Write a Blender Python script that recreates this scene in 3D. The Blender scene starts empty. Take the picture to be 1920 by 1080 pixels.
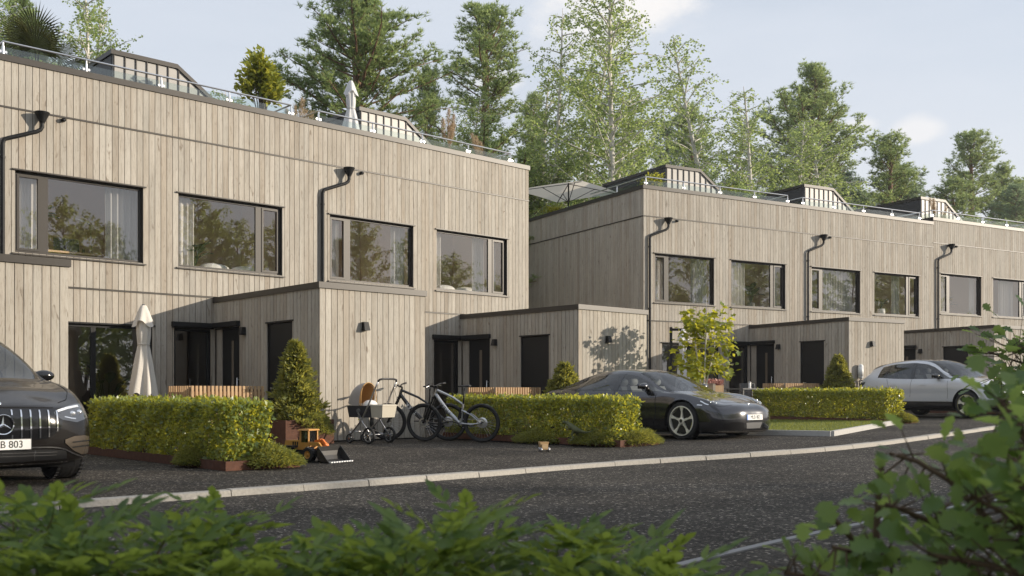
import bpy, bmesh, math, random
import numpy as np
from mathutils import Vector, Matrix, Quaternion
from mathutils.bvhtree import BVHTree

random.seed(7)
RNG = np.random.default_rng(11)
SC = bpy.context.scene
COL = SC.collection

# ------------------------------------------------------------------ camera
FPX, HORIZON, EYE = 1866.7, 736.3, 0.93          # focal length in photo pixels, horizon row, eye height
cam_data = bpy.data.cameras.new('camera')
cam_data.lens = 35.0
cam_data.sensor_width = 36.0
cam_data.shift_y = (HORIZON - 540.0) / 1920.0
cam_data.clip_start = 0.05
cam_data.clip_end = 2000.0
cam_data.dof.use_dof = True
cam_data.dof.focus_distance = 20.0
cam_data.dof.aperture_fstop = 4.5
cam = bpy.data.objects.new('camera', cam_data)
cam.location = (0, 0, EYE)
cam.rotation_euler = (math.radians(90), 0, 0)
COL.objects.link(cam)
SC.camera = cam

# ------------------------------------------------------------------ frames of the two rows of houses
ANG_L, ANG_R = math.radians(47.39), math.radians(60.47)
UL = Vector((math.sin(ANG_L), math.cos(ANG_L), 0)); VL = Vector((UL.y, -UL.x, 0))
UR = Vector((math.sin(ANG_R), math.cos(ANG_R), 0)); VR = Vector((UR.y, -UR.x, 0))

# ------------------------------------------------------------------ sun and sky
SUN_DIR = (UL * 1.0 + VL * 1.0 + Vector((0, 0, 0.335))).normalized()
SUN_EL = math.asin(SUN_DIR.z)
sun_data = bpy.data.lights.new('sun', 'SUN')
sun_data.energy = 5.0
sun_data.angle = math.radians(0.55)
sun_data.color = (1.0, 0.885, 0.73)
sun = bpy.data.objects.new('sun', sun_data)
sun.rotation_mode = 'QUATERNION'
sun.rotation_quaternion = (-SUN_DIR).to_track_quat('-Z', 'Y')
COL.objects.link(sun)

world = bpy.data.worlds.new('World')
SC.world = world
world.use_nodes = True
wn = world.node_tree.nodes; wl = world.node_tree.links
wn.clear()
w_out = wn.new('ShaderNodeOutputWorld')
w_bg = wn.new('ShaderNodeBackground')
w_sky = wn.new('ShaderNodeTexSky')
w_sky.sky_type = 'NISHITA'
w_sky.sun_disc = False
w_sky.sun_elevation = SUN_EL
w_sky.sun_rotation = math.atan2(SUN_DIR.x, SUN_DIR.y)
w_sky.altitude = 50
w_sky.air_density = 1.0
w_sky.dust_density = 0.8
w_sky.ozone_density = 1.6
w_bg.inputs['Strength'].default_value = 0.15
# pale high haze over the clear sky, and a few small cumulus clouds
w_tc = wn.new('ShaderNodeTexCoord')
w_mix = wn.new('ShaderNodeMix'); w_mix.data_type = 'RGBA'
w_mix.inputs['B'].default_value = (4.5, 4.8, 5.3, 1)
def w_noise_(scale, sc3, detail, rough=0.55):
    mp = wn.new('ShaderNodeMapping'); mp.inputs['Scale'].default_value = sc3
    nz = wn.new('ShaderNodeTexNoise'); nz.inputs['Scale'].default_value = scale; nz.inputs['Detail'].default_value = detail; nz.inputs['Roughness'].default_value = rough
    wl.new(w_tc.outputs['Generated'], mp.inputs['Vector']); wl.new(mp.outputs['Vector'], nz.inputs['Vector'])
    return nz
veil = w_noise_(2.0, (1, 1, 4.0), 6)
w_mr = wn.new('ShaderNodeMapRange'); w_mr.inputs['From Min'].default_value = 0.3; w_mr.inputs['From Max'].default_value = 0.7
w_mr.inputs['To Min'].default_value = 0.70; w_mr.inputs['To Max'].default_value = 0.92
wl.new(veil.outputs['Fac'], w_mr.inputs['Value']); wl.new(w_mr.outputs[0], w_mix.inputs['Factor'])
wl.new(w_sky.outputs['Color'], w_mix.inputs['A'])
# the air whitens towards the horizon
w_sep = wn.new('ShaderNodeSeparateXYZ'); wl.new(w_tc.outputs['Generated'], w_sep.inputs[0])
w_hz = wn.new('ShaderNodeMapRange'); w_hz.interpolation_type = 'SMOOTHSTEP'
w_hz.inputs['From Min'].default_value = 0.02; w_hz.inputs['From Max'].default_value = 0.36; w_hz.inputs['To Min'].default_value = 0.85; w_hz.inputs['To Max'].default_value = 0.0
wl.new(w_sep.outputs['Z'], w_hz.inputs['Value'])
w_mh = wn.new('ShaderNodeMix'); w_mh.data_type = 'RGBA'; w_mh.inputs['B'].default_value = (5.45, 5.4, 5.5, 1)
wl.new(w_hz.outputs[0], w_mh.inputs['Factor']); wl.new(w_mix.outputs['Result'], w_mh.inputs['A'])
puff = w_noise_(9.0, (1, 1, 1.5), 8, 0.6)
w_last = w_mh.outputs['Result']
def cloud(px, py, rx, rz, amp, strength):
    """A cloud around one direction of the sky, its edge broken up by noise."""
    global w_last
    d = Vector(((px - 960) / 1866.7, 1.0, (736.3 - py) / 1866.7)).normalized()
    sb = wn.new('ShaderNodeVectorMath'); sb.operation = 'SUBTRACT'; sb.inputs[1].default_value = d
    nm = wn.new('ShaderNodeVectorMath'); nm.operation = 'NORMALIZE'
    wl.new(w_tc.outputs['Generated'], nm.inputs[0]); wl.new(nm.outputs[0], sb.inputs[0])
    ml = wn.new('ShaderNodeVectorMath'); ml.operation = 'MULTIPLY'; ml.inputs[1].default_value = (1 / rx, 1 / rx, 1 / rz)
    wl.new(sb.outputs[0], ml.inputs[0])
    ln = wn.new('ShaderNodeVectorMath'); ln.operation = 'LENGTH'; wl.new(ml.outputs[0], ln.inputs[0])
    ad = wn.new('ShaderNodeMath'); ad.operation = 'MULTIPLY_ADD'; ad.inputs[1].default_value = -amp; wl.new(puff.outputs['Fac'], ad.inputs[0]); wl.new(ln.outputs['Value'], ad.inputs[2])
    mr = wn.new('ShaderNodeMapRange'); mr.interpolation_type = 'SMOOTHSTEP'
    mr.inputs['From Min'].default_value = 1.0 - amp * 0.5; mr.inputs['From Max'].default_value = 0.35 - amp * 0.5
    mr.inputs['To Min'].default_value = 0.0; mr.inputs['To Max'].default_value = strength
    wl.new(ad.outputs[0], mr.inputs['Value'])
    mx = wn.new('ShaderNodeMix'); mx.data_type = 'RGBA'; mx.inputs['B'].default_value = (5.9, 5.75, 5.65, 1)
    wl.new(mr.outputs[0], mx.inputs['Factor']); wl.new(w_last, mx.inputs['A'])
    w_last = mx.outputs['Result']
cloud(1130, 12, 0.085, 0.050, 2.2, 0.85)
cloud(1190, 26, 0.050, 0.028, 2.0, 0.85)
cloud(930, 155, 0.030, 0.014, 1.8, 0.7)
cloud(1725, 245, 0.030, 0.016, 1.6, 0.6)
cloud(1610, 235, 0.022, 0.010, 1.6, 0.5)
wl.new(w_last, w_bg.inputs['Color'])
wl.new(w_bg.outputs['Background'], w_out.inputs['Surface'])

SC.view_settings.view_transform = 'Standard'
SC.view_settings.look = 'None'
SC.view_settings.exposure = 0.18
SC.view_settings.gamma = 1.0
SC.view_settings.use_curve_mapping = False
SC.cycles.use_denoising = True
SC.cycles.max_bounces = 8
SC.cycles.transparent_max_bounces = 16
SC.cycles.caustics_reflective = False
SC.cycles.caustics_refractive = False

# ------------------------------------------------------------------ pixel helpers (directions only; depth comes from ground or wall)
def zg(x, y=0.0):
    """Height of the yard ground: level on the left, rising gently to the right."""
    t = min(max((x + 1.0) / 5.0, 0.0), 1.0)
    return 0.02 * max(x, 0.0) * (t * t * (3 - 2 * t)) if x > 0 else 0.0

def pix_ground(px, py, dz=0.0):
    """Where the ray of a photo pixel meets the ground."""
    z = 0.0
    for _ in range(12):
        d = (EYE - z - dz) * FPX / (py - HORIZON)
        x = (px - 960) / FPX * d
        z = zg(x)
    return Vector((x, d, z + dz))

def pix_at(px, py, dist):
    return Vector(((px - 960) / FPX * dist, dist, EYE + (HORIZON - py) / FPX * dist))

# ------------------------------------------------------------------ object helpers
def tag(o, label=None, cat=None, group=None, kind=None):
    if label: o['label'] = label
    if cat: o['category'] = cat
    if group: o['group'] = group
    if kind: o['kind'] = kind
    return o

def empty(name, loc=(0, 0, 0), rz=0.0, parent=None):
    o = bpy.data.objects.new(name, None)
    o.empty_display_size = 0.2
    o.location = loc; o.rotation_euler = (0, 0, rz)
    COL.objects.link(o)
    if parent: o.parent = parent
    return o

def link_mesh(name, me, parent=None, loc=None, rot=None, scale=None):
    o = bpy.data.objects.new(name, me)
    COL.objects.link(o)
    if parent: o.parent = parent
    if loc is not None: o.location = loc
    if rot is not None: o.rotation_euler = rot
    if scale is not None: o.scale = scale
    return o

def copy_tree(o, parent=None):
    c = o.copy(); COL.objects.link(c)
    c.parent = parent
    for ch in list(o.children):
        copy_tree(ch, c)
    return c

class MB:
    """Collects shapes; build() links them as one mesh object."""
    def __init__(self):
        self.v = []; self.f = []
    def add(self, vs, fs):
        b = len(self.v)
        self.v += [tuple(p) for p in vs]
        self.f += [tuple(i + b for i in f) for f in fs]
        return self
    def box(self, x0, x1, y0, y1, z0, z1):
        return self.hexa([(x0, y0, z0), (x1, y0, z0), (x1, y1, z0), (x0, y1, z0), (x0, y0, z1), (x1, y0, z1), (x1, y1, z1), (x0, y1, z1)])
    def hexa(self, p):
        return self.add(p, [(0, 3, 2, 1), (4, 5, 6, 7), (0, 1, 5, 4), (1, 2, 6, 5), (2, 3, 7, 6), (3, 0, 4, 7)])
    def cbox(self, c, s, M=None):
        c = Vector(c); hx, hy, hz = s[0] / 2, s[1] / 2, s[2] / 2
        p = [Vector((x, y, z)) for z in (-hz, hz) for x, y in ((-hx, -hy), (hx, -hy), (hx, hy), (-hx, hy))]
        if M is not None: p = [M @ q for q in p]
        return self.hexa([c + q for q in p])
    def bar(self, a, b, w, h, up=(0, 0, 1)):
        a = Vector(a); b = Vector(b); d = (b - a).normalized(); up = Vector(up)
        s = d.cross(up)
        if s.length < 1e-4: s = d.cross(Vector((1, 0, 0)))
        s.normalize(); t = s.cross(d).normalized()
        p = []
        for q in (a, b):
            p += [q - s * w / 2 - t * h / 2, q + s * w / 2 - t * h / 2, q + s * w / 2 + t * h / 2, q - s * w / 2 + t * h / 2]
        return self.hexa([p[0], p[1], p[5], p[4], p[3], p[2], p[6], p[7]])
    def prism(self, pts, vec):
        n = len(pts); vec = Vector(vec)
        vs = [Vector(p) for p in pts] + [Vector(p) + vec for p in pts]
        fs = [tuple(range(n))[::-1], tuple(range(n, 2 * n))] + [(i, (i + 1) % n, n + (i + 1) % n, n + i) for i in range(n)]
        return self.add(vs, fs)
    def tube(self, path, r, n=8, closed=False, caps=True, flat=None):
        path = [Vector(p) for p in path]; m = len(path)
        rs = list(r) if hasattr(r, '__len__') else [r] * m
        rings = []; prev = None
        for i, p in enumerate(path):
            if closed: d = path[(i + 1) % m] - path[(i - 1) % m]
            else: d = path[min(i + 1, m - 1)] - path[max(i - 1, 0)]
            d.normalize()
            if prev is None:
                a = d.cross(Vector((0, 0, 1)))
                if a.length < 1e-3: a = d.cross(Vector((1, 0, 0)))
            else:
                a = prev - d * prev.dot(d)
                if a.length < 1e-4: a = d.cross(Vector((1, 0.2, 0)))
            a.normalize(); b = d.cross(a).normalized(); prev = a
            k = flat if flat else 1.0
            rings.append([p + a * math.cos(2 * math.pi * q / n) * rs[i] + b * math.sin(2 * math.pi * q / n) * rs[i] * k for q in range(n)])
        vs = [q for ring in rings for q in ring]; fs = []
        for i in range(m if closed else m - 1):
            j = (i + 1) % m
            for q in range(n):
                fs.append((i * n + q, i * n + (q + 1) % n, j * n + (q + 1) % n, j * n + q))
        if caps and not closed:
            fs.append(tuple(range(n))[::-1]); fs.append(tuple((m - 1) * n + q for q in range(n)))
        return self.add(vs, fs)
    def lathe(self, prof, n=24, M=None, closed=False):
        """prof: (radius, height) pairs turned about local z."""
        vs = []; m = len(prof)
        for r, z in prof:
            for q in range(n):
                a = 2 * math.pi * q / n
                p = Vector((r * math.cos(a), r * math.sin(a), z))
                vs.append(M @ p if M is not None else p)
        fs = []
        for i in range(m if closed else m - 1):
            j = (i + 1) % m
            for q in range(n):
                fs.append((i * n + q, i * n + (q + 1) % n, j * n + (q + 1) % n, j * n + q))
        return self.add(vs, fs)
    def ball(self, c, r, nu=12, nv=8, M=None):
        rx, ry, rz = r if hasattr(r, '__len__') else (r, r, r)
        c = Vector(c); vs = []
        for j in range(nv + 1):
            t = math.pi * j / nv
            for i in range(nu):
                a = 2 * math.pi * i / nu
                p = Vector((rx * math.sin(t) * math.cos(a), ry * math.sin(t) * math.sin(a), rz * math.cos(t)))
                vs.append(c + (M @ p if M is not None else p))
        fs = [(j * nu + i, j * nu + (i + 1) % nu, (j + 1) * nu + (i + 1) % nu, (j + 1) * nu + i) for j in range(nv) for i in range(nu)]
        return self.add(vs, fs)
    def grid(self, P):
        n = len(P); m = len(P[0])
        return self.add([p for row in P for p in row], [(i * m + j, i * m + j + 1, (i + 1) * m + j + 1, (i + 1) * m + j) for i in range(n - 1) for j in range(m - 1)])
    def mesh(self, name, mat=None, smooth=False, angle=None):
        me = bpy.data.meshes.new(name)
        me.from_pydata([tuple(p) for p in self.v], [], self.f)
        if mat: me.materials.append(mat)
        if smooth:
            me.polygons.foreach_set('use_smooth', [True] * len(me.polygons))
            if angle:
                me.set_sharp_from_angle(angle=math.radians(angle))
        me.update()
        return me
    def build(self, name, mat=None, parent=None, smooth=False, angle=None, loc=None, rot=None):
        return link_mesh(name, self.mesh(name, mat, smooth, angle), parent, loc, rot)

def np_mesh(name, verts, faces_n, corners, mat=None, smooth=False):
    """Fast mesh from numpy: verts (N,3); all faces with `corners` corners, indices (M,corners)."""
    me = bpy.data.meshes.new(name)
    nv = len(verts); nf = len(faces_n)
    me.vertices.add(nv); me.vertices.foreach_set('co', np.ascontiguousarray(verts, dtype=np.float32).ravel())
    me.loops.add(nf * corners); me.loops.foreach_set('vertex_index', np.ascontiguousarray(faces_n, dtype=np.int32).ravel())
    me.polygons.add(nf)
    me.polygons.foreach_set('loop_start', np.arange(0, nf * corners, corners, dtype=np.int32))
    try:
        me.polygons.foreach_set('loop_total', np.full(nf, corners, dtype=np.int32))
    except Exception:
        pass
    if smooth: me.polygons.foreach_set('use_smooth', np.ones(nf, dtype=bool))
    if mat: me.materials.append(mat)
    me.update(calc_edges=True)
    me.validate()
    return me

# ------------------------------------------------------------------ materials
MATS = {}
def new_mat(name):
    m = bpy.data.materials.new(name); m.use_nodes = True
    MATS[name] = m
    nt = m.node_tree; nt.nodes.clear()
    out = nt.nodes.new('ShaderNodeOutputMaterial')
    return m, nt.nodes, nt.links, out

def simple(name, col, rough=0.5, metal=0.0, coat=0.0, noise=0.0, nscale=8.0, bump=0.0, spec=0.5, trans=0.0, sheen=0.0, emit=None):
    m, N, L, out = new_mat(name)
    p = N.new('ShaderNodeBsdfPrincipled')
    p.inputs['Base Color'].default_value = (*col, 1)
    p.inputs['Roughness'].default_value = rough
    p.inputs['Metallic'].default_value = metal
    p.inputs['Coat Weight'].default_value = coat
    p.inputs['Coat Roughness'].default_value = 0.03
    p.inputs['Specular IOR Level'].default_value = spec
    p.inputs['Sheen Weight'].default_value = sheen
    if emit:
        p.inputs['Emission Color'].default_value = (*emit[0], 1); p.inputs['Emission Strength'].default_value = emit[1]
    if noise or bump:
        tc = N.new('ShaderNodeTexCoord'); nz = N.new('ShaderNodeTexNoise')
        nz.inputs['Scale'].default_value = nscale; nz.inputs['Detail'].default_value = 5
        L.new(tc.outputs['Object'], nz.inputs['Vector'])
        if noise:
            mx = N.new('ShaderNodeMix'); mx.data_type = 'RGBA'
            mx.inputs['A'].default_value = (*[c * (1 - noise) for c in col], 1)
            mx.inputs['B'].default_value = (*[min(1, c * (1 + noise)) for c in col], 1)
            L.new(nz.outputs['Fac'], mx.inputs['Factor']); L.new(mx.outputs['Result'], p.inputs['Base Color'])
        if bump:
            bp = N.new('ShaderNodeBump'); bp.inputs['Strength'].default_value = bump; bp.inputs['Distance'].default_value = 0.02
            L.new(nz.outputs['Fac'], bp.inputs['Height']); L.new(bp.outputs['Normal'], p.inputs['Normal'])
    if trans:
        tr = N.new('ShaderNodeBsdfTranslucent'); tr.inputs['Color'].default_value = (*col, 1)
        ms = N.new('ShaderNodeMixShader'); ms.inputs['Fac'].default_value = trans
        L.new(p.outputs['BSDF'], ms.inputs[1]); L.new(tr.outputs['BSDF'], ms.inputs[2]); L.new(ms.outputs['Shader'], out.inputs['Surface'])
    else:
        L.new(p.outputs['BSDF'], out.inputs['Surface'])
    return m

def leaf_mat(name, dark, light, trans_col, trans=0.45, rough=0.5, spec=0.4):
    """Foliage: each leaf (mesh island or object) gets its own tone between dark and light."""
    m, N, L, out = new_mat(name)
    geo = N.new('ShaderNodeNewGeometry'); oi = N.new('ShaderNodeObjectInfo')
    ad = N.new('ShaderNodeMath'); ad.operation = 'ADD'; fr = N.new('ShaderNodeMath'); fr.operation = 'FRACT'
    L.new(geo.outputs['Random Per Island'], ad.inputs[0]); L.new(oi.outputs['Random'], ad.inputs[1]); L.new(ad.outputs[0], fr.inputs[0])
    mx = N.new('ShaderNodeMix'); mx.data_type = 'RGBA'
    mx.inputs['A'].default_value = (*dark, 1); mx.inputs['B'].default_value = (*light, 1)
    L.new(fr.outputs[0], mx.inputs['Factor'])
    p = N.new('ShaderNodeBsdfPrincipled'); p.inputs['Roughness'].default_value = rough; p.inputs['Specular IOR Level'].default_value = spec
    L.new(mx.outputs['Result'], p.inputs['Base Color'])
    tr = N.new('ShaderNodeBsdfTranslucent')
    mx2 = N.new('ShaderNodeMix'); mx2.data_type = 'RGBA'
    mx2.inputs['A'].default_value = (*[c * 0.6 for c in trans_col], 1); mx2.inputs['B'].default_value = (*trans_col, 1)
    L.new(fr.outputs[0], mx2.inputs['Factor']); L.new(mx2.outputs['Result'], tr.inputs['Color'])
    ms = N.new('ShaderNodeMixShader'); ms.inputs['Fac'].default_value = trans
    L.new(p.outputs['BSDF'], ms.inputs[1]); L.new(tr.outputs['BSDF'], ms.inputs[2])
    L.new(ms.outputs['Shader'], out.inputs['Surface'])
    return m

def glass_mat(name, tint=(0.9, 0.92, 0.9), base=0.05, ior=1.5, gain=1.0, rough=0.0):
    """Thin sheet glass: mirror part by Fresnel, the rest passes straight through."""
    m, N, L, out = new_mat(name)
    fr = N.new('ShaderNodeFresnel')
    # a sheet reflects alike from both sides: undo the node's inversion on back faces
    ge = N.new('ShaderNodeNewGeometry'); im = N.new('ShaderNodeMix'); im.inputs['A'].default_value = ior; im.inputs['B'].default_value = 1.0 / ior
    L.new(ge.outputs['Backfacing'], im.inputs['Factor']); L.new(im.outputs['Result'], fr.inputs['IOR'])
    ma = N.new('ShaderNodeMath'); ma.operation = 'MULTIPLY_ADD'; ma.use_clamp = True
    ma.inputs[1].default_value = gain; ma.inputs[2].default_value = base
    tr = N.new('ShaderNodeBsdfTransparent'); tr.inputs['Color'].default_value = (*tint, 1)
    gl = N.new('ShaderNodeBsdfGlossy'); gl.inputs['Roughness'].default_value = rough
    ms = N.new('ShaderNodeMixShader')
    L.new(fr.outputs[0], ma.inputs[0]); L.new(ma.outputs[0], ms.inputs['Fac'])
    L.new(tr.outputs[0], ms.inputs[1]); L.new(gl.outputs[0], ms.inputs[2]); L.new(ms.outputs[0], out.inputs['Surface'])
    return m

def wood_mat(name, pale, tan, dark, grain=1.0):
    """Weathered boards: tone per board, streaks and cathedral grain along z, a few knots."""
    m, N, L, out = new_mat(name)
    geo = N.new('ShaderNodeNewGeometry'); oi = N.new('ShaderNodeObjectInfo')
    ad = N.new('ShaderNodeMath'); ad.operation = 'ADD'; fr = N.new('ShaderNodeMath'); fr.operation = 'FRACT'
    L.new(geo.outputs['Random Per Island'], ad.inputs[0]); L.new(oi.outputs['Random'], ad.inputs[1]); L.new(ad.outputs[0], fr.inputs[0])
    # board coordinates: world position, shifted by the board's random number
    cb = N.new('ShaderNodeCombineXYZ'); mu = N.new('ShaderNodeMath'); mu.operation = 'MULTIPLY'; mu.inputs[1].default_value = 37.0
    L.new(fr.outputs[0], mu.inputs[0]); L.new(mu.outputs[0], cb.inputs['Z']); L.new(mu.outputs[0], cb.inputs['X'])
    va = N.new('ShaderNodeVectorMath'); va.operation = 'ADD'
    L.new(geo.outputs['Position'], va.inputs[0]); L.new(cb.outputs[0], va.inputs[1])
    def noise(scale, sc3, detail, rough=0.6, dist=0.0):
        mp = N.new('ShaderNodeMapping'); mp.inputs['Scale'].default_value = sc3
        nz = N.new('ShaderNodeTexNoise'); nz.inputs['Scale'].default_value = scale; nz.inputs['Detail'].default_value = detail
        nz.inputs['Roughness'].default_value = rough; nz.inputs['Distortion'].default_value = dist
        L.new(va.outputs[0], mp.inputs['Vector']); L.new(mp.outputs[0], nz.inputs['Vector'])
        return nz
    streak = noise(9.0, (2.2, 2.2, 0.10), 5)
    fine = noise(30.0, (3.0, 3.0, 0.16), 4, 0.7)
    blot = noise(1.6, (1.0, 1.0, 0.35), 3)
    knots = noise(7.0, (1.6, 1.6, 0.45), 2, 0.4, 1.2)
    r1 = N.new('ShaderNodeMix'); r1.data_type = 'RGBA'; r1.inputs['A'].default_value = (*pale, 1); r1.inputs['B'].default_value = (*tan, 1)
    # board tone: most boards pale, some tan
    cr = N.new('ShaderNodeValToRGB'); e = cr.color_ramp.elements
    e[0].position = 0.0; e[0].color = (0.0, 0.0, 0.0, 1); e[1].position = 1.0; e[1].color = (1, 1, 1, 1)
    x = e.new(0.55); x.color = (0.32, 0.32, 0.32, 1)
    x = e.new(0.82); x.color = (0.55, 0.55, 0.55, 1)
    L.new(fr.outputs[0], cr.inputs['Fac'])
    s1 = N.new('ShaderNodeMath'); s1.operation = 'MULTIPLY_ADD'; s1.inputs[1].default_value = 1.9; s1.inputs[2].default_value = -0.92
    L.new(streak.outputs['Fac'], s1.inputs[0])
    s2 = N.new('ShaderNodeMath'); s2.operation = 'ADD'; s2.use_clamp = True
    L.new(s1.outputs[0], s2.inputs[0]); L.new(cr.outputs['Color'], s2.inputs[1])
    L.new(s2.outputs[0], r1.inputs['Factor'])
    # dark grain
    g1 = N.new('ShaderNodeValToRGB'); g1.color_ramp.elements[0].position = 0.52; g1.color_ramp.elements[0].color = (0, 0, 0, 1)
    g1.color_ramp.elements[1].position = 0.80; g1.color_ramp.elements[1].color = (0.75 * grain, 0.75 * grain, 0.75 * grain, 1)
    L.new(fine.outputs['Fac'], g1.inputs['Fac'])
    k1 = N.new('ShaderNodeValToRGB'); k1.color_ramp.elements[0].position = 0.66; k1.color_ramp.elements[0].color = (0, 0, 0, 1)
    k1.color_ramp.elements[1].position = 0.76; k1.color_ramp.elements[1].color = (0.5 * grain, 0.5 * grain, 0.5 * grain, 1)
    L.new(knots.outputs['Fac'], k1.inputs['Fac'])
    mxk = N.new('ShaderNodeMath'); mxk.operation = 'MAXIMUM'; L.new(g1.outputs['Color'], mxk.inputs[0]); L.new(k1.outputs['Color'], mxk.inputs[1])
    r2 = N.new('ShaderNodeMix'); r2.data_type = 'RGBA'; r2.inputs['B'].default_value = (*dark, 1)
    L.new(mxk.outputs[0], r2.inputs['Factor']); L.new(r1.outputs['Result'], r2.inputs['A'])
    # large weather blotches
    b1 = N.new('ShaderNodeMapRange'); b1.inputs['From Min'].default_value = 0.3; b1.inputs['From Max'].default_value = 0.7
    b1.inputs['To Min'].default_value = 0.82; b1.inputs['To Max'].default_value = 1.12
    L.new(blot.outputs['Fac'], b1.inputs['Value'])
    hsv = N.new('ShaderNodeHueSaturation'); L.new(r2.outputs['Result'], hsv.inputs['Color']); L.new(b1.outputs[0], hsv.inputs['Value'])
    p = N.new('ShaderNodeBsdfPrincipled'); p.inputs['Roughness'].default_value = 0.75; p.inputs['Specular IOR Level'].default_value = 0.25
    L.new(hsv.outputs['Color'], p.inputs['Base Color'])
    bp = N.new('ShaderNodeBump'); bp.inputs['Strength'].default_value = 0.25; bp.inputs['Distance'].default_value = 0.004
    L.new(fine.outputs['Fac'], bp.inputs['Height']); L.new(bp.outputs['Normal'], p.inputs['Normal'])
    L.new(p.outputs['BSDF'], out.inputs['Surface'])
    return m

def asphalt_mat(name, dark, mid, pale, speck=0.5):
    """Stone-mastic surface: dark binder, grey-brown stones, scattered pale chips, wide worn patches."""
    m, N, L, out = new_mat(name)
    geo = N.new('ShaderNodeNewGeometry')
    def vor(scale, feat='F1'):
        v = N.new('ShaderNodeTexVoronoi'); v.inputs['Scale'].default_value = scale; v.feature = feat
        L.new(geo.outputs['Position'], v.inputs['Vector']); return v
    def noi(scale, det=4):
        n = N.new('ShaderNodeTexNoise'); n.inputs['Scale'].default_value = scale; n.inputs['Detail'].default_value = det
        L.new(geo.outputs['Position'], n.inputs['Vector']); return n
    v1 = vor(52.0); v2 = vor(34.0); n1 = noi(0.55, 3); n2 = noi(3.0, 5)
    wn_ = N.new('ShaderNodeSeparateColor'); L.new(v1.outputs['Color'], wn_.inputs['Color'])
    r1 = N.new('ShaderNodeValToRGB'); e = r1.color_ramp.elements
    e[0].position = 0.0; e[0].color = (*dark, 1); e[1].position = 1.0; e[1].color = (*pale, 1)
    k = e.new(0.55); k.color = (*mid, 1); k = e.new(0.90); k.color = (*[c * 1.5 for c in mid], 1)
    L.new(wn_.outputs[0], r1.inputs['Fac'])
    # scattered larger pale chips
    sp = N.new('ShaderNodeSeparateColor'); L.new(v2.outputs['Color'], sp.inputs['Color'])
    c1 = N.new('ShaderNodeMath'); c1.operation = 'GREATER_THAN'; c1.inputs[1].default_value = 0.965
    L.new(sp.outputs[1], c1.inputs[0])
    c2 = N.new('ShaderNodeMath'); c2.operation = 'LESS_THAN'; c2.inputs[1].default_value = 0.30
    L.new(v2.outputs['Distance'], c2.inputs[0])
    c3 = N.new('ShaderNodeMath'); c3.operation = 'MULTIPLY'; L.new(c1.outputs[0], c3.inputs[0]); L.new(c2.outputs[0], c3.inputs[1])
    c4 = N.new('ShaderNodeMath'); c4.operation = 'MULTIPLY'; c4.inputs[1].default_value = speck; L.new(c3.outputs[0], c4.inputs[0])
    mx = N.new('ShaderNodeMix'); mx.data_type = 'RGBA'; mx.inputs['B'].default_value = (0.42, 0.39, 0.35, 1)
    L.new(c4.outputs[0], mx.inputs['Factor']); L.new(r1.outputs['Color'], mx.inputs['A'])
    mr = N.new('ShaderNodeMapRange'); mr.inputs['From Min'].default_value = 0.3; mr.inputs['From Max'].default_value = 0.7
    mr.inputs['To Min'].default_value = 0.62; mr.inputs['To Max'].default_value = 1.35
    L.new(n1.outputs['Fac'], mr.inputs['Value'])
    mr2 = N.new('ShaderNodeMapRange'); mr2.inputs['From Min'].default_value = 0.3; mr2.inputs['From Max'].default_value = 0.7
    mr2.inputs['To Min'].default_value = 0.85; mr2.inputs['To Max'].default_value = 1.15
    L.new(n2.outputs['Fac'], mr2.inputs['Value'])
    mm = N.new('ShaderNodeMath'); mm.operation = 'MULTIPLY'; L.new(mr.outputs[0], mm.inputs[0]); L.new(mr2.outputs[0], mm.inputs[1])
    hsv = N.new('ShaderNodeHueSaturation'); L.new(mx.outputs['Result'], hsv.inputs['Color']); L.new(mm.outputs[0], hsv.inputs['Value'])
    p = N.new('ShaderNodeBsdfPrincipled'); p.inputs['Roughness'].default_value = 0.85; p.inputs['Specular IOR Level'].default_value = 0.2
    L.new(hsv.outputs['Color'], p.inputs['Base Color'])
    bp = N.new('ShaderNodeBump'); bp.inputs['Strength'].default_value = 0.9; bp.inputs['Distance'].default_value = 0.008
    L.new(v1.outputs['Distance'], bp.inputs['Height']); bp.invert = True
    L.new(bp.outputs['Normal'], p.inputs['Normal'])
    L.new(p.outputs['BSDF'], out.inputs['Surface'])
    return m

M = {}
M['wood'] = wood_mat('weathered_cladding', (0.450, 0.420, 0.368), (0.372, 0.326, 0.268), (0.14, 0.105, 0.075), 1.3)
M['slat'] = wood_mat('oiled_slat_wood', (0.52, 0.36, 0.21), (0.36, 0.22, 0.12), (0.16, 0.09, 0.05), 0.7)
M['bronze'] = simple('bronze_metal', (0.036, 0.030, 0.024), 0.45, 0.1, noise=0.12, nscale=20)
M['black'] = simple('black_metal', (0.010, 0.010, 0.0105), 0.5, 0.0, spec=0.3)
M['backing'] = simple('dark_wall_backing', (0.016, 0.013, 0.011), 0.9)
M['hood_metal'] = simple('standing_seam_metal', (0.31, 0.30, 0.285), 0.5, 0.2, noise=0.1, nscale=3)
M['hood_shaded'] = simple('shaded_hood_metal', (0.045, 0.045, 0.048), 0.6)
M['steel'] = simple('brushed_steel', (0.72, 0.72, 0.73), 0.28, 1.0)
M['pane'] = glass_mat('window_glass', (0.98, 0.98, 0.97), 0.14, 1.55, 1.4)
M['rail_glass'] = glass_mat('railing_glass', (0.86, 0.91, 0.90), 0.03, 1.5, 1.0)
M['room'] = simple('beige_room_wall', (0.74, 0.60, 0.46), 0.9, noise=0.05, nscale=2)
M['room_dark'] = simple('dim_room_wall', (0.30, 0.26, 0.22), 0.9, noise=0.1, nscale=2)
M['parquet'] = simple('oak_parquet', (0.35, 0.24, 0.15), 0.5, noise=0.3, nscale=6)
M['curtain'] = simple('linen_curtain', (0.80, 0.77, 0.72), 0.9, trans=0.35)
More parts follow.
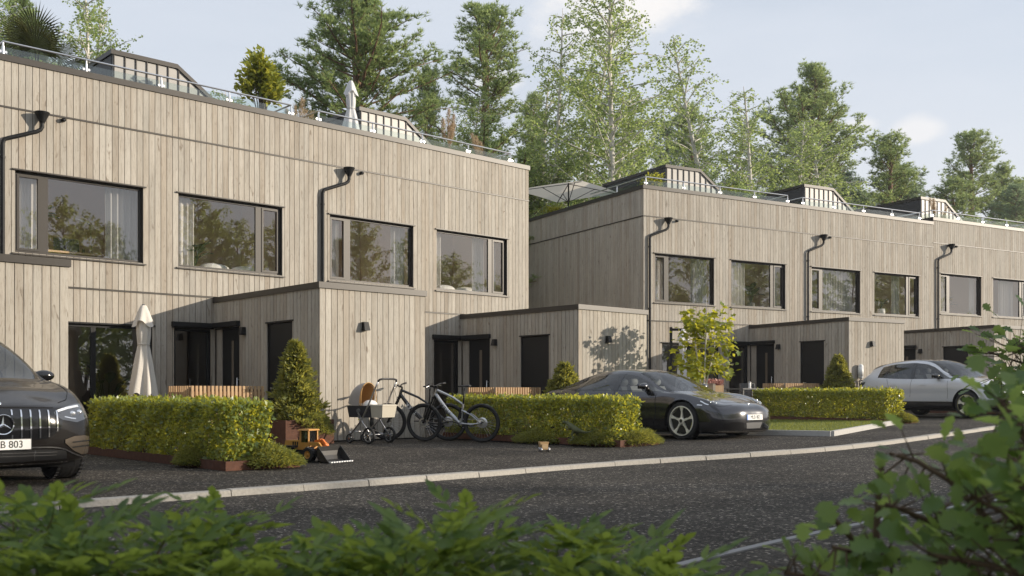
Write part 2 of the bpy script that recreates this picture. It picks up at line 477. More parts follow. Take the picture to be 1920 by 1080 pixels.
M['curtain_grey'] = simple('grey_curtain', (0.50, 0.49, 0.47), 0.9, trans=0.3)
M['white'] = simple('white_lacquer', (0.80, 0.79, 0.77), 0.45)
M['linen'] = simple('bed_linen', (0.78, 0.76, 0.73), 0.9, bump=0.4, nscale=9)
M['corten'] = simple('rusted_steel', (0.095, 0.038, 0.021), 0.85, noise=0.5, nscale=14, bump=0.2)
M['soil'] = simple('planting_soil', (0.03, 0.022, 0.016), 0.95, noise=0.5, nscale=30, bump=0.8)
M['kerb'] = simple('granite_kerb', (0.37, 0.345, 0.305), 0.8, noise=0.30, nscale=38, bump=0.35)
M['concrete'] = simple('cast_concrete', (0.46, 0.45, 0.43), 0.85, noise=0.12, nscale=12, bump=0.2)
M['road'] = asphalt_mat('road_asphalt', (0.017, 0.0152, 0.0133), (0.050, 0.0442, 0.037), (0.34, 0.30, 0.25), 1.0)
M['yard'] = asphalt_mat('yard_asphalt', (0.016, 0.0138, 0.0118), (0.046, 0.0395, 0.0325), (0.33, 0.29, 0.235), 0.9)
M['canvas'] = simple('parasol_canvas', (0.72, 0.68, 0.62), 0.9, noise=0.05, nscale=30, bump=0.15, trans=0.15)
M['white_canvas'] = simple('white_parasol_canvas', (0.80, 0.80, 0.80), 0.9, trans=0.25)
M['pole_wood'] = simple('parasol_pole_wood', (0.30, 0.15, 0.07), 0.5)
M['rubber'] = simple('tyre_rubber', (0.016, 0.016, 0.017), 0.75)
M['grey_plastic'] = simple('grey_plastic', (0.12, 0.12, 0.12), 0.6)
M['black_plastic'] = simple('black_plastic', (0.012, 0.012, 0.013), 0.45)
M['silver'] = simple('silver_alloy', (0.62, 0.62, 0.63), 0.25, 1.0)
M['chrome'] = simple('chrome', (0.85, 0.85, 0.86), 0.08, 1.0)
M['letter_black'] = simple('black_lettering', (0.01, 0.01, 0.01), 0.6)
M['letter_white'] = simple('white_lettering', (0.85, 0.85, 0.85), 0.5)
M['plate'] = simple('plate_white', (0.80, 0.80, 0.78), 0.4)
M['eu_blue'] = simple('plate_blue_band', (0.03, 0.16, 0.55), 0.4)
M['bark_birch'] = simple('birch_bark', (0.55, 0.52, 0.48), 0.9, noise=0.5, nscale=5)
M['bark_pine'] = simple('pine_bark', (0.20, 0.115, 0.075), 0.95, noise=0.4, nscale=4)
M['bark'] = simple('grey_bark', (0.16, 0.125, 0.09), 0.95, noise=0.4, nscale=12)
M['twig'] = simple('brown_twigs', (0.10, 0.065, 0.04), 0.9)
M['birch_leaf'] = leaf_mat('birch_leaves', (0.10, 0.17, 0.06), (0.27, 0.34, 0.12), (0.62, 0.74, 0.24), 0.5)
M['pine_needle'] = leaf_mat('pine_needles', (0.085, 0.15, 0.075), (0.24, 0.30, 0.13), (0.60, 0.72, 0.26), 0.52, 0.6)
M['pine_needle_far'] = leaf_mat('blue_green_needles', (0.10, 0.165, 0.11), (0.23, 0.31, 0.19), (0.5, 0.62, 0.32), 0.5, 0.6)
M['hedge_leaf'] = leaf_mat('hedge_leaves', (0.055, 0.115, 0.055), (0.24, 0.30, 0.08), (0.95, 0.88, 0.08), 0.42, 0.30, 0.6)
M['conifer'] = leaf_mat('conifer_sprays', (0.08, 0.12, 0.04), (0.30, 0.31, 0.09), (0.65, 0.60, 0.10), 0.45)
M['juniper'] = leaf_mat('juniper_sprays', (0.08, 0.12, 0.035), (0.26, 0.28, 0.07), (0.6, 0.55, 0.09), 0.42)
M['maple_leaf'] = leaf_mat('yellow_green_leaves', (0.09, 0.17, 0.03), (0.30, 0.31, 0.04), (0.85, 0.80, 0.06), 0.5)
M['shrub_leaf'] = leaf_mat('shrub_leaves', (0.06, 0.125, 0.025), (0.16, 0.235, 0.045), (0.42, 0.52, 0.08), 0.45)
M['oak_leaf'] = leaf_mat('oak_leaves', (0.065, 0.14, 0.04), (0.17, 0.26, 0.07), (0.50, 0.64, 0.15), 0.48, 0.4)
M['roof_leaf'] = leaf_mat('laurel_leaves', (0.09, 0.15, 0.03), (0.27, 0.30, 0.06), (0.75, 0.72, 0.09), 0.48)
M['palm'] = leaf_mat('palm_fronds', (0.016, 0.026, 0.010), (0.035, 0.05, 0.018), (0.20, 0.19, 0.05), 0.25)
M['pampas'] = leaf_mat('pampas_plumes', (0.40, 0.30, 0.19), (0.58, 0.45, 0.30), (0.60, 0.45, 0.28), 0.4)
M['grass_blade'] = leaf_mat('grass_blades', (0.08, 0.13, 0.025), (0.20, 0.24, 0.05), (0.45, 0.46, 0.09), 0.45)
M['house_plant'] = leaf_mat('house_plant_leaves', (0.015, 0.035, 0.015), (0.03, 0.06, 0.03), (0.05, 0.09, 0.03), 0.2)
M['broad_leaf'] = leaf_mat('broad_leaves', (0.10, 0.16, 0.05), (0.22, 0.29, 0.09), (0.78, 0.86, 0.28), 0.6)
M['thin_canvas'] = simple('thin_parasol_canvas', (0.78, 0.72, 0.62), 0.9, trans=0.6)
M['lawn'] = simple('lawn_soil_green', (0.07, 0.10, 0.025), 0.95, noise=0.4, nscale=40)
# ================================================================== ground, road, kerb
KERB_PX = [(117, 941), (193, 936), (297, 928), (416, 920), (540, 911), (650, 903), (747, 896.7), (837, 890), (917, 883), (996, 877.5), (1067, 871.7),
           (1132, 867), (1194, 862.5), (1252, 859), (1306, 855.5), (1357, 852.5), (1406, 849.5), (1500, 843), (1576, 837), (1650, 828.5), (1740, 817), (1832, 804)]
kerb_pts = [pix_ground(*p) for p in KERB_PX]
# continue the line beyond the frame on both sides
d0 = (kerb_pts[0] - kerb_pts[3]).normalized(); d0.z = 0
pre = [kerb_pts[0] + d0 * s for s in (30.0, 12.0, 5.0, 2.0)]
d1 = (kerb_pts[-1] - kerb_pts[-4]); d1.z = 0; d1.normalize()
post = []
p = kerb_pts[-1].copy(); hd = math.atan2(d1.y, d1.x)
for k in range(12):
    hd += math.radians(0.5)
    p = p + Vector((math.cos(hd), math.sin(hd), 0)) * 3.0
    post.append(p.copy())
kerb_line = pre + kerb_pts + post

def smooth_line(pts, step):
    """Resample a polyline (x,y) at even steps after light smoothing."""
    a = np.array([(q.x, q.y) for q in pts])
    s = np.concatenate([[0], np.cumsum(np.linalg.norm(np.diff(a, axis=0), axis=1))])
    t = np.arange(0, s[-1], 0.25)
    b = np.stack([np.interp(t, s, a[:, 0]), np.interp(t, s, a[:, 1])], 1)
    k = np.ones(9) / 9
    c = b.copy()
    for i in range(2):
        c[:, i] = np.convolve(np.pad(b[:, i], 4, mode='edge'), k, 'valid')
    s2 = np.concatenate([[0], np.cumsum(np.linalg.norm(np.diff(c, axis=0), axis=1))])
    t2 = np.arange(0, s2[-1], step)
    return np.stack([np.interp(t2, s2, c[:, 0]), np.interp(t2, s2, c[:, 1])], 1)

ROAD_DROP = 0.055
# road sheet: one big surface to the horizon
xs = np.concatenate([[-600, -200, -80], np.arange(-40, 61, 2.0), [90, 200, 600]])
ys = np.concatenate([[-600, -150, -60], np.arange(-20, 101, 4.0), [150, 300, 900]])
mb = MB()
mb.grid([[(x, y, zg(min(x, 40)) - ROAD_DROP) for x in xs] for y in ys])
road = mb.build('road', M['road'])
road.data.flip_normals()
tag(road, 'dark grey asphalt road with pale stone chips in front of the houses', kind='structure')

# yard: the raised paving between kerb and houses
kl = smooth_line(kerb_line, 0.5)
dirb = np.array([-0.55, 0.835])
mb = MB()
rows = []
for s in [0.0, 1.0, 3.0, 6.0, 12.0, 25.0, 45.0, 80.0]:
    rows.append([(q[0] + dirb[0] * s, q[1] + dirb[1] * s, zg(min(q[0] + dirb[0] * s, 40)) - 0.004) for q in kl])
rows.insert(0, [(q[0], q[1], zg(min(q[0], 40)) - 0.3) for q in kl])
mb.grid(rows)
yard = mb.build('pavement', M['yard'])
yard.data.flip_normals()
tag(yard, 'dark asphalt parking yard between kerb and house fronts', kind='structure')

# kerb stones, each a part
kerb = empty('kerb')
tag(kerb, 'row of pale grey granite kerb stones curving along the road', kind='structure')
STONE = 0.78
ks = smooth_line(kerb_line[2:], STONE / 4)
n_st = (len(ks) - 1) // 4
for i in range(n_st):
    seg = ks[i * 4:i * 4 + 5]
    if seg[0][0] > 30: break
    mb = MB(); n = len(seg)
    prof = [(-0.07, -0.25), (-0.07, 0.000), (-0.058, 0.008), (0.045, 0.008), (0.060, 0.001), (0.072, -0.05), (0.074, -0.25)]
    jz = random.uniform(-0.005, 0.005); jt = random.uniform(-0.006, 0.006)
    ring = []
    for k in range(n):
        a = seg[max(k - 1, 0)]; b = seg[min(k + 1, n - 1)]
        t = Vector((b[0] - a[0], b[1] - a[1], 0)).normalized(); nr = Vector((t.y, -t.x, 0))
        q = Vector((seg[k][0], seg[k][1], zg(min(seg[k][0], 40)) + jz))
        if k == 0: q += t * 0.005
        if k == n - 1: q -= t * 0.005
        ring.append([q + nr * (w + jt * (k - 2) * 0.5) + Vector((0, 0, h)) for w, h in prof])
    m = len(prof)
    vs = [v for r in ring for v in r]
    fs = [(k * m + j, k * m + j + 1, (k + 1) * m + j + 1, (k + 1) * m + j) for k in range(n - 1) for j in range(m - 1)]
    fs += [tuple(range(m))[::-1], tuple((n - 1) * m + j for j in range(m))]
    mb.add(vs, fs)
    mb.build('kerb_stone', M['kerb'], kerb)

# flush edging strip on the near side of the road
STRIP_PX = [(1190, 1083), (1330, 1046), (1480, 1011), (1620, 982), (1725, 963), (1900, 936)]
sp = [pix_ground(x, y, -ROAD_DROP) for x, y in STRIP_PX]
dd = (sp[0] - sp[2]).normalized()
sp = [sp[0] + dd * 6, sp[0] + dd * 2] + sp
dd = (sp[-1] - sp[-3]).normalized()
sp = sp + [sp[-1] + dd * 5]
ss = smooth_line(sp, 0.4)
mb = MB()
rows = [[], [], [], []]
for k in range(len(ss)):
    a = ss[max(k - 1, 0)]; b = ss[min(k + 1, len(ss) - 1)]
    t = Vector((b[0] - a[0], b[1] - a[1], 0)).normalized(); nr = Vector((t.y, -t.x, 0))
    q = Vector((ss[k][0], ss[k][1], zg(ss[k][0]) - ROAD_DROP))
    for r, (w, h) in enumerate(((-0.03, -0.02), (-0.03, 0.014), (0.03, 0.014), (0.03, -0.02))):
        rows[r].append(q + nr * w + Vector((0, 0, h)))
mb.grid(rows)
strip = mb.build('road_edging', simple('edging_steel', (0.20, 0.20, 0.205), 0.6, noise=0.15))
tag(strip, 'thin grey edging strip along the near side of the road', kind='structure')

# lawn patch with its concrete edging
LAWN = [pix_ground(1559.5, 817.5), pix_ground(1677, 795.5)]
A_, B_ = LAWN
C_ = B_ - VR * 5.2 + UR * -0.6
D_ = A_ - VL * 5.6
H_ = 0.085
mb = MB()
quad = [A_, B_, C_, D_]
mb.add([Vector((q.x, q.y, zg(q.x) + H_ - 0.02)) for q in quad], [(0, 1, 2, 3)])
lawn = mb.build('lawn', M['lawn'])
tag(lawn, 'small mown lawn between the dark sports car and the hedge', kind='structure')
edge = empty('lawn_kerb')
tag(edge, 'pale concrete edging round the small lawn', kind='structure')
for a, b in ((A_, B_), (D_, A_)):
    n = 5
    for k in range(n):
        p0 = a.lerp(b, k / n); p1 = a.lerp(b, (k + 1) / n); t = (p1 - p0).normalized()
        p0 = p0 + t * 0.003; p1 = p1 - t * 0.003
        s = Vector((t.y, -t.x, 0)) * 0.045
        mb = MB()
        mb.hexa([Vector((q.x, q.y, zg(q.x) + dz)) for dz in (-0.05, H_ + 0.01) for q in (p0 - s, p0 + s, p1 + s, p1 - s)][0:4] +
                [Vector((q.x, q.y, zg(q.x) + H_ + 0.01)) for q in (p0 - s, p0 + s, p1 + s, p1 - s)])
        mb.build('edging_block', M['concrete'], edge)
# grass blades on the lawn
NB = 22000
r1 = RNG.random((NB, 2))
qa = np.array([(q.x, q.y) for q in quad])
base = (qa[0] * ((1 - r1[:, :1]) * (1 - r1[:, 1:])) + qa[1] * (r1[:, :1] * (1 - r1[:, 1:])) + qa[2] * (r1[:, :1] * r1[:, 1:]) + qa[3] * ((1 - r1[:, :1]) * r1[:, 1:]))
ang = RNG.random(NB) * 2 * np.pi
hh = RNG.uniform(0.025, 0.055, NB)
zz = np.array([zg(x) for x in base[:, 0]]) + H_ - 0.02
side = np.stack([np.cos(ang), np.sin(ang)], 1) * 0.004
lean = RNG.normal(0, 0.015, (NB, 2))
v = np.zeros((NB, 3, 3))
v[:, 0, :2] = base - side; v[:, 1, :2] = base + side; v[:, 2, :2] = base + lean
v[:, 0, 2] = v[:, 1, 2] = zz; v[:, 2, 2] = zz + hh
me = np_mesh('grass', v.reshape(-1, 3), np.arange(NB * 3).reshape(-1, 3), 3, M['grass_blade'])
tag(link_mesh('grass', me), 'short green grass growing on the small lawn', 'grass', kind='stuff')
# ================================================================== row houses
HW = 7.05                     # width of one house
NB_F = 55                     # boards across a front
Z_CAP, Z_PAR, Z_UP, Z_LOW = 7.40, 6.40, 3.025, 0.02
WIN_UP = [(0.45, 2.95, 3.64, 5.22, 'L'), (3.72, 6.22, 3.64, 5.22, 'R')]
PX0, PX1, PD, PH = 4.53, 7.03, 4.35, 3.02      # porch box

unit = MB(); unit.box(0, 1, 0, 1, 0, 1)
UNIT = unit.mesh('plank', M['wood'])

def rect_minus(x0, x1, z0, z1, holes):
    """Pieces of a rectangle left after cutting out rectangles."""
    xs_ = sorted({x0, x1, *[min(max(h[k], x0), x1) for h in holes for k in (0, 1)]})
    out = []
    for a, b in zip(xs_, xs_[1:]):
        if b - a < 1e-4: continue
        spans = [(z0, z1)]
        for h in holes:
            if h[0] < b - 1e-5 and h[1] > a + 1e-5:
                ns = []
                for s in spans:
                    if h[2] > s[0] + 1e-5: ns.append((s[0], min(s[1], h[2])))
                    if h[3] < s[1] - 1e-5: ns.append((max(s[0], h[3]), s[1]))
                spans = [s for s in ns if s[1] - s[0] > 0.01]
        for s in spans:
            if out and abs(out[-1][1] - a) < 1e-6 and out[-1][2:] == s: out[-1] = (out[-1][0], b, *s)
            else: out.append((a, b, *s))
    return out

def make_house(name, origin, ang, z0, label, single_planks, left_end=False, right_end=False, simple_front=False, porch_only=False):
    rz = math.pi / 2 - ang
    root = empty(name, (origin.x, origin.y, z0), rz)
    tag(root, label, 'house')
    stuff = MB()
    g = 0.0056
    def plank(x0, x1, y0, y1, za, zb, single):
        if single:
            link_mesh('plank', UNIT, root, (x0, y0, za), None, (x1 - x0, y1 - y0, zb - za))
        else:
            stuff.box(x0, x1, y0, y1, za, zb)
    def front_boards(xa, xb, n, y, rows, holes, single):
        w = (xb - xa) / n
        for i in range(n):
            bx0, bx1 = xa + i * w + g, xa + (i + 1) * w - g
            for za, zb in rows:
                for px0, px1, pa, pb in rect_minus(bx0, bx1, za, zb, holes):
                    if px1 - px0 < 0.012: continue
                    j = random.uniform(-0.0025, 0.0)
                    plank(px0, px1, y + j, y + 0.022, pa, pb, single)
    def side_boards(ya, yb, n, x, nx, rows, holes, single):
        """Boards on a wall x = const facing nx (-1 or 1)."""
        w = (yb - ya) / n
        for i in range(n):
            by0, by1 = ya + i * w + g, ya + (i + 1) * w - g
            for za, zb in rows:
                for py0, py1, pa, pb in rect_minus(by0, by1, za, zb, holes):
                    if py1 - py0 < 0.012: continue
                    j = random.uniform(0, 0.0025)
                    a, b = (x - j, x + 0.022) if nx < 0 else (x - 0.022, x + j)
                    plank(a, b, py0, py1, pa, pb, single)
    # ---- main front
    holes_up = [w[:4] for w in WIN_UP]
    holes_low = [(0.75, 3.15, 0.0, 2.32), (3.62, 4.46, 0.0, 2.32), (PX0 + 0.03, PX1, 0.0, 3.0)]
    rows3 = [(Z_PAR + 0.022, Z_CAP - 0.12), (Z_UP + 0.022, Z_PAR - 0.018), (Z_LOW, Z_UP - 0.018)]
    holes = holes_up + holes_low
    if not simple_front:
        front_boards(0.0, HW, NB_F, 0.0, rows3, holes, single_planks and not porch_only)
    # ---- porch boards
    front_boards(PX0, PX1, 19, -PD, [(Z_LOW, PH - 0.115)], [], single_planks)
    side_boards(-PD + 0.024, 0.0, 33, PX0, -1, [(Z_LOW, PH - 0.115)], [(-3.36, -2.35, 0.0, 2.33), (-1.17, 0.0, 0.0, 2.34)], single_planks)
    side_boards(-PD + 0.024, 0.0, 33, PX1, 1, [(Z_LOW, PH - 0.115)], [], False)
    DEPTH = 9.5
    if left_end:
        side_boards(0.024, DEPTH, 74, 0.0, -1, rows3, [], False)
    if right_end:
        side_boards(0.024, DEPTH, 74, HW, 1, rows3, [], False)
    cl = stuff.build('cladding', M['wood'], root); cl['kind'] = 'stuff'
    # ---- solid walls behind the boards
    wb = MB()
    for px0, px1, pa, pb in rect_minus(0.03, HW - 0.03, 0.0, 7.29, holes_up + [(0.75, 3.15, 0.0, 2.32), (3.62, 4.46, 0.0, 2.32), (PX0 + 0.05, PX1 - 0.05, 0.0, 2.9)]):
        wb.box(px0, px1, 0.0225, 0.25, pa, pb)
    wb.box(0.026, 0.25, 0.25, DEPTH, 0.0, 7.29); wb.box(HW - 0.25, HW - 0.026, 0.25, DEPTH, 0.0, 7.29)
    wb.box(0.25, HW - 0.25, DEPTH - 0.25, DEPTH, 0.0, 7.29)
    wb.box(0.25, HW - 0.25, 0.25, DEPTH - 0.25, 6.25, 6.75)
    # porch walls
    wb.box(PX0 + 0.03, PX1 - 0.03, -PD + 0.0225, -PD + 0.15, 0.0, PH - 0.02)
    wb.box(PX1 - 0.15, PX1 - 0.0225, -PD + 0.15, 0.02, 0.0, PH - 0.02)
    for py0, py1, pa, pb in rect_minus(-PD + 0.15, -0.01, 0.0, PH - 0.02, [(-3.36, -2.35, -1, 2.33), (-1.17, 0.02, -1, 2.34)]):
        wb.box(PX0 + 0.0225, PX0 + 0.15, py0, py1, pa, pb)
    wb.box(PX0 + 0.15, PX1 - 0.15, -PD + 0.15, -0.01, 2.8, PH - 0.02)
    wb.build('wall', M['backing'], root)
    # ---- metal edges
    fb = MB()
    fb.box(-0.0 if not left_end else -0.03, HW if not right_end else HW + 0.03, -0.03, 0.30, Z_CAP - 0.12, Z_CAP)
    if left_end: fb.box(-0.03, 0.27, 0.30, DEPTH, Z_CAP - 0.12, Z_CAP)
    if right_end: fb.box(HW - 0.27, HW + 0.03, 0.30, DEPTH, Z_CAP - 0.12, Z_CAP)
    fb.build('parapet_cap', M['bronze'], root)
    pf = MB()
    pf.box(PX0 - 0.03, PX1 + 0.03, -PD - 0.035, -PD + 0.12, PH - 0.115, PH)
    pf.box(PX0 - 0.03, PX0 + 0.12, -PD + 0.12, -0.004, PH - 0.115, PH - 0.001)
    pf.box(PX1 - 0.12, PX1 + 0.03, -PD + 0.12, -0.004, PH - 0.115, PH - 0.001)
    pf.box(PX0 + 0.12, PX1 - 0.12, -PD + 0.12, -0.004, PH - 0.05, PH - 0.02)
    pf.build('porch_fascia', M['bronze'], root)
    for zf, xa, xb in ((Z_PAR, 0.0, HW), (Z_UP, 0.0, PX0 - 0.035)):
        fl = MB(); fl.box(xa if not (left_end and xa == 0) else -0.018, xb, -0.018, 0.02, zf - 0.014, zf + 0.014)
        if left_end and xa == 0: fl.box(-0.018, 0.02, 0.02, DEPTH, zf - 0.014, zf + 0.014)
        fl.build('flashing', M['bronze'], root)
    # ---- upper windows
    if not simple_front:
        for wx0, wx1, wz0, wz1, sd in WIN_UP:
            fr = MB(); ya, yb = 0.085, 0.15; t = 0.055
            fr.box(wx0, wx1, ya, yb, wz1 - t, wz1); fr.box(wx0, wx1, ya, yb, wz0, wz0 + t)
            fr.box(wx0, wx0 + t, ya, yb, wz0 + t, wz1 - t); fr.box(wx1 - t, wx1, ya, yb, wz0 + t, wz1 - t)
            # reveal lining
            fr.box(wx0 + 0.001, wx0 + 0.012, 0.024, ya, wz0, wz1); fr.box(wx1 - 0.012, wx1 - 0.001, 0.024, ya, wz0, wz1)
            fr.box(wx0 + 0.012, wx1 - 0.012, 0.024, ya, wz1 - 0.012, wz1 - 0.001); fr.box(wx0 + 0.012, wx1 - 0.012, 0.024, ya, wz0 + 0.001, wz0 + 0.012)
            ms = wx0 + 0.56 if sd == 'L' else wx1 - 0.56
            fr.box(ms - 0.075, ms + 0.075, ya + 0.002, yb - 0.002, wz0 + t, wz1 - t)
            fr_o = fr.build('window', M['bronze'], root)
            s0, s1 = (wx0 + t, ms - 0.075) if sd == 'L' else (ms + 0.075, wx1 - t)
            f0, f1 = (ms + 0.075, wx1 - t) if sd == 'L' else (wx0 + t, ms - 0.075)
            sa = MB(); q = 0.045
            sa.box(s0, s1, ya - 0.012, yb - 0.01, wz1 - t - q, wz1 - t); sa.box(s0, s1, ya - 0.012, yb - 0.01, wz0 + t, wz0 + t + q)
            sa.box(s0, s0 + q, ya - 0.012, yb - 0.01, wz0 + t + q, wz1 - t - q); sa.box(s1 - q, s1, ya - 0.012, yb - 0.01, wz0 + t + q, wz1 - t - q)
            sa.build('sash', M['bronze'], fr_o)
            for a, b, qq in ((f0, f1, 0.0), (s0 + q, s1 - q, q)):
                pn = MB(); pn.add([(a, 0.115, wz0 + t + qq), (b, 0.115, wz0 + t + qq), (b, 0.115, wz1 - t - qq), (a, 0.115, wz1 - t - qq)], [(0, 1, 2, 3)])
                pn.build('pane', M['pane'], fr_o)
            sl = MB(); sl.hexa([(wx0 - 0.055, -0.045, wz0 - 0.045), (wx1 + 0.055, -0.045, wz0 - 0.045), (wx1 + 0.055, 0.08, wz0 - 0.012), (wx0 - 0.055, 0.08, wz0 - 0.012),
                                (wx0 - 0.055, -0.045, wz0 - 0.018), (wx1 + 0.055, -0.045, wz0 - 0.018), (wx1 + 0.055, 0.08, wz0 + 0.0005), (wx0 - 0.055, 0.08, wz0 + 0.0005)])
            sl.build('sill', M['bronze'], fr_o)
            hd_ = MB(); hd_.box(wx0 - 0.055, wx1 + 0.055, -0.045, 0.03, wz1 + 0.001, wz1 + 0.026)
            hd_.build('head_flashing', M['bronze'], fr_o)
        # rooms
        for a, b in ((0.26, 3.40), (3.46, 6.79)):
            rm = MB(); y0, y1, za, zb = 0.251, 3.1, 3.12, 5.95
            rm.add([(a, y0, za), (b, y0, za), (b, y1, za), (a, y1, za), (a, y0, zb), (b, y0, zb), (b, y1, zb), (a, y1, zb)],
                   [(4, 7, 6, 5), (3, 2, 6, 7), (0, 3, 7, 4), (1, 5, 6, 2)])
            rm.build('room', M['room'], root)
            fl = MB(); fl.add([(a, y0, za + 0.002), (b, y0, za + 0.002), (b, y1, za + 0.002), (a, y1, za + 0.002)], [(0, 1, 2, 3)])
            fl.build('room_floor', M['parquet'], root)
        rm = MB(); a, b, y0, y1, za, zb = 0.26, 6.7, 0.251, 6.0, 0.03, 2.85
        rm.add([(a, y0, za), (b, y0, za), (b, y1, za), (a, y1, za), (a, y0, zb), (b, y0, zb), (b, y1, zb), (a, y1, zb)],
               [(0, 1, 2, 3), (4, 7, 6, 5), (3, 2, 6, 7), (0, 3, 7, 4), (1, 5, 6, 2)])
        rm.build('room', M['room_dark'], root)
        # ground-floor glazing
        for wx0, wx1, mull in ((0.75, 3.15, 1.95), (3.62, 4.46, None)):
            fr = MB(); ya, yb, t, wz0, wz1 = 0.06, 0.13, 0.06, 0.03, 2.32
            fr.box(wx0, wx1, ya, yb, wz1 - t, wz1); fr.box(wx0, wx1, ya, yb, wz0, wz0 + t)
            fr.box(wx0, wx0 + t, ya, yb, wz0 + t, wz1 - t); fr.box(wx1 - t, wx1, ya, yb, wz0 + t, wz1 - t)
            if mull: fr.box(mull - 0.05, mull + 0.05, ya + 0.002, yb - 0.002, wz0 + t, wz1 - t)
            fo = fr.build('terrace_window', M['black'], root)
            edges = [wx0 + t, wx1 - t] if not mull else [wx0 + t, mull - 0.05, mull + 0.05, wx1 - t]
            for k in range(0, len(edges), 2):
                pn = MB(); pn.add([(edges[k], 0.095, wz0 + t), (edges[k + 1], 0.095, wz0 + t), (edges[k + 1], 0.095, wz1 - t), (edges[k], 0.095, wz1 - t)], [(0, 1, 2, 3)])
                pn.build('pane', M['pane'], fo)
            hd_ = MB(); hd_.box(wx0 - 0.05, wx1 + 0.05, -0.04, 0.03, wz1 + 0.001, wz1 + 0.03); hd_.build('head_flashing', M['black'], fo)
    # ---- front door in the porch side, shed door, canopy
    dr = MB(); dr.box(PX0 + 0.07, PX0 + 0.12, -1.14, -0.28, 0.03, 2.31)
    d_o = dr.build('front_door', M['black'], root)
    sl = MB(); sl.box(PX0 + 0.064, PX0 + 0.0695, -0.80, -0.70, 0.35, 2.05); sl.build('glass_slit', simple('smoked_slit_glass', (0.16, 0.13, 0.10), 0.15) if 'smoked_slit_glass' not in MATS else MATS['smoked_slit_glass'], d_o)
    hn = MB(); hn.tube([(PX0 + 0.02, -1.04, 0.85), (PX0 + 0.02, -1.04, 1.25)], 0.014, 8); hn.box(PX0 + 0.02, PX0 + 0.07, -1.05, -1.03, 0.88, 0.90); hn.box(PX0 + 0.02, PX0 + 0.07, -1.05, -1.03, 1.2, 1.22)
    hn.build('handle', M['steel'], d_o, True)
    dfm = MB(); dfm.box(PX0 + 0.03, PX0 + 0.14, -1.168, -1.142, 0.02, 2.338); dfm.box(PX0 + 0.03, PX0 + 0.14, -1.142, -0.002, 2.312, 2.338)
    dfm.build('door_frame', M['black'], root)
    sp_ = MB(); sp_.box(PX0 + 0.05, PX0 + 0.10, -0.275, -0.03, 0.03, 2.31); sp_.build('side_panel', M['wood'], root)
    sd_ = MB(); sd_.box(PX0 + 0.05, PX0 + 0.10, -3.34, -2.37, 0.03, 2.31); s_o = sd_.build('shed_door', M['black'], root)
    tr_ = MB(); tr_.box(PX0 - 0.02, PX0 + 0.06, -3.40, -2.31, 2.332, 2.36); tr_.build('door_head', M['black'], s_o)
    tr_ = MB(); tr_.tube([(PX0 + 0.02, -2.46, 1.02), (PX0 + 0.02, -2.58, 1.02)], 0.01, 6); tr_.box(PX0 + 0.02, PX0 + 0.05, -2.47, -2.45, 1.0, 1.04); tr_.build('handle', M['steel'], s_o)
    cn = MB(); cn.box(PX0 - 0.10, PX0 + 0.14, -1.22, -0.10, 2.342, 2.45); cn.box(3.56, PX0 + 0.14, -0.10, 0.02, 2.352, 2.45)
    cn.build('canopy', M['black'], root)
    cp = MB(); cp.box(4.46, PX0 + 0.02, 0.024, 0.14, 0.02, 2.34); cp.build('corner_post', M['black'], root)
    # ---- rainwater pipe with hopper, overflow spout
    if not simple_front:
        dp = MB()
        fx, fy = 0.90, -0.15
        path = [(fx, fy, 6.2), (fx, fy, 6.10), (fx - 0.03, fy + 0.005, 6.04), (fx - 0.10, fy + 0.012, 5.99), (0.32, -0.075, 5.80), (0.24, -0.066, 5.76), (0.215, -0.062, 5.68), (0.215, -0.062, 0.05)]
        dp.tube(path, 0.04, 12)
        d_o = dp.build('downpipe', M['black'], root, True, 50)
        hp = MB(); hp.lathe([(0.0, 6.385), (0.135, 6.385), (0.14, 6.375), (0.045, 6.17), (0.0, 6.17)], 20, Matrix.Translation((fx, fy, 0)))
        hp.box(fx - 0.03, fx + 0.03, fy + 0.1, 0.0, 6.30, 6.37)
        hp.build('hopper', M['black'], d_o, True, 30)
        for zb_ in (5.4, 3.4, 1.4):
            br = MB(); br.tube([(0.215, -0.062, zb_), (0.215, -0.062, zb_ + 0.04)], 0.048, 12); br.box(0.20, 0.23, -0.03, 0.0, zb_ + 0.005, zb_ + 0.035); br.build('bracket', M['black'], d_o)
        ov = MB(); ov.tube([(1.33, 0.01, 6.335), (1.33, -0.09, 6.33)], 0.04, 14, caps=False); ov.tube([(1.33, -0.089, 6.33), (1.33, 0.0, 6.335)], 0.033, 14); ov.build('overflow_spout', M['black'], root, True)
    # ---- roof hood over the stairs
    hx0, hy0, hy1 = 3.60, 3.40, 7.4
    poly = [(hx0, 6.7), (hx0, 9.02), (5.20, 9.02), (6.92, 7.83), (6.92, 6.7)]
    hb = MB(); hb.prism([(x, hy0, z) for x, z in poly], (0, hy1 - hy0, 0))
    h_o = hb.build('roof_hood', M['hood_metal'], root)
    cpb = MB()
    def slab(a, b):
        (xa, za), (xb, zb) = a, b
        cpb.hexa([(xa, hy0 - 0.05, za), (xb, hy0 - 0.05, zb), (xb, hy1 + 0.05, zb), (xa, hy1 + 0.05, za),
                  (xa, hy0 - 0.05, za + 0.11), (xb, hy0 - 0.05, zb + 0.11), (xb, hy1 + 0.05, zb + 0.11), (xa, hy1 + 0.05, za + 0.11)])
    slab((hx0 - 0.05, 9.021), (5.20, 9.021)); slab((5.20, 9.021), (6.99, 7.785))
    cpb.build('hood_cap', M['bronze'], h_o)
    x = hx0 + 0.02
    while x < 6.9:
        top = 9.02 if x < 5.2 else 9.02 - (x - 5.2) * 1.19 / 1.72
        sm = MB(); sm.box(x, x + 0.022, hy0 - 0.03, hy0 - 0.001, 6.8, top - 0.002); sm.build('seam', M['bronze'], h_o)
        x += 0.268
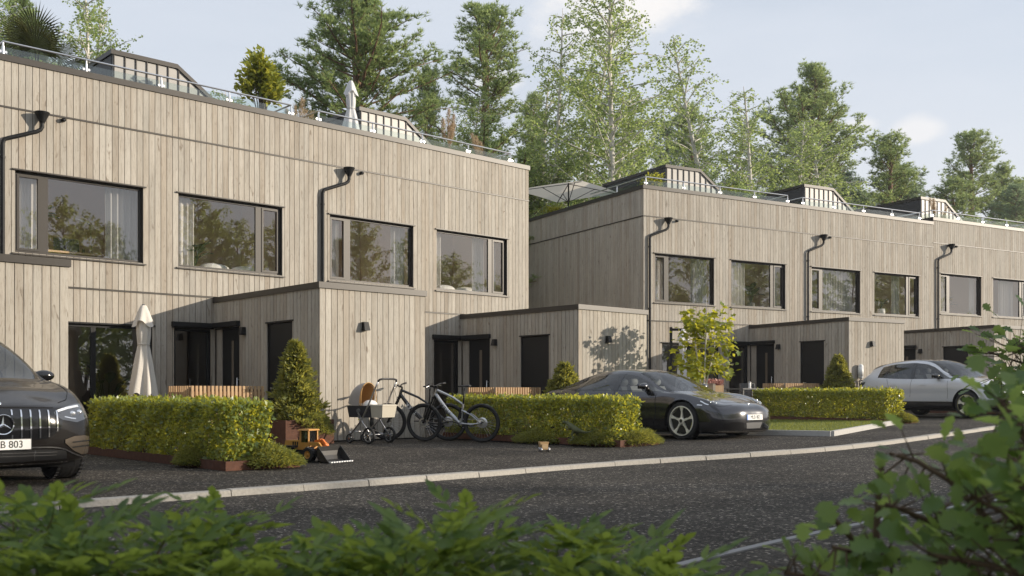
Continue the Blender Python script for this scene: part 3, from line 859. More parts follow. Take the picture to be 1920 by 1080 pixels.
    lb = MB(); lb.box(hx0 - 0.02, hx0 - 0.001, hy0 + 0.03, hy1, 6.8, 9.0); lb.build('shaded_side_sheet', M['hood_shaded'], h_o)  # dark grey metal side, with its shade put into the colour
    # ---- railing
    ry, rz_ = 0.30, 7.74
    xs_ = [0.32 + 1.575 * k for k in range(5)]
    rl = MB(); rl.tube([(xs_[0], ry + 3.2, rz_), (xs_[0], ry, rz_), (xs_[-1], ry, rz_), (xs_[-1], ry + 3.2, rz_)], 0.022, 8)
    r_o = rl.build('railing', M['steel'], root, True, 40)
    posts = [(x, ry) for x in xs_] + [(xs_[0], ry + 1.6), (xs_[-1], ry + 1.6)]
    for x, y in posts:
        ps = MB(); ps.tube([(x, y, 6.76), (x, y, rz_ - 0.02)], 0.018, 8)
        ps.tube([(x, y, rz_ - 0.35), (x, y, rz_ - 0.09)], 0.026, 8)
        ps.build('post', M['steel'], r_o, True, 40)
        if y == ry:
            ck = MB()
            for s in (-0.05, 0.05):
                ck.tube([(x + s, y - 0.014, rz_ - 0.20), (x + s, y + 0.014, rz_ - 0.20)], 0.028, 10)
            ck.build('glass_clamp', M['steel'], r_o)
    for a, b in zip(xs_, xs_[1:]):
        gp = MB(); gp.box(a + 0.05, b - 0.05, ry - 0.006, ry + 0.006, 6.85, rz_ - 0.10); gp.build('glass_panel', M['rail_glass'], r_o)
    for x in (xs_[0], xs_[-1]):
        gp = MB(); gp.box(x - 0.006, x + 0.006, ry + 0.06, ry + 3.1, 6.85, rz_ - 0.10); gp.build('glass_panel', M['rail_glass'], r_o)
    return root

P0 = pix_ground(599, 829); P0.z = 0
OL = P0 - VL * PD - UL * PX0                         # origin of the first left house in full view
OR = Vector((4.232, 32.05, 0))                       # near corner of the right-hand row
Z_R = 0.23
house_l0 = make_house('row_house', OL - UL * HW, ANG_L, 0.0, 'timber house mostly beyond the left picture edge, only its porch front showing', True, porch_only=True)
house_l1 = make_house('row_house', OL, ANG_L, 0.0, 'grey timber house with a desk in its upper window behind the long left hedge', True)
house_l2 = make_house('row_house', OL + UL * HW, ANG_L, 0.0, 'end timber house of the near row, its porch wall dappled by tree shadow', True, right_end=True)
house_r1 = make_house('row_house', OR, ANG_R, Z_R, 'corner timber house of the far row with a dark shaded side wall', False, left_end=True)
house_r2 = make_house('row_house', OR + UR * HW, ANG_R, Z_R, 'middle timber house of the far row with a charger on its porch', False)
house_r3 = make_house('row_house', OR + UR * 2 * HW, ANG_R, Z_R + 0.18, 'last timber house of the far row with a slightly higher roof', False, left_end=True)
for o in (house_l0, house_l1, house_l2): o['group'] = 'timber houses in the near row'
for o in (house_r1, house_r2, house_r3): o['group'] = 'timber houses in the far row'

def hw(house, x, y, z):
    """House coordinates to world."""
    c, s = math.cos(house.rotation_euler.z), math.sin(house.rotation_euler.z)
    return Vector((house.location.x + c * x - s * y, house.location.y + s * x + c * y, house.location.z + z))
# ================================================================== vegetation tools
def unit_rows(a):
    return a / np.maximum(np.linalg.norm(a, axis=1, keepdims=True), 1e-9)

def leaf_mesh(name, pos, axis, nrm, L, W, mat, fold=0.18):
    """One folded rhombus per leaf."""
    n = len(pos)
    axis = unit_rows(axis)
    side = unit_rows(np.cross(axis, nrm)); up = np.cross(side, axis)
    L = np.broadcast_to(L, (n,))[:, None]; W = np.broadcast_to(W, (n,))[:, None]
    v = np.zeros((n, 4, 3))
    v[:, 0] = pos
    v[:, 1] = pos + axis * L * 0.48 + side * W * 0.5 + up * W * fold
    v[:, 2] = pos + axis * L
    v[:, 3] = pos + axis * L * 0.48 - side * W * 0.5 + up * W * fold
    return np_mesh(name, v.reshape(-1, 3), np.arange(n * 4).reshape(-1, 4), 4, mat)

def blade_mesh(name, pos, axis, L, W, mat):
    """One thin triangle per needle."""
    n = len(pos)
    axis = unit_rows(axis)
    r = RNG.normal(size=(n, 3)); side = unit_rows(np.cross(axis, r))
    L = np.broadcast_to(L, (n,))[:, None]; W = np.broadcast_to(W, (n,))[:, None]
    v = np.zeros((n, 3, 3))
    v[:, 0] = pos - side * W * 0.5; v[:, 1] = pos + side * W * 0.5; v[:, 2] = pos + axis * L
    return np_mesh(name, v.reshape(-1, 3), np.arange(n * 3).reshape(-1, 3), 3, mat)

def bend_path(start, dirv, length, n, droop, wob, rng):
    pts = [Vector(start)]; d = Vector(dirv).normalized()
    for i in range(n):
        d = (d + Vector((rng.gauss(0, wob), rng.gauss(0, wob), rng.gauss(0, wob) - droop))).normalized()
        pts.append(pts[-1] + d * (length / n))
    return pts

def make_birch(seed, H=18.0, width=2.6, low=0.16, dens=1.0, lsize=0.10, mat='birch_leaf', bark='bark_birch'):
    rng = random.Random(seed); rg = np.random.default_rng(seed)
    wood = MB()
    tr = bend_path((0, 0, -0.3), (rng.gauss(0, .03), rng.gauss(0, .03), 1), H + 0.3, 16, 0.0, 0.022, rng)
    wood.tube(tr, [0.17 * (1 - i / 16.0) ** 0.8 * H / 18 + 0.012 for i in range(17)], 8)
    P = []; A = []
    nb = int(82 * dens)
    for b in range(nb):
        t = low + (0.985 - low) * (b + rng.random()) / nb
        i = t * 16; k = min(int(i), 15); base = tr[k].lerp(tr[k + 1], i - k)
        prof = max(0.0, 1 - ((t - low) / (1 - low)) ** 3.2) ** 0.9
        ln = width * prof * rng.uniform(0.6, 1.25) + 0.35
        az = b * 2.39996 + rng.gauss(0, .4); el = math.radians(rng.uniform(22, 62))
        br = bend_path(base, (math.cos(az) * math.cos(el), math.sin(az) * math.cos(el), math.sin(el)), ln, 6, 0.075, 0.09, rng)
        wood.tube(br, [0.030 * (1 - q / 6.5) + 0.004 for q in range(7)], 5, caps=False)
        nt = max(3, int(ln * 4.4))
        for j in range(nt):
            s = 0.22 + 0.78 * (j + rng.random()) / nt
            q = s * 6; kk = min(int(q), 5); tp = br[kk].lerp(br[kk + 1], q - kk)
            tl = rng.uniform(0.35, 1.0)
            dv = Vector((rng.gauss(0, .7), rng.gauss(0, .7), rng.uniform(-0.6, 0.4)))
            tw = bend_path(tp, dv, tl, 4, 0.28, 0.12, rng)
            if j % 3 == 0: wood.tube(tw, 0.004, 3, caps=False)
            m = int((tl * 15 + 3) * (0.125 / lsize) ** 1.0)
            f = rg.random(m) * 4; kf = np.minimum(f.astype(int), 3); tt = np.array([list(x) for x in tw])
            pp = tt[kf] * (1 - (f - kf))[:, None] + tt[kf + 1] * (f - kf)[:, None] + rg.normal(0, 0.055, (m, 3))
            P.append(pp); A.append(np.stack([rg.normal(0, .7, m), rg.normal(0, .7, m), rg.uniform(-1.2, 0.2, m)], 1))
    P = np.concatenate(P); A = np.concatenate(A)
    N_ = rg.normal(size=P.shape) + np.array([0, 0, 0.6])
    L = rg.uniform(0.7, 1.35, len(P)) * lsize
    lm = leaf_mesh('crown', P, A, N_, L, L * 0.8, M[mat])
    return wood.mesh('trunk', M[bark], True), lm

def make_pine(seed, H=18.0, width=3.4, low=0.28, gap=0.0, mat='pine_needle', nblade=10, dens=1.0):
    rng = random.Random(seed); rg = np.random.default_rng(seed)
    wood = MB()
    tr = bend_path((0, 0, -0.3), (rng.gauss(0, .02), rng.gauss(0, .02), 1), H + 0.3, 16, 0.0, 0.018, rng)
    wood.tube(tr, [0.23 * (1 - i / 16.0) ** 0.7 * H / 18 + 0.015 for i in range(17)], 8)
    T = []; TD = []
    nb = int(135 * dens)
    for b in range(nb):
        t = low + (0.99 - low) * ((b + rng.random()) / nb) ** 0.9
        if gap and abs(t - gap) < 0.045: continue
        i = t * 16; k = min(int(i), 15); base = tr[k].lerp(tr[k + 1], i - k)
        s_ = (t - low) / (1 - low)
        prof = (1 - s_) ** 0.85 * (0.80 + 0.34 * math.sin(s_ * 13 + seed)) + 0.01
        ln = width * 1.28 * prof * rng.uniform(0.40, 1.15) + 0.22
        az = b * 2.39996 + rng.gauss(0, .5); el = math.radians(rng.uniform(-8, 22) + 38 * s_)
        br = bend_path(base, (math.cos(az) * math.cos(el), math.sin(az) * math.cos(el), math.sin(el)), ln, 6, -0.05, 0.09, rng)
        wood.tube(br, [0.038 * (1 - q / 6.6) * min(1, ln / 2) + 0.005 for q in range(7)], 5, caps=False)
        nt = max(3, int(ln * 4.2))
        for j in range(nt):
            s = 0.16 + 0.84 * (j + rng.random()) / nt
            q = s * 6; kk = min(int(q), 5); tp = br[kk].lerp(br[kk + 1], q - kk)
            fwd = (br[-1] - br[0]).normalized(); sd = fwd.cross(Vector((0, 0, 1))).normalized() * rng.choice((-1, 1))
            dv = fwd * rng.uniform(0.3, 1.0) + sd * rng.uniform(0.2, 1.0) + Vector((0, 0, rng.uniform(0.05, 0.7)))
            tl = rng.uniform(0.30, 0.85) * (0.6 + 0.5 * (1 - s))
            tw = bend_path(tp, dv, tl, 3, -0.12, 0.10, rng)
            if j % 2 == 0: wood.tube(tw, 0.008, 3, caps=False)
            for m in range(11):
                u_ = rng.random() * 0.85 + 0.15
                qq = u_ * 3; k2 = min(int(qq), 2); pnt = tw[k2].lerp(tw[k2 + 1], qq - k2)
                T.append((pnt.x + rng.gauss(0, .085), pnt.y + rng.gauss(0, .085), pnt.z + rng.gauss(0, .07)))
                dd_ = (tw[-1] - tw[0]).normalized() + Vector((0, 0, 0.45))
                TD.append(tuple(dd_))
    T = np.array(T); TD = np.array(TD)
    n = len(T)
    pos = np.repeat(T, nblade, 0); ax = np.repeat(TD, nblade, 0) + rg.normal(0, 0.75, (n * nblade, 3))
    bm_ = blade_mesh('crown', pos, ax, rg.uniform(0.10, 0.22, n * nblade), 0.028, M[mat])
    return wood.mesh('trunk', M['bark_pine'], True), bm_

def put_tree(name, meshes, loc, scale=1.0, rz=0.0, label='', cat='tree', group=None, zs=1.0):
    r = empty(name, loc, rz)
    r.scale = (scale, scale, scale * zs)
    link_mesh('trunk', meshes[0], r); link_mesh('crown', meshes[1], r)
    return tag(r, label, cat, group)

BIRCH = [make_birch(3), make_birch(14, width=2.2, dens=0.9), make_birch(27, H=18, width=3.0, dens=1.15)]
PINE = [make_pine(5, width=5.0, low=0.20, dens=1.35), make_pine(9, width=4.0, low=0.22, gap=0.66, dens=1.1), make_pine(21, width=3.8, low=0.26, mat='pine_needle_far', dens=1.1),
        make_pine(33, width=4.6, low=0.16, dens=1.3, mat='pine_needle')]

BROAD = [make_birch(51, H=18, width=5.6, low=0.10, dens=1.15, lsize=0.20, mat='broad_leaf', bark='bark'), make_birch(52, H=18, width=4.6, low=0.12, dens=1.1, lsize=0.19, mat='broad_leaf', bark='bark')]
G_BACK = 'tall trees behind the houses'
def back_tree(kind, k, px, py_top, dist, label, rz=0.0, wide=1.0):
    top = pix_at(px, py_top, dist); base_z = 0.4
    s = (top.z - base_z) / 18.0
    r = put_tree('birch_tree' if kind is BIRCH else 'pine_tree', kind[k], (top.x, top.y, base_z), 1.0, rz, label, 'tree', G_BACK)
    r.scale = (s * wide * 1.22, s * wide * 1.22, s)
    return r
back_tree(PINE, 0, 690, -12, 39.5, 'broad tall pine rising behind the closed white roof parasol', 0.4, 1.4)
back_tree(PINE, 1, 905, 26, 53, 'slender pine with bare trunk gap left of the tall birches', 1.2, 1.45)
back_tree(PINE, 3, 960, 178, 57, 'lower dark pine right behind the end of the near row', 2.2, 0.9)
back_tree(BIRCH, 1, 1018, 6, 49, 'thin pale birch at the left of the central birch clump', 0.3, 0.85)
back_tree(BIRCH, 2, 1128, -60, 45.5, 'tallest full birch in the centre of the picture', 1.7, 1.02)
back_tree(BIRCH, 0, 1075, 60, 52, 'birch between the thin and the tallest central birches', 2.9, 1.1)
back_tree(BIRCH, 2, 1150, 150, 47, 'bushy lower birch over the open roof parasol', 4.0, 1.4)
back_tree(PINE, 2, 1243, 228, 78, 'small far pine in the gap right of the central birches', 0.8, 0.85)
back_tree(BIRCH, 0, 1372, 66, 62, 'slender birch with white trunk over the corner house', 0.9, 1.05)
back_tree(BIRCH, 1, 1440, 150, 56, 'birch leaning in front of the dark spreading pine', 2.2, 1.25)
back_tree(PINE, 0, 1476, 118, 71, 'dark spreading pine behind the slender birch', 2.6, 1.35)
back_tree(PINE, 3, 1335, 190, 76, 'dark pine branches left of the slender birch', 4.2, 1.15)
back_tree(BIRCH, 2, 1560, 205, 60, 'rounded birch at the right foot of the dark spreading pine', 5.2, 1.3)
back_tree(PINE, 1, 1673, 255, 66, 'upright pine left of the two far right pines', 3.9, 1.35)
back_tree(PINE, 2, 1740, 306, 73, 'low bushy pine between the two upright right pines', 1.9, 1.6)
back_tree(PINE, 1, 1824, 255, 84, 'upright pine near the right picture edge', 0.2, 1.4)
back_tree(PINE, 3, 1780, 330, 79, 'low dark pine behind the third roof hood', 2.9, 1.5)
back_tree(PINE, 0, 1925, 312, 92, 'pine cut by the right picture edge', 5.0, 1.2)
back_tree(PINE, 3, 1868, 350, 96, 'low pine right of the upright right pine', 1.0, 1.4)
back_tree(BIRCH, 1, 190, -70, 33.5, 'birch with white trunk behind the first roof hood', 2.4, 0.95)
back_tree(BIRCH, 0, 100, -40, 35.5, 'leafy birch behind the roof palm', 5.0, 0.9)
back_tree(BIRCH, 2, 8, -60, 37, 'birch cut by the left picture edge', 1.0, 0.9)
back_tree(PINE, 0, 40, -10, 43, 'olive pine behind the roof palm', 1.0, 0.7)
back_tree(PINE, 3, 760, 130, 45, 'bushy pine at the right foot of the broad pine', 2.0, 0.8)
back_tree(BIRCH, 2, 860, 175, 49, 'leafy birch at the foot of the slender pine', 3.3, 0.95)

back_tree(BIRCH, 2, 470, 175, 50, 'birch tops low behind the laurel bush', 0.5, 1.1)
back_tree(BIRCH, 0, 815, 215, 48, 'birch foot left of the slender pine', 4.4, 1.2)
back_tree(BIRCH, 1, 985, 150, 52, 'birch tops behind the end of the near row', 5.6, 1.2)
back_tree(BIRCH, 2, 1215, 215, 58, 'low birch right of the central birches', 0.1, 1.2)
back_tree(BIRCH, 0, 1510, 250, 62, 'yellow birch foot below the dark spreading pine', 2.0, 1.3)
back_tree(PINE, 2, 1620, 330, 84, 'low pine behind the second far roof hood', 3.0, 1.3)
back_tree(PINE, 2, 1900, 345, 86, 'far low pine at the right edge', 0.6, 1.4)
back_tree(PINE, 2, 1700, 345, 90, 'low pine left of the third roof hood', 1.3, 1.5)
back_tree(PINE, 2, 1660, 360, 70, 'dark low growth behind the second far roof hood', 2.3, 1.6)
back_tree(BIRCH, 0, 1300, 225, 60, 'birch tops behind the corner roof hood', 3.7, 1.2)
# trees on the sunny side and across the road: mirrored in the windows, shading the road
G_OFF = 'trees across the road beyond the picture'
OFF = [  # kind, index, x, y, height, width factor
    (BROAD, 0, 24, 5.6, 7.5, 1.1), (BIRCH, 1, 30, 8.4, 9.0, 1.0), (BROAD, 1, 37, 4.6, 12.5, 1.0), (BROAD, 1, 29, 5.8, 8.5, 0.9), (BROAD, 0, 21, 2.6, 7.5, 1.1), (BROAD, 0, 31, -1.0, 11, 1.2), (BROAD, 1, 44, 1.0, 15, 1.0), (BROAD, 0, 52, 5.0, 14, 1.0),
    (BROAD, 0, 40, -6, 14, 1.1), (BROAD, 1, 26, -7, 11, 1.3), (BROAD, 0, 18, -8, 11, 1.2), (BROAD, 1, 60, -2, 16, 1.2), (BROAD, 0, 84, 4.5, 21, 0.75), (BROAD, 1, 94, 7.5, 20, 0.8),
    (BROAD, 1, 80, 13, 15, 1.3), (BROAD, 0, 90, 19, 15, 1.2), (PINE, 1, 74, 4, 16, 1.3), (BROAD, 1, 98, 12, 18, 1.2), (BROAD, 0, 104, 25, 16, 1.2), (BROAD, 1, 116, 20, 18, 1.4),
    (PINE, 3, 12, -16, 15, 1.3), (BROAD, 0, 4, -13, 13, 1.2), (PINE, 0, -5, -15, 15, 1.2), (BROAD, 1, -13, -12, 13, 1.3), (PINE, 1, -20, -9, 16, 1.2),
    (BROAD, 0, -24, 0, 14, 1.2), (PINE, 3, -27, 8, 17, 1.3), (BROAD, 1, -30, 15, 15, 1.3), (PINE, 0, -33, 24, 18, 1.2), (BROAD, 0, -36, 33, 16, 1.2)]  # unseen trees on the left, added to cut sky light on shaded walls
for i, (kd, k, x, y, h, w) in enumerate(OFF):
    s = h / 18.0
    r = put_tree('pine_tree' if kd is PINE else 'birch_tree' if kd is BIRCH else 'broadleaf_tree', kd[k], (x, y, zg(min(x, 40)) - ROAD_DROP), 1.0, i * 1.3, 'tree out of view, seen only as reflection and shadow', 'tree', G_OFF)
    r.scale = (s * w, s * w, s)
# ================================================================== hedges, planters, shrubs, fences in the front gardens
def world_xy(house, x, y): 
    p = hw(house, x, y, 0); return p

def ground_frame(house, name, x, y, label=None, cat=None, group=None):
    """Empty on the ground at house coordinates (x, y), turned like the house."""
    p = hw(house, x, y, 0); p.z = zg(p.x)
    e = empty(name, p, house.rotation_euler.z)
    if label: tag(e, label, cat, group)
    return e

def box_leaves(rg, lx, ly, z0, z1, n, depth=0.10):
    """Leaf positions in a box-shaped hedge, thick near its faces."""
    P = rg.random((n, 3)) * np.array([lx, ly, z1 - z0]) + np.array([0, 0, z0])
    f = rg.integers(0, 5, n); d = np.abs(rg.normal(0, depth * 0.6, n))
    area = np.array([ly * (z1 - z0), ly * (z1 - z0), lx * (z1 - z0), lx * (z1 - z0), lx * ly]); f = rg.choice(5, n, p=area / area.sum())
    wob = 0.026 * np.sin(P[:, 1] * 7 + P[:, 2] * 9) + 0.020 * np.sin(P[:, 1] * 17 + P[:, 0] * 13 + 1.3) + rg.normal(0, 0.014, n) + 0.05 * (rg.random(n) ** 14)
    P[f == 0, 0] = (d - wob)[f == 0]; P[f == 1, 0] = (lx - d + wob)[f == 1]
    P[f == 2, 1] = (d - wob)[f == 2]; P[f == 3, 1] = (ly - d + wob)[f == 3]; P[f == 4, 2] = (z1 - d + wob)[f == 4]
    N_ = np.zeros((n, 3)); N_[f == 0, 0] = -1; N_[f == 1, 0] = 1; N_[f == 2, 1] = -1; N_[f == 3, 1] = 1; N_[f == 4, 2] = 1
    return P, N_

def planter_box(root, lx, ly, h, t=0.012, mat=None, name='panel'):
    """Four steel sides as parts, soil inside."""
    mat = mat or M['corten']
    for x0, x1, y0, y1 in ((0, lx, 0, t), (0, lx, ly - t, ly), (0, t, t, ly - t), (lx - t, lx, t, ly - t)):
        b = MB(); b.box(x0, x1, y0, y1, 0, h); b.build(name, mat, root)
    b = MB(); b.box(t, lx - t, t, ly - t, 0, h - 0.035); b.build('soil', M['soil'], root)

def make_hedge(house, x0, y0, lx, ly, z0, z1, n, seed, label):
    rg = np.random.default_rng(seed)
    root = ground_frame(house, 'hedge', x0, y0, label, 'hedge', 'clipped hedges beside the parking bays')
    P, N_ = box_leaves(rg, lx, ly, z0, z1, n)
    ax = rg.normal(0, 0.8, (n, 3)) + N_ * 0.9 + np.array([0, 0, 0.35])
    nr = rg.normal(0, 0.6, (n, 3)) + N_ + np.array([0, 0, 0.5])
    L = rg.uniform(0.040, 0.078, n)
    o = link_mesh('foliage', leaf_mesh('foliage', P, ax, nr, L, L * 0.62, M['hedge_leaf']), root); o['kind'] = 'stuff'
    tw = MB()
    for k in range(int(ly * 16)):
        x, y = rg.uniform(0.08, lx - 0.08), rg.uniform(0.08, ly - 0.08)
        p = [(x, y, 0.0)]
        for q in range(1, 5): p.append((p[-1][0] + rg.normal(0, .035), p[-1][1] + rg.normal(0, .035), z1 * q / 4.4))
        tw.tube(p, [0.010, 0.008, 0.006, 0.004, 0.002], 4, caps=False)
    w = tw.build('stems', M['twig'], root); w['kind'] = 'stuff'
    return root

def make_juniper(p, rx, ry, h, n, seed, label, rz=0.0, hang=0.0):
    rg = np.random.default_rng(seed)
    root = empty('juniper', p, rz); tag(root, label, 'shrub', 'low junipers in the rusty planters')
    a = rg.random(n) * 2 * np.pi; r = np.sqrt(rg.random(n))
    P = np.stack([np.cos(a) * r * rx, np.sin(a) * r * ry, np.zeros(n)], 1)
    lump = 0.7 + 0.3 * np.sin(P[:, 0] * 9 + seed) * np.cos(P[:, 1] * 11)
    P[:, 2] = h * (1 - r ** 2.2) * lump * rg.uniform(0.55, 1.0, n) + 0.01 - hang * np.maximum(0, r - 0.6)
    ax = np.stack([np.cos(a) * (0.4 + r), np.sin(a) * (0.4 + r), 0.55 - 0.5 * r], 1) + rg.normal(0, 0.45, (n, 3))
    pos = np.repeat(P, 3, 0) + rg.normal(0, 0.018, (n * 3, 3)); axx = np.repeat(ax, 3, 0) + rg.normal(0, 0.4, (n * 3, 3))
    o = link_mesh('foliage', blade_mesh('foliage', pos, axx, rg.uniform(0.03, 0.075, n * 3), 0.014, M['juniper']), root); o['kind'] = 'stuff'
    st = MB()
    for k in range(14):
        b = rg.random() * 6.28; ln = rg.uniform(0.4, 0.9)
        st.tube([(0, 0, 0), (math.cos(b) * rx * ln * .5, math.sin(b) * ry * ln * .5, h * .5), (math.cos(b) * rx * ln, math.sin(b) * ry * ln, h * .35)], [0.012, 0.008, 0.003], 4, caps=False)
    st.build('stems', M['twig'], root)
    return root

def make_conifer(house, x, y, z, h, rad, seed, label):
    rg = np.random.default_rng(seed)
    p = hw(house, x, y, 0); p.z = zg(p.x) + z
    root = empty('conifer', p, rg.random() * 6); tag(root, label, 'conifer', 'small garden conifers by the porches')
    n = 5200
    t = rg.random(n) ** 1.25
    a = rg.random(n) * 2 * np.pi
    R = rad * (1 - t) ** 0.75 * (0.80 + 0.20 * np.sin(a * 3 + t * 14) + 0.18 * np.sin(a * 5 - t * 31) + 0.16 * np.sin(t * 47 + a * 2)) + 0.03
    rr = R * np.sqrt(rg.uniform(0.35, 1.15, n))
    P = np.stack([np.cos(a) * rr, np.sin(a) * rr, t * h], 1)
    ax = np.stack([np.cos(a), np.sin(a), np.full(n, 0.55)], 1) + rg.normal(0, 0.45, (n, 3))
    pos = np.repeat(P, 3, 0) + rg.normal(0, 0.02, (n * 3, 3)); axx = np.repeat(ax, 3, 0) + rg.normal(0, 0.35, (n * 3, 3))
    L = rg.uniform(0.05, 0.13, n * 3)
    nr = rg.normal(0, 1, (n * 3, 3))
    link_mesh('crown', leaf_mesh('crown', pos, axx, nr, L, L * 0.34, M['conifer'], 0.1), root)
    tr = MB(); tr.tube([(0, 0, -0.1), (0, 0, h * 0.9)], [0.03, 0.006], 6); tr.build('trunk', M['bark'], root)
    return root

def slat_fence(house, x0, y0, run, side, ztop, label):
    """L-shaped low screen of upright slats: a front run along x and a short return along +y at its left end."""
    root = ground_frame(house, 'slat_screen', x0, y0, label, 'fence', 'low slat screens in the front gardens')
    dz = root.location.z
    n = int(run / 0.0745)
    sm = MB(); sm.box(0, 0.045, 0, 0.028, 0, ztop); sme = sm.mesh('slat', M['slat'])
    for k in range(n):
        link_mesh('slat', sme, root, (k * 0.0745, 0, 0.03))
    m = int(side / 0.0745)
    s2 = MB(); s2.box(0, 0.028, 0, 0.045, 0, ztop); s2e = s2.mesh('slat', M['slat'])
    for k in range(1, m):
        link_mesh('slat', s2e, root, (0, k * 0.0745 + 0.02, 0.03))
    for z in (0.18, ztop - 0.14):
        r = MB(); r.box(0, run, 0.0285, 0.06, z, z + 0.07); r.box(0.0285, 0.06, 0.06, side, z, z + 0.07); r.build('rail', M['slat'], root)
    # dark boarding behind, as on a bin store
    b = MB(); b.box(0.06, run, 0.061, 0.075, 0.03, ztop - 0.03); b.box(0.061, 0.075, 0.08, side, 0.03, ztop - 0.16); b.build('back_panel', M['backing'], root)
    return root

# ---- the long planters with hedge, one for each bay (house coordinates: planter starts at the porch's right wall)
HX = 7.05
def bay(house, seed, hedge_label, planter_label, jun, y_front=-9.62, y_back=-4.9, top=0.80):
    root = ground_frame(house, 'planter', HX, y_front, planter_label, 'planter', 'long rusty steel planters')
    planter_box(root, 1.0, y_back - y_front, 0.115)
    make_hedge(house, HX + 0.07, y_front + 0.14, 0.60, y_back - y_front - 0.2, 0.10, top, 21000, seed, hedge_label)
    for k, (jx, jy, rx, ry, h, lab) in enumerate(jun):
        p = hw(house, HX + jx, y_front + jy, 0); p.z = zg(p.x) + 0.09
        make_juniper(p, rx, ry, h, 3200, seed * 10 + k, lab, house.rotation_euler.z, 0.10)

bay(house_l0, 41, 'long clipped hedge beside the black car with chrome grille', 'rusty steel planter edging under the hedge nearest the road',
    [(0.66, 0.14, 0.40, 0.36, 0.19, 'juniper spilling over the planter corner behind the toy loader'), (0.02, 0.95, 0.16, 0.26, 0.13, 'small juniper tuft on the shaded side of the left hedge')])
bay(house_l1, 42, 'clipped hedge behind the leaning mountain bikes', 'rusty steel planter edging behind the toy dumper',
    [(0.62, 0.20, 0.56, 0.36, 0.20, 'juniper mat at the planter end beside the sports car'), (0.0, 0.62, 0.20, 0.5, 0.16, 'juniper mat behind the little wooden dumper'), (-0.02, 2.0, 0.18, 0.55, 0.14, 'juniper mat below the toy dinosaur')])
# the hedge by the lawn belongs to the far row
OR0 = empty('far_row_frame', OR - UR * HW + Vector((0, 0, Z_R)), math.pi / 2 - ANG_R)
class _F: pass
far0 = _F(); far0.location = OR - UR * HW; far0.rotation_euler = Vector((0, 0, math.pi / 2 - ANG_R))
bpy.data.objects.remove(OR0)
bay(far0, 43, 'clipped hedge by the lawn in front of the white car', 'rusty steel planter under the hedge by the lawn',
    [(0.72, 0.20, 0.32, 0.30, 0.16, 'juniper at the planter end nearest the white car')])
bay(house_r1, 44, 'short piece of hedge glimpsed under the white car', 'rusty planter behind the white car',
    [])

# ---- conifers in square rusty planters at the porch corners
for hs, lab_p, lab_c, h, r in ((house_l1, 'square rusty planter between conifer and stroller', 'tall conical conifer beside the stroller', 1.46, 0.45),
                               (house_l2, 'square rusty planter behind the sports car', 'round conifer behind the tail of the sports car', 1.20, 0.55),
                               (house_r1, 'square rusty planter behind the lawn hedge', 'dark conical conifer left of the charger', 1.45, 0.55)):
    pr = ground_frame(hs, 'planter', 3.50, -PD - 0.55, lab_p, 'planter', 'square rusty planters at the porch corners')
    planter_box(pr, 1.0, 1.0, 0.44)
    make_conifer(hs, 3.98, -PD - 0.08, 0.36, h, r, int(h * 100), lab_c)
# drooping juniper on the front of the first square planter
p = hw(house_l1, 4.15, -PD - 0.48, 0); make_juniper(p + Vector((0, 0, 0.40)), 0.34, 0.26, 0.13, 1500, 77, 'juniper drooping over the square planter by the stroller', house_l1.rotation_euler.z, 0.55)

slat_fence(house_l1, 2.10, -4.15, 1.42, 1.0, 1.02, 'wooden slat screen behind the long left hedge')
slat_fence(house_l2, 2.10, -4.15, 1.42, 1.0, 1.02, 'wooden slat screen above the bike saddle')
slat_fence(house_r1, 2.10, -4.15, 1.42, 1.0, 1.02, 'wooden slat screen between lawn hedge and dark conifer')
slat_fence(house_r2, 2.10, -4.15, 1.42, 1.0, 1.02, 'wooden slat screen behind the white car')

# ---- wall lamps
lamp_lab = {0: ('lamp on the porch front above the stroller', 'lamp beside the front door above the left hedge'),
            1: ('lamp on the porch front amid the tree shadow', 'lamp beside the front door above the mountain bike'),
            2: ('lamp on the porch front above the charger', 'lamp beside the front door left of the dark conifer'),
            3: ('lamp on the far porch front behind the leafy branch', 'lamp beside the front door above the white car')}
for i, hs in enumerate((house_l1, house_l2, house_r1, house_r2)):
    for k, (x, y, turn) in enumerate(((5.53, -PD, 0), (PX0, -PD + 2.93, -math.pi / 2))):
        p = hw(hs, x, y, 2.14)
        e = empty('wall_lamp', p, hs.rotation_euler.z + turn); tag(e, 'black wedge-shaped ' + lamp_lab[i][k], 'lamp', 'black wall lamps')
        b = MB(); b.hexa([(-0.065, -0.13, 0), (0.065, -0.13, 0), (0.065, -0.006, 0), (-0.065, -0.006, 0), (-0.052, -0.085, 0.165), (0.052, -0.085, 0.165), (0.052, -0.006, 0.165), (-0.052, -0.006, 0.165)])
        b.build('housing', M['black'], e)
        b = MB(); b.box(-0.05, 0.05, -0.0055, -0.001, 0.02, 0.15); b.build('back_plate', M['black_plastic'], e)

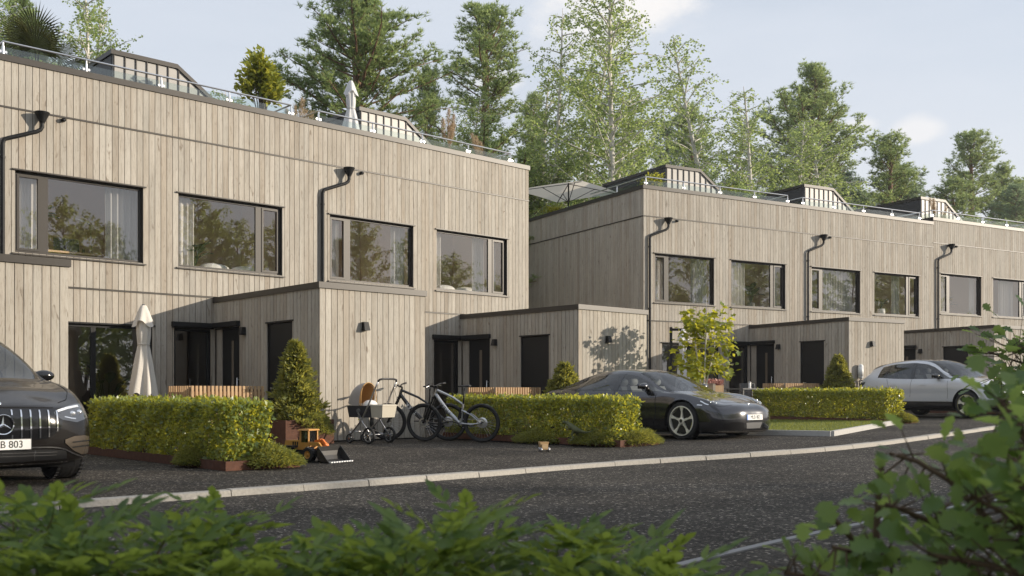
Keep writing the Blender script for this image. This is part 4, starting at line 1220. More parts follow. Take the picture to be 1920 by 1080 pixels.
# ---- closed parasols and the open one
def closed_parasol(p, h, cloth0, cloth1, rmax, mat, label, wood=True, seed=1, rz=0.0):
    rg = random.Random(seed)
    e = empty('parasol', p, rz); tag(e, label, 'parasol', 'garden parasols')
    b = MB(); b.tube([(0, 0, 0), (0, 0, h - 0.03)], 0.024, 10); b.build('pole', M['pole_wood'] if wood else M['black'], e, True)
    b = MB(); b.lathe([(0.0, h + 0.02), (0.03, h + 0.015), (0.035, h - 0.02), (0.0, h - 0.02)], 12); b.build('finial', M['grey_plastic'], e, True)
    b = MB(); b.box(-0.28, 0.28, -0.28, 0.28, 0.0, 0.06); b.build('base', M['concrete'], e)
    # folded canopy: pleated sleeve, tied above the middle, flaring below
    nz, na = 26, 48; P = []
    tie = 0.42
    for i in range(nz + 1):
        t = i / nz; z = cloth1 - (cloth1 - cloth0) * t
        if t < 0.10: r = 0.05 + 0.05 * (t / 0.10)
        elif t < tie: r = 0.100 + 0.02 * math.sin((t - 0.1) / (tie - 0.1) * math.pi)
        else: r = 0.095 + (rmax - 0.095) * ((t - tie) / (1 - tie)) ** 0.9
        row = []
        for k in range(na):
            a = 2 * math.pi * k / na
            pl = 1 + (0.10 + 0.26 * max(0, t - tie)) * math.sin(a * 6 + 0.8 * math.sin(t * 4 + seed)) + 0.04 * math.sin(a * 13 + t * 9)
            zz = z + (0.10 * math.sin(a * 4 + seed) + 0.05 * math.sin(a * 7)) * max(0, (t - 0.75) / 0.25)
            row.append((math.cos(a) * r * pl, math.sin(a) * r * pl, zz))
        row.append(row[0]); P.append(row)
    b = MB(); b.grid(P); c = b.build('canopy', mat, e, True)
    # short top flap
    P = []
    for i in range(7):
        t = i / 6; row = []
        for k in range(na):
            a = 2 * math.pi * k / na; r = 0.05 + 0.13 * t ** 0.8
            row.append((math.cos(a) * r * (1 + 0.18 * t * math.sin(a * 5 + seed)), math.sin(a) * r * (1 + 0.18 * t * math.sin(a * 5 + seed)), cloth1 + 0.015 - 0.36 * t - 0.06 * t * math.sin(a * 3 + seed)))
        row.append(row[0]); P.append(row)
    b = MB(); b.grid(P); b.build('vent_flap', mat, c, True)
    zt = cloth1 - (cloth1 - cloth0) * tie
    b = MB(); b.tube([(math.cos(q * 0.3927) * 0.112, math.sin(q * 0.3927) * 0.112, zt) for q in range(16)], 0.008, 5, closed=True); b.build('tie', M['canvas'], c)
    return e
p = hw(house_l1, 2.2, -1.85, 0)
closed_parasol(p, 2.60, 0.84, 2.58, 0.235, M['canvas'], 'closed beige parasol standing behind the long left hedge', True, 3)
p = hw(house_r1, 0.80, -1.0, 0)
cp_ = closed_parasol(p, 2.72, 0.9, 2.70, 0.22, M['white_canvas'], 'closed white parasol behind the yellow-green tree', False, 5)
b = MB(); b.box(-0.42, -0.34, -0.04, 0.04, 0, 2.78); b.box(-0.42, 0.0, -0.02, 0.02, 2.66, 2.74); b.build('mast', M['black'], cp_)
# roof terraces
ROOF_Z = 6.75
def roof_at(px, house, depth):
    """Point on a roof deck: the pixel column's ray met with a plane `depth` behind the house front."""
    c, s_ = math.cos(house.rotation_euler.z), math.sin(house.rotation_euler.z)
    n = Vector((-s_, c)); o = Vector((house.location.x, house.location.y)) + n * depth
    d = Vector(((px - 960) / FPX, 1.0)); t = o.dot(n) / d.dot(n)
    return Vector((d.x * t, d.y * t, house.location.z + ROOF_Z))
p = roof_at(658, house_l2, 2.2)
closed_parasol(p, 2.62, 0.85, 2.60, 0.30, M['white_canvas'], 'closed white parasol on the roof terrace', False, 8)
qr = Vector((OR.x, OR.y)) - Vector((VR.x, VR.y)) * 4.2 + Vector((UR.x, UR.y)) * 0.4
q = Vector((qr.x, qr.y, 0)); q = pix_at(1066, 343, 38.5)
e = empty('parasol', (q.x, q.y, ROOF_Z + Z_R), -0.62); tag(e, 'open square beige parasol on the corner roof terrace', 'parasol', 'garden parasols')
zt = q.z - e.location.z
b = MB(); b.tube([(0, 0, 0), (0, 0, zt)], 0.03, 10); b.build('pole', M['black'], e, True)
S_ = 1.5
rim = [(-S_, -S_), (S_, -S_), (S_, S_), (-S_, S_)]
b = MB(); P = []
for i in range(7):
    t = i / 6; row = []
    for k in range(4):
        (xa, ya), (xb, yb) = rim[k], rim[(k + 1) % 4]
        for s in range(6):
            f = s / 6; x = (xa + (xb - xa) * f) * t; y = (ya + (yb - ya) * f) * t
            row.append((x, y, zt - 0.36 * t - 0.05 * math.sin(math.pi * f) * (-1) * t * 0.6))
    row.append(row[0]); P.append(row)
b.grid(P); c = b.build('canopy', M['thin_canvas'], e, True, 20)
b = MB()
for x, y in rim: b.bar((0, 0, zt - 0.04), (x * 0.98, y * 0.98, zt - 0.385), 0.03, 0.02); b.bar((0, 0, zt - 0.75), (x * 0.5, y * 0.5, zt - 0.20), 0.025, 0.02)
b.build('ribs', M['black'], e)
b = MB(); b.box(-0.35, 0.35, -0.35, 0.35, 0, 0.07); b.build('base', M['concrete'], e)
# ================================================================== roof plants, small tree, furniture, charger
def roof_pt(house, x, y): 
    p = hw(house, x, y, 6.75); return p

def pampas(p, n, h, seed, label):
    rg = np.random.default_rng(seed)
    e = empty('pampas_grass', p); tag(e, label, 'grass plant', 'pampas grass tufts on the roof terraces')
    pot = MB(); pot.box(-0.3, 0.3, -0.3, 0.3, 0, 0.4); pot.build('pot', M['corten'], e)
    st = MB(); PP = []; AA = []
    for k in range(n):
        a = rg.random() * 6.28; le = rg.uniform(0.1, 0.45); hh = h * rg.uniform(0.72, 1.05)
        q = [Vector((0.1 * math.cos(a), 0.1 * math.sin(a), 0.38)), Vector((le * 0.5 * math.cos(a), le * 0.5 * math.sin(a), hh * 0.6)), Vector((le * math.cos(a), le * math.sin(a), hh))]
        st.tube(q, [0.008, 0.006, 0.003], 4, caps=False)
        d = (q[2] - q[1]).normalized(); m = 330
        t = rg.random(m); c = np.array([list(q[2])]) + np.array([list(d)]) * (-(0.62 * t)[:, None] + 0.1)
        w = 0.085 * np.sin(np.pi * np.clip(t * 0.85 + 0.12, 0, 1))
        off = rg.normal(0, 1, (m, 3)); off = off / np.linalg.norm(off, axis=1, keepdims=True) * (w * rg.random(m) ** 0.5)[:, None]
        PP.append(c + off); AA.append(np.array([list(d)]) + off * 6 + rg.normal(0, 0.35, (m, 3)))
    st.build('stems', M['pampas'], e)
    PP = np.concatenate(PP); AA = np.concatenate(AA)
    o = link_mesh('plumes', blade_mesh('plumes', PP, AA, rg.uniform(0.05, 0.12, len(PP)), 0.012, M['pampas']), e); o['kind'] = 'stuff'
    m = 900; a = rg.random(m) * 6.28; ax = np.stack([np.cos(a), np.sin(a), rg.uniform(0.5, 3, m)], 1)
    o = link_mesh('blades', blade_mesh('blades', np.stack([0.12 * np.cos(a), 0.12 * np.sin(a), np.full(m, 0.38)], 1), ax, rg.uniform(0.5, 1.0, m) * h * 0.55, 0.012, M['grass_blade']), e); o['kind'] = 'stuff'
    return e

def bush(p, rx, rz_, n, lsize, mat, seed, label, cat='shrub', group=None, pot=True, stem=0.35):
    rg = np.random.default_rng(seed)
    e = empty('potted_shrub', p); tag(e, label, cat, group)
    if pot: b = MB(); b.box(-0.3, 0.3, -0.3, 0.3, 0, 0.42); b.build('pot', M['corten'], e)
    tr = MB(); P = []; A = []
    for k in range(26):
        a = rg.random() * 6.28; el = rg.uniform(0.3, 1.4); ln = rg.uniform(0.6, 1.0)
        tip = Vector((math.cos(a) * math.cos(el) * rx * ln, math.sin(a) * math.cos(el) * rx * ln, stem + 0.2 + rz_ * (0.25 + 0.75 * math.sin(el) * ln)))
        mid = Vector((tip.x * 0.4, tip.y * 0.4, stem + 0.3 + (tip.z - stem) * 0.45))
        tr.tube([(0, 0, stem), mid, tip], [0.02, 0.012, 0.004], 5, caps=False)
        m = n // 26; t = rg.random(m) ** 0.7
        pp = np.array([list(mid)]) * (1 - t)[:, None] + np.array([list(tip)]) * t[:, None] + rg.normal(0, rx * 0.13, (m, 3))
        P.append(pp); A.append(np.array([[math.cos(a), math.sin(a), 0.6]]) + rg.normal(0, 0.6, (m, 3)))
    tr.tube([(0, 0, 0.1), (0, 0, stem + 0.05)], 0.025, 6)
    tr.build('stems', M['bark'], e)
    P = np.concatenate(P); A = np.concatenate(A); L = rg.uniform(0.75, 1.3, len(P)) * lsize
    link_mesh('crown', leaf_mesh('crown', P, A, rg.normal(0, .6, P.shape) + np.array([0, 0, 1]), L, L * 0.5, M[mat]), e)
    return e

def fan_palm(p, seed, label):
    rg = random.Random(seed)
    e = empty('fan_palm', p); tag(e, label, 'palm')
    b = MB(); b.box(-0.3, 0.3, -0.3, 0.3, 0, 0.42); b.build('pot', M['corten'], e)
    b = MB(); b.tube([(0, 0, 0.2), (0.02, 0, 0.75)], [0.09, 0.07], 8); b.build('trunk', M['bark'], e)
    for k in range(11):
        a = k * 2.4 + rg.gauss(0, .2); el = rg.uniform(0.25, 1.25)
        d = Vector((math.cos(a) * math.cos(el), math.sin(a) * math.cos(el), math.sin(el)))
        L0 = rg.uniform(0.55, 0.85); c = Vector((0.02, 0, 0.75)) + d * L0
        fr = MB(); fr.tube([(0.02, 0, 0.72), Vector((0.02, 0, 0.75)) + d * L0 * 0.6, c], [0.012, 0.009, 0.007], 4, caps=False)
        s = d.cross(Vector((0, 0, 1))).normalized(); up = s.cross(d).normalized()
        nb = 34
        for j in range(nb):
            th = (j / (nb - 1) - 0.5) * 4.2; ln = 0.62 * (0.72 + 0.28 * math.cos(th * 0.6)) * rg.uniform(0.92, 1.05)
            dd = (d * math.cos(th) + s * math.sin(th)).normalized()
            sd = dd.cross(up).normalized() * 0.016
            m1 = c + dd * ln * 0.55 + up * 0.03; m2 = c + dd * ln - up * 0.06
            fr.add([c, m1 - sd, m1 + sd, m2], [(0, 1, 2), (1, 3, 2)])
        fr.build('frond', M['palm'], e)
    return e

def at_roof(px, py, dist, z):
    p = pix_at(px, py, dist); return Vector((p.x, p.y, z))
fan_palm(roof_at(66, house_l1, 1.2), 4, 'dark fan palm behind the railing at the left picture edge')
bush(roof_at(490, house_l1, 1.3), 0.66, 1.80, 2000, 0.15, 'roof_leaf', 12, 'yellow-green laurel bush on the first roof terrace', 'shrub', 'shrubs on the roof terraces', stem=0.5)
pampas(roof_at(560, house_l1, 1.0), 5, 1.35, 31, 'small pampas tuft at the gap between the two railings')
pampas(roof_at(838, house_l2, 1.0), 7, 1.95, 32, 'tall pampas tuft by the end of the near row')
pampas(roof_at(905, house_l2, 0.9), 4, 1.45, 33, 'short pampas tuft near the railing corner of the near row')
ZR_ = ROOF_Z + Z_R
bush(roof_at(1222, house_r1, 1.4), 0.6, 0.9, 900, 0.09, 'hedge_leaf', 14, 'leafy shrub in front of the corner roof hood', 'shrub', 'shrubs on the roof terraces')
bush(roof_at(1400, house_r1, 1.2), 0.8, 0.8, 1100, 0.09, 'birch_leaf', 15, 'wide green shrub right of the corner roof hood', 'shrub', 'shrubs on the roof terraces')
bush(roof_at(1372, house_r1, 2.0), 0.6, 1.0, 900, 0.09, 'grass_blade', 16, 'taller shrub left of the wide green roof shrub', 'shrub', 'shrubs on the roof terraces')
bush(hw(house_r1, 0.7, 6.6, ROOF_Z), 0.5, 0.55, 700, 0.08, 'maple_leaf', 17, 'yellow shrub low beside the end of the near row', 'shrub', 'shrubs on the roof terraces')
pampas(roof_at(1755, house_r3, 1.0), 6, 1.55, 34, 'pampas tuft at the start of the highest roof')

# ---- small tree with large lobed leaves, each leaf a part
def lobed_leaf(name, lobes, mat, L=1.0, jag=0.45):
    """Flat lobed leaf in the xy plane, stalk at the origin, tip at +y, slightly cupped."""
    n = lobes * 2 + 1; pts = []
    for i in range(n):
        a = math.radians(-118 + 236 * i / (n - 1))
        r = 1.0 if i % 2 == 0 else jag + 0.12
        r *= 0.55 + 0.45 * math.cos(a * 0.62)
        pts.append((math.sin(a) * r * 0.62, 0.38 + math.cos(a) * r * 0.62, 0.07 * abs(math.sin(a)) * r))
    vs = [(0, 0, 0), (0, 0.4, -0.05)] + pts
    fs = [(1, i + 2, i + 3) for i in range(n - 1)] + [(0, 2, 1), (0, 1, n + 1)]
    b = MB(); b.add([(x * L, y * L, z * L) for x, y, z in vs], fs)
    return b.mesh(name, mat, True)
MAPLE = [lobed_leaf('leaf', 5, M['maple_leaf']), lobed_leaf('leaf', 4, M['maple_leaf'])]
def orient(axis, nrm):
    """Rotation taking local y to axis and z near nrm."""
    y = Vector(axis).normalized(); x = y.cross(Vector(nrm))
    if x.length < 1e-3: x = y.cross(Vector((1, 0.3, 0)))
    x.normalize(); z = x.cross(y)
    return Matrix((x, y, z)).transposed().to_euler()
tp = Vector((4.66, 24.3, 0)); tp.z = zg(tp.x) + 0.06
mt = empty('young_tree', tp); tag(mt, 'young yellow-green tree standing behind the dark sports car', 'tree')
rg = random.Random(19)
wood = MB(); tips = []
for k, (dx, dy, top) in enumerate(((-0.10, 0.0, 1.7), (0.16, 0.06, 1.6), (0.02, -0.1, 1.9))):
    path = [Vector((0.01 * k, 0, 0)), Vector((dx * 0.3, dy * 0.3, 0.85)), Vector((dx, dy, 1.3)), Vector((dx * 1.9, dy * 1.9, top + 0.3)), Vector((dx * 2.0, dy * 2.2, top + 1.15))]
    wood.tube(path, [0.035, 0.03, 0.022, 0.014, 0.006], 7)
    for j in range(13):
        s = rg.uniform(1.6, 3.98); i = int(s); b0 = path[i].lerp(path[i + 1], s - i)
        a = rg.random() * 6.28; hfrac = min(1, max(0, (b0.z - 1.2) / 2.2))
        ln = rg.uniform(0.45, 1.05) * (1.0 - 0.55 * hfrac)
        br = bend_path(b0, (math.cos(a), math.sin(a), rg.uniform(-0.1, 0.6)), ln, 4, 0.02, 0.12, rg)
        wood.tube(br, [0.010, 0.008, 0.006, 0.004, 0.002], 4, caps=False)
        tips += [(br[i], br[min(i + 1, 4)] - br[i - 1]) for i in (1, 2, 3, 4)]
wood.build('trunk', M['bark_birch'], mt, True)
for k in range(300):
    c, d = tips[rg.randrange(len(tips))]
    c = c + Vector((rg.gauss(0, .075), rg.gauss(0, .075), rg.gauss(0, .075)))
    ax = Vector((rg.gauss(0, .6), rg.gauss(0, .6), rg.uniform(-0.9, 0.15))) + d.normalized() * 0.4
    o = link_mesh('leaf', MAPLE[k % 2], mt, c, orient(ax, (rg.gauss(0, .5) + 0.3, rg.gauss(0, .5) - 0.3, 1)))
    s = rg.uniform(0.15, 0.24); o.scale = (s, s, s)

nn_ = 700; PP = []; AX = []
for k in range(nn_):
    c, d = tips[rg.randrange(len(tips))]
    PP.append([c.x + rg.gauss(0, .10), c.y + rg.gauss(0, .10), c.z + rg.gauss(0, .10)]); AX.append([rg.gauss(0, .6) + d.x, rg.gauss(0, .6) + d.y, rg.uniform(-.9, .2)])
ll_ = np.random.default_rng(3).uniform(.09, .15, nn_)
o = link_mesh('foliage', leaf_mesh('foliage', np.array(PP), np.array(AX), np.random.default_rng(4).normal(0, .5, (nn_, 3)) + np.array([.3, -.3, 1]), ll_, ll_ * .8, M['maple_leaf']), mt); o['kind'] = 'stuff'

# low timber terrace under the garden furniture
b = MB(); b.box(-0.2, 4.4, -3.9, -0.06, 0.0, 0.11); dk = b.build('terrace_deck', M['slat']); dk.location = hw(house_r1, 0, 0, 0); dk.location.z = 0.19; dk.rotation_euler = (0, 0, house_r1.rotation_euler.z); tag(dk, 'low timber terrace deck in front of the corner house', 'deck')
# ---- garden table, chairs, flower box on the terrace behind the sports car
def fp(px, py, dist):
    q = pix_at(px, py, dist); q.z = zg(q.x) + 0.17; return q
t0 = fp(1402, 740, 29.0); rz0 = math.pi / 2 - ANG_R
e = empty('garden_table', t0, rz0); tag(e, 'slim garden table left of the lawn hedge', 'table')
b = MB(); b.box(-0.55, 0.55, -0.4, 0.4, 0.715, 0.75); b.build('tabletop', M['grey_plastic'], e)
for x in (-0.48, 0.48):
    for y in (-0.33, 0.33): b = MB(); b.box(x - 0.02, x + 0.02, y - 0.02, y + 0.02, 0, 0.715); b.build('leg', M['grey_plastic'], e)
def garden_chair(p, rz, label, mat):
    e = empty('garden_chair', p, rz); tag(e, label, 'chair', 'garden chairs')
    b = MB(); b.box(-0.26, 0.26, -0.26, 0.26, 0.40, 0.44); b.build('seat', mat, e)
    b = MB()
    for z in range(12): b.box(-0.27, 0.27, 0.24 + 0.003 * z, 0.27 + 0.003 * z, 0.44 + z * 0.036, 0.44 + z * 0.036 + 0.028)
    b.box(-0.28, -0.25, 0.235, 0.315, 0.40, 0.89); b.box(0.25, 0.28, 0.235, 0.315, 0.40, 0.89); b.box(-0.28, 0.28, 0.27, 0.32, 0.872, 0.90); b.build('backrest', mat, e)
    for x in (-1, 1):
        b = MB(); b.bar((x * 0.27, -0.24, 0.64), (x * 0.27, 0.27, 0.66), 0.035, 0.025); b.build('armrest', mat, e)
        for y in (-0.24, 0.24): b = MB(); b.box(x * 0.27 - 0.015, x * 0.27 + 0.015, y - 0.015, y + 0.015, 0, 0.64); b.build('leg', mat, e)
M['rattan'] = simple('weathered_rattan', (0.30, 0.26, 0.21), 0.8, noise=0.2, nscale=60)
garden_chair(fp(1345, 740, 28.4), math.pi / 2 + 0.35, 'woven garden chair with its back to the sports car', M['rattan'])
garden_chair(fp(1448, 740, 30.0), -math.pi / 2 + 0.5, 'garden chair at the far end of the slim table', M['grey_plastic'])
garden_chair(fp(1412, 740, 30.2), 0.5, 'garden chair behind the slim table', M['grey_plastic'])
e = empty('flower_box', fp(1334, 735, 29.6), 0.3); tag(e, 'box of pink flowers behind the woven chair', 'flower box')
b = MB(); b.box(-0.32, 0.32, -0.16, 0.16, 0, 0.86); b.build('box', M['slat'], e)
rgn = np.random.default_rng(5); n = 700
P = np.stack([rgn.uniform(-0.32, 0.32, n), rgn.uniform(-0.17, 0.17, n), 0.86 + rgn.random(n) * 0.17 * (1 - (rgn.uniform(-1, 1, n)) ** 2 * 0.5)], 1)
M['pink'] = leaf_mat('pink_petals', (0.45, 0.20, 0.17), (0.62, 0.36, 0.30), (0.6, 0.3, 0.25), 0.3)
o = link_mesh('flowers', leaf_mesh('flowers', P, rgn.normal(size=(n, 3)) + np.array([0, 0, 1]), rgn.normal(size=(n, 3)), 0.06, 0.05, M['pink']), e); o['kind'] = 'stuff'
cd = t0 + Vector((0.08, 0.1, 0.75))
e = empty('storm_lantern', cd); tag(e, 'small white lantern on the slim garden table', 'lantern')
b = MB(); b.lathe([(0.0, 0), (0.045, 0), (0.045, 0.02), (0.036, 0.03), (0.036, 0.15), (0.025, 0.165), (0.0, 0.165)], 14); b.build('body', M['white'], e, True, 40)
b = MB(); b.tube([(-0.03, 0, 0.155), (-0.025, 0, 0.20), (0.025, 0, 0.20), (0.03, 0, 0.155)], 0.004, 5); b.build('handle', M['steel'], e)

# ---- wall charger on the far porch
p = hw(house_r1, PX0 + 0.42, -PD, 1.10)
e = empty('car_charger', p, house_r1.rotation_euler.z); tag(e, 'white wall charger with coiled cable on the far porch front', 'charger')
b = MB(); b.tube([(0, -0.09, 0.10), (0, -0.09, 0.40)], 0.085, 16); b.ball((0, -0.09, 0.10), (0.085, 0.085, 0.085), 16, 8); b.ball((0, -0.09, 0.40), (0.085, 0.085, 0.085), 16, 8); b.build('housing', M['white'], e, True)
b = MB(); b.box(-0.06, 0.06, -0.06, -0.001, 0.08, 0.42); b.build('bracket', M['grey_plastic'], e)
b = MB(); pth = [(0.0, -0.10, 0.03)]
for k in range(40): a = k * 0.42; pth.append((0.02 + 0.12 * math.sin(a) , -0.07 - 0.012 * (k % 7), -0.10 + 0.10 * math.cos(a) - 0.001 * k))
b.tube(pth, 0.012, 6); b.build('cable', M['black_plastic'], e, True)

# ================================================================== behind the windows
HOUSES = [(house_l1, 'first'), (house_l2, 'second'), (house_r1, 'third'), (house_r2, 'fourth'), (house_r3, 'fifth')]
def curtain(house, x0, x1, y, z0, z1, mat, label, waves=None):
    e = empty('curtain', hw(house, x0, y, z0), house.rotation_euler.z); tag(e, label, 'curtain', 'curtains behind the upper windows')
    w = x1 - x0; n = int(w * 60); waves = waves or w * 7.5; b = MB(); P = []
    for z in (0, (z1 - z0) * 0.5, z1 - z0):
        k = 1 - 0.25 * z / (z1 - z0)
        P.append([(w * i / n, 0.045 * k * math.sin(i / n * waves * 6.283) + 0.012 * math.sin(i / n * 31), z) for i in range(n + 1)])
    b.grid(P); b.build('drape', mat, e, True)
    b = MB(); b.tube([(-0.05, 0, z1 - z0 + 0.02), (w + 0.05, 0, z1 - z0 + 0.02)], 0.012, 6); b.build('rod', M['white'], e)
CW, CG = M['curtain'], M['curtain_grey']
ZC0, ZC1 = 3.16, 5.30
names = {0: 'desk window', 1: 'second upper window', 2: 'third upper window', 3: 'fourth upper window', 4: 'first far window', 5: 'second far window', 6: 'third far window', 7: 'fourth far window', 8: 'fifth far window', 9: 'sixth far window'}
sets = {0: [(0.45, 1.02, CW), (2.30, 2.98, CG)], 1: [(3.70, 4.22, CW)], 2: [(0.45, 0.92, CW), (1.12, 1.20, CW), (2.50, 2.95, CG)], 3: [(3.72, 4.12, CW), (5.25, 5.62, CG), (5.95, 6.12, CW)],
        4: [(0.45, 0.95, CW), (1.0, 1.25, CW), (2.25, 2.9, CG)], 5: [(3.70, 4.62, CW), (6.0, 6.15, CW)], 6: [(1.45, 2.75, CG), (2.78, 2.95, CW)], 7: [(5.1, 5.55, CG), (5.9, 6.1, CW)], 8: [(0.45, 0.85, CW), (0.90, 1.35, CW), (2.7, 2.95, CW)], 9: [(4.6, 5.5, CG)]}
order = ['first', 'second', 'third']
for i, (hs, nm) in enumerate(HOUSES):
    for w in (0, 1):
        key = i * 2 + w
        for k, (a, b_, m_) in enumerate(sets.get(key, [])):
            curtain(hs, a, b_, 0.36, ZC0, ZC1, m_, ('pale' if m_ is CW else 'grey') + ' curtain, ' + order[k] + ' from the left in the ' + names[key])

def house_plant(p, h, n, ll, seed, label, potmat=None):
    rg = random.Random(seed); e = empty('house_plant', p); tag(e, label, 'plant', 'potted plants behind the windows')
    b = MB(); b.lathe([(0.0, 0), (0.12, 0), (0.16, 0.16), (0.14, 0.30), (0.0, 0.28)], 14); b.build('pot', potmat or M['grey_plastic'], e, True)
    for k in range(n):
        a = k * 2.4; d = Vector((math.cos(a), math.sin(a), rg.uniform(0.4, 1.6))).normalized(); L0 = h * rg.uniform(0.35, 0.7)
        c = Vector((0, 0, 0.28)) + Vector((d.x * 0.5, d.y * 0.5, 1)).normalized() * L0
        lf = MB(); lf.tube([(0, 0, 0.27), c], 0.008, 4, caps=False)
        s = d.cross(Vector((0, 0, 1))).normalized(); P = []
        for i in range(6):
            t = i / 5; w = ll * 0.22 * math.sin(math.pi * (0.08 + 0.88 * t)); q = c + d * ll * t - Vector((0, 0, 1)) * ll * 0.35 * t * t
            P.append([q - s * w, q + Vector((0, 0, -0.02)), q + s * w])
        lf.grid(P); lf.build('leaf', M['house_plant'], e, True)
Zf = 3.13
house_plant(hw(house_l1, 1.0, 0.75, Zf + 0.75), 0.6, 10, 0.42, 3, 'leafy plant beside the desk window curtain')
house_plant(hw(house_l1, 4.35, 0.6, Zf + 0.3), 0.7, 12, 0.4, 4, 'green plant beside the curtain of the second upper window')
house_plant(hw(house_r1, 5.25, 0.7, Zf + 0.45), 0.75, 12, 0.5, 5, 'dark potted plant in the second far window')
house_plant(hw(house_r2, 0.75, 0.75, Zf + 0.35), 0.8, 11, 0.55, 6, 'spreading plant in the third far window')
house_plant(hw(house_r3, 1.72, 0.8, Zf + 0.4), 0.7, 12, 0.42, 7, 'dark plant in the fifth far window')
house_plant(hw(house_r2, 4.72, 0.55, Zf + 0.50), 0.55, 14, 0.22, 8, 'plant in a white vase in the fourth far window', M['white'])
house_plant(hw(house_l1, 2.55, 0.9, 0.05), 1.7, 10, 0.55, 9, 'tall dark plant behind the ground floor window left of the parasol')
# desk with lamp, screen and pencil cup in the first window
e = empty('desk', hw(house_l1, 1.2, 0.9, Zf), house_l1.rotation_euler.z); tag(e, 'pale wooden desk in the leftmost upper window', 'desk')
b = MB(); b.box(0, 1.5, 0, 0.75, 0.70, 0.74); b.build('desktop', simple('desk_oak', (0.62, 0.42, 0.24), 0.4), e)
for x in (0.06, 1.42):
    for y in (0.05, 0.68): b = MB(); b.box(x, x + 0.04, y, y + 0.04, 0, 0.70); b.build('leg', M['slat'], e)
e = empty('computer_screen', hw(house_l1, 1.62, 1.35, Zf + 0.74), house_l1.rotation_euler.z); tag(e, 'dark screen on the desk', 'screen')
b = MB(); b.box(-0.02, 0.5, 0, 0.025, 0.02, 0.33); b.build('panel', M['black_plastic'], e); b = MB(); b.box(0.2, 0.28, -0.06, 0.1, 0, 0.02); b.build('stand', M['black_plastic'], e)
e = empty('desk_lamp', hw(house_l1, 2.30, 1.1, Zf + 0.74), house_l1.rotation_euler.z); tag(e, 'slim black desk lamp with angled arm', 'lamp')
b = MB(); b.lathe([(0, 0), (0.08, 0), (0.08, 0.015), (0, 0.02)], 14); b.build('base', M['black'], e); b = MB(); b.tube([(0, 0, 0.01), (-0.04, 0, 0.62), (-0.10, 0, 0.66)], 0.008, 6); b.build('arm', M['black'], e)
b = MB(); b.bar((-0.06, 0, 0.655), (-0.36, 0, 0.74), 0.05, 0.02); b.build('head', M['white'], e)
e = empty('pencil_cup', hw(house_l1, 2.1, 1.05, Zf + 0.74)); tag(e, 'black pencil cup on the desk', 'cup')
b = MB(); b.lathe([(0, 0), (0.035, 0), (0.035, 0.09), (0.03, 0.09), (0.03, 0.01)], 12); b.build('cup', M['black_plastic'], e)
for k in range(4): b = MB(); b.tube([(0.01 * (k - 1.5), 0, 0.02), (0.022 * (k - 1.5), 0.01 * (k % 2), 0.15)], 0.004, 5); b.build('pencil', M['slat'], e)
def bed(house, x, y, label):
    e = empty('bed', hw(house, x, y, Zf), house.rotation_euler.z); tag(e, label, 'bed', 'beds behind the upper windows')
    b = MB(); b.box(0, 1.7, 0, 2.0, 0.1, 0.42); b.build('base', M['rattan'], e)
    b = MB(); P = []
    for i in range(13):
        P.append([(1.75 * j / 12 - 0.02, 2.0 * i / 12, 0.56 + 0.035 * math.sin(j * 1.3 + i) + 0.02 * math.sin(i * 2.1)) for j in range(13)])
    b.grid(P); b.box(-0.01, 1.72, 0, 2.0, 0.42, 0.52); b.build('duvet', M['linen'], e, True, 40)
    for k in range(2):
        b = MB(); b.ball((0.45 + 0.8 * k, 0.42, 0.64), (0.38, 0.24, 0.13), 14, 8); b.build('pillow', M['linen'], e, True)
bed(house_l1, 4.5, 0.45, 'bed with pale pillows in the second upper window')
bed(house_l2, 4.2, 0.45, 'bed with rumpled white linen in the fourth upper window')
bed(house_r3, 3.9, 0.5, 'bed with beige cover in the sixth far window')
for k, (x, z) in enumerate(((4.05, 4.9), (3.9, 4.75))):
    e = empty('pendant_lamp', hw(house_r3, x, 0.9 + 0.2 * k, Zf + z - 3.13)); tag(e, ('upper' if k == 0 else 'lower') + ' dark bell pendant in the sixth far window', 'lamp', 'pendants')
    b = MB(); b.lathe([(0.02, 0.2), (0.08, 0.17), (0.15, 0.0), (0.14, 0.0), (0.07, 0.16), (0.015, 0.19)], 16); b.build('shade', M['black'], e, True); b = MB(); b.tube([(0, 0, 0.19), (0, 0, 5.94 - z)], 0.004, 4); b.build('cord', M['black'], e)
# ================================================================== cars
def hermite_rows(P, sub):
    """Interpolate polylines: P (n, m, 3) along axis 0 with chord-length tangents, `sub` steps per span."""
    n = P.shape[0]
    d = np.maximum(np.linalg.norm(P[1:] - P[:-1], axis=2), 1e-4)[..., None]
    s = (P[1:] - P[:-1]) / d
    T = np.zeros_like(P); T[0] = s[0]; T[-1] = s[-1]
    T[1:-1] = (s[:-1] * d[1:] + s[1:] * d[:-1]) / (d[1:] + d[:-1])
    out = []
    for i in range(n - 1):
        for k in range(sub):
            t = k / sub; h = d[i]
            out.append((2 * t**3 - 3 * t**2 + 1) * P[i] + (t**3 - 2 * t**2 + t) * h * T[i] + (-2 * t**3 + 3 * t**2) * P[i + 1] + (t**3 - t**2) * h * T[i + 1])
    out.append(P[-1])
    return np.array(out)

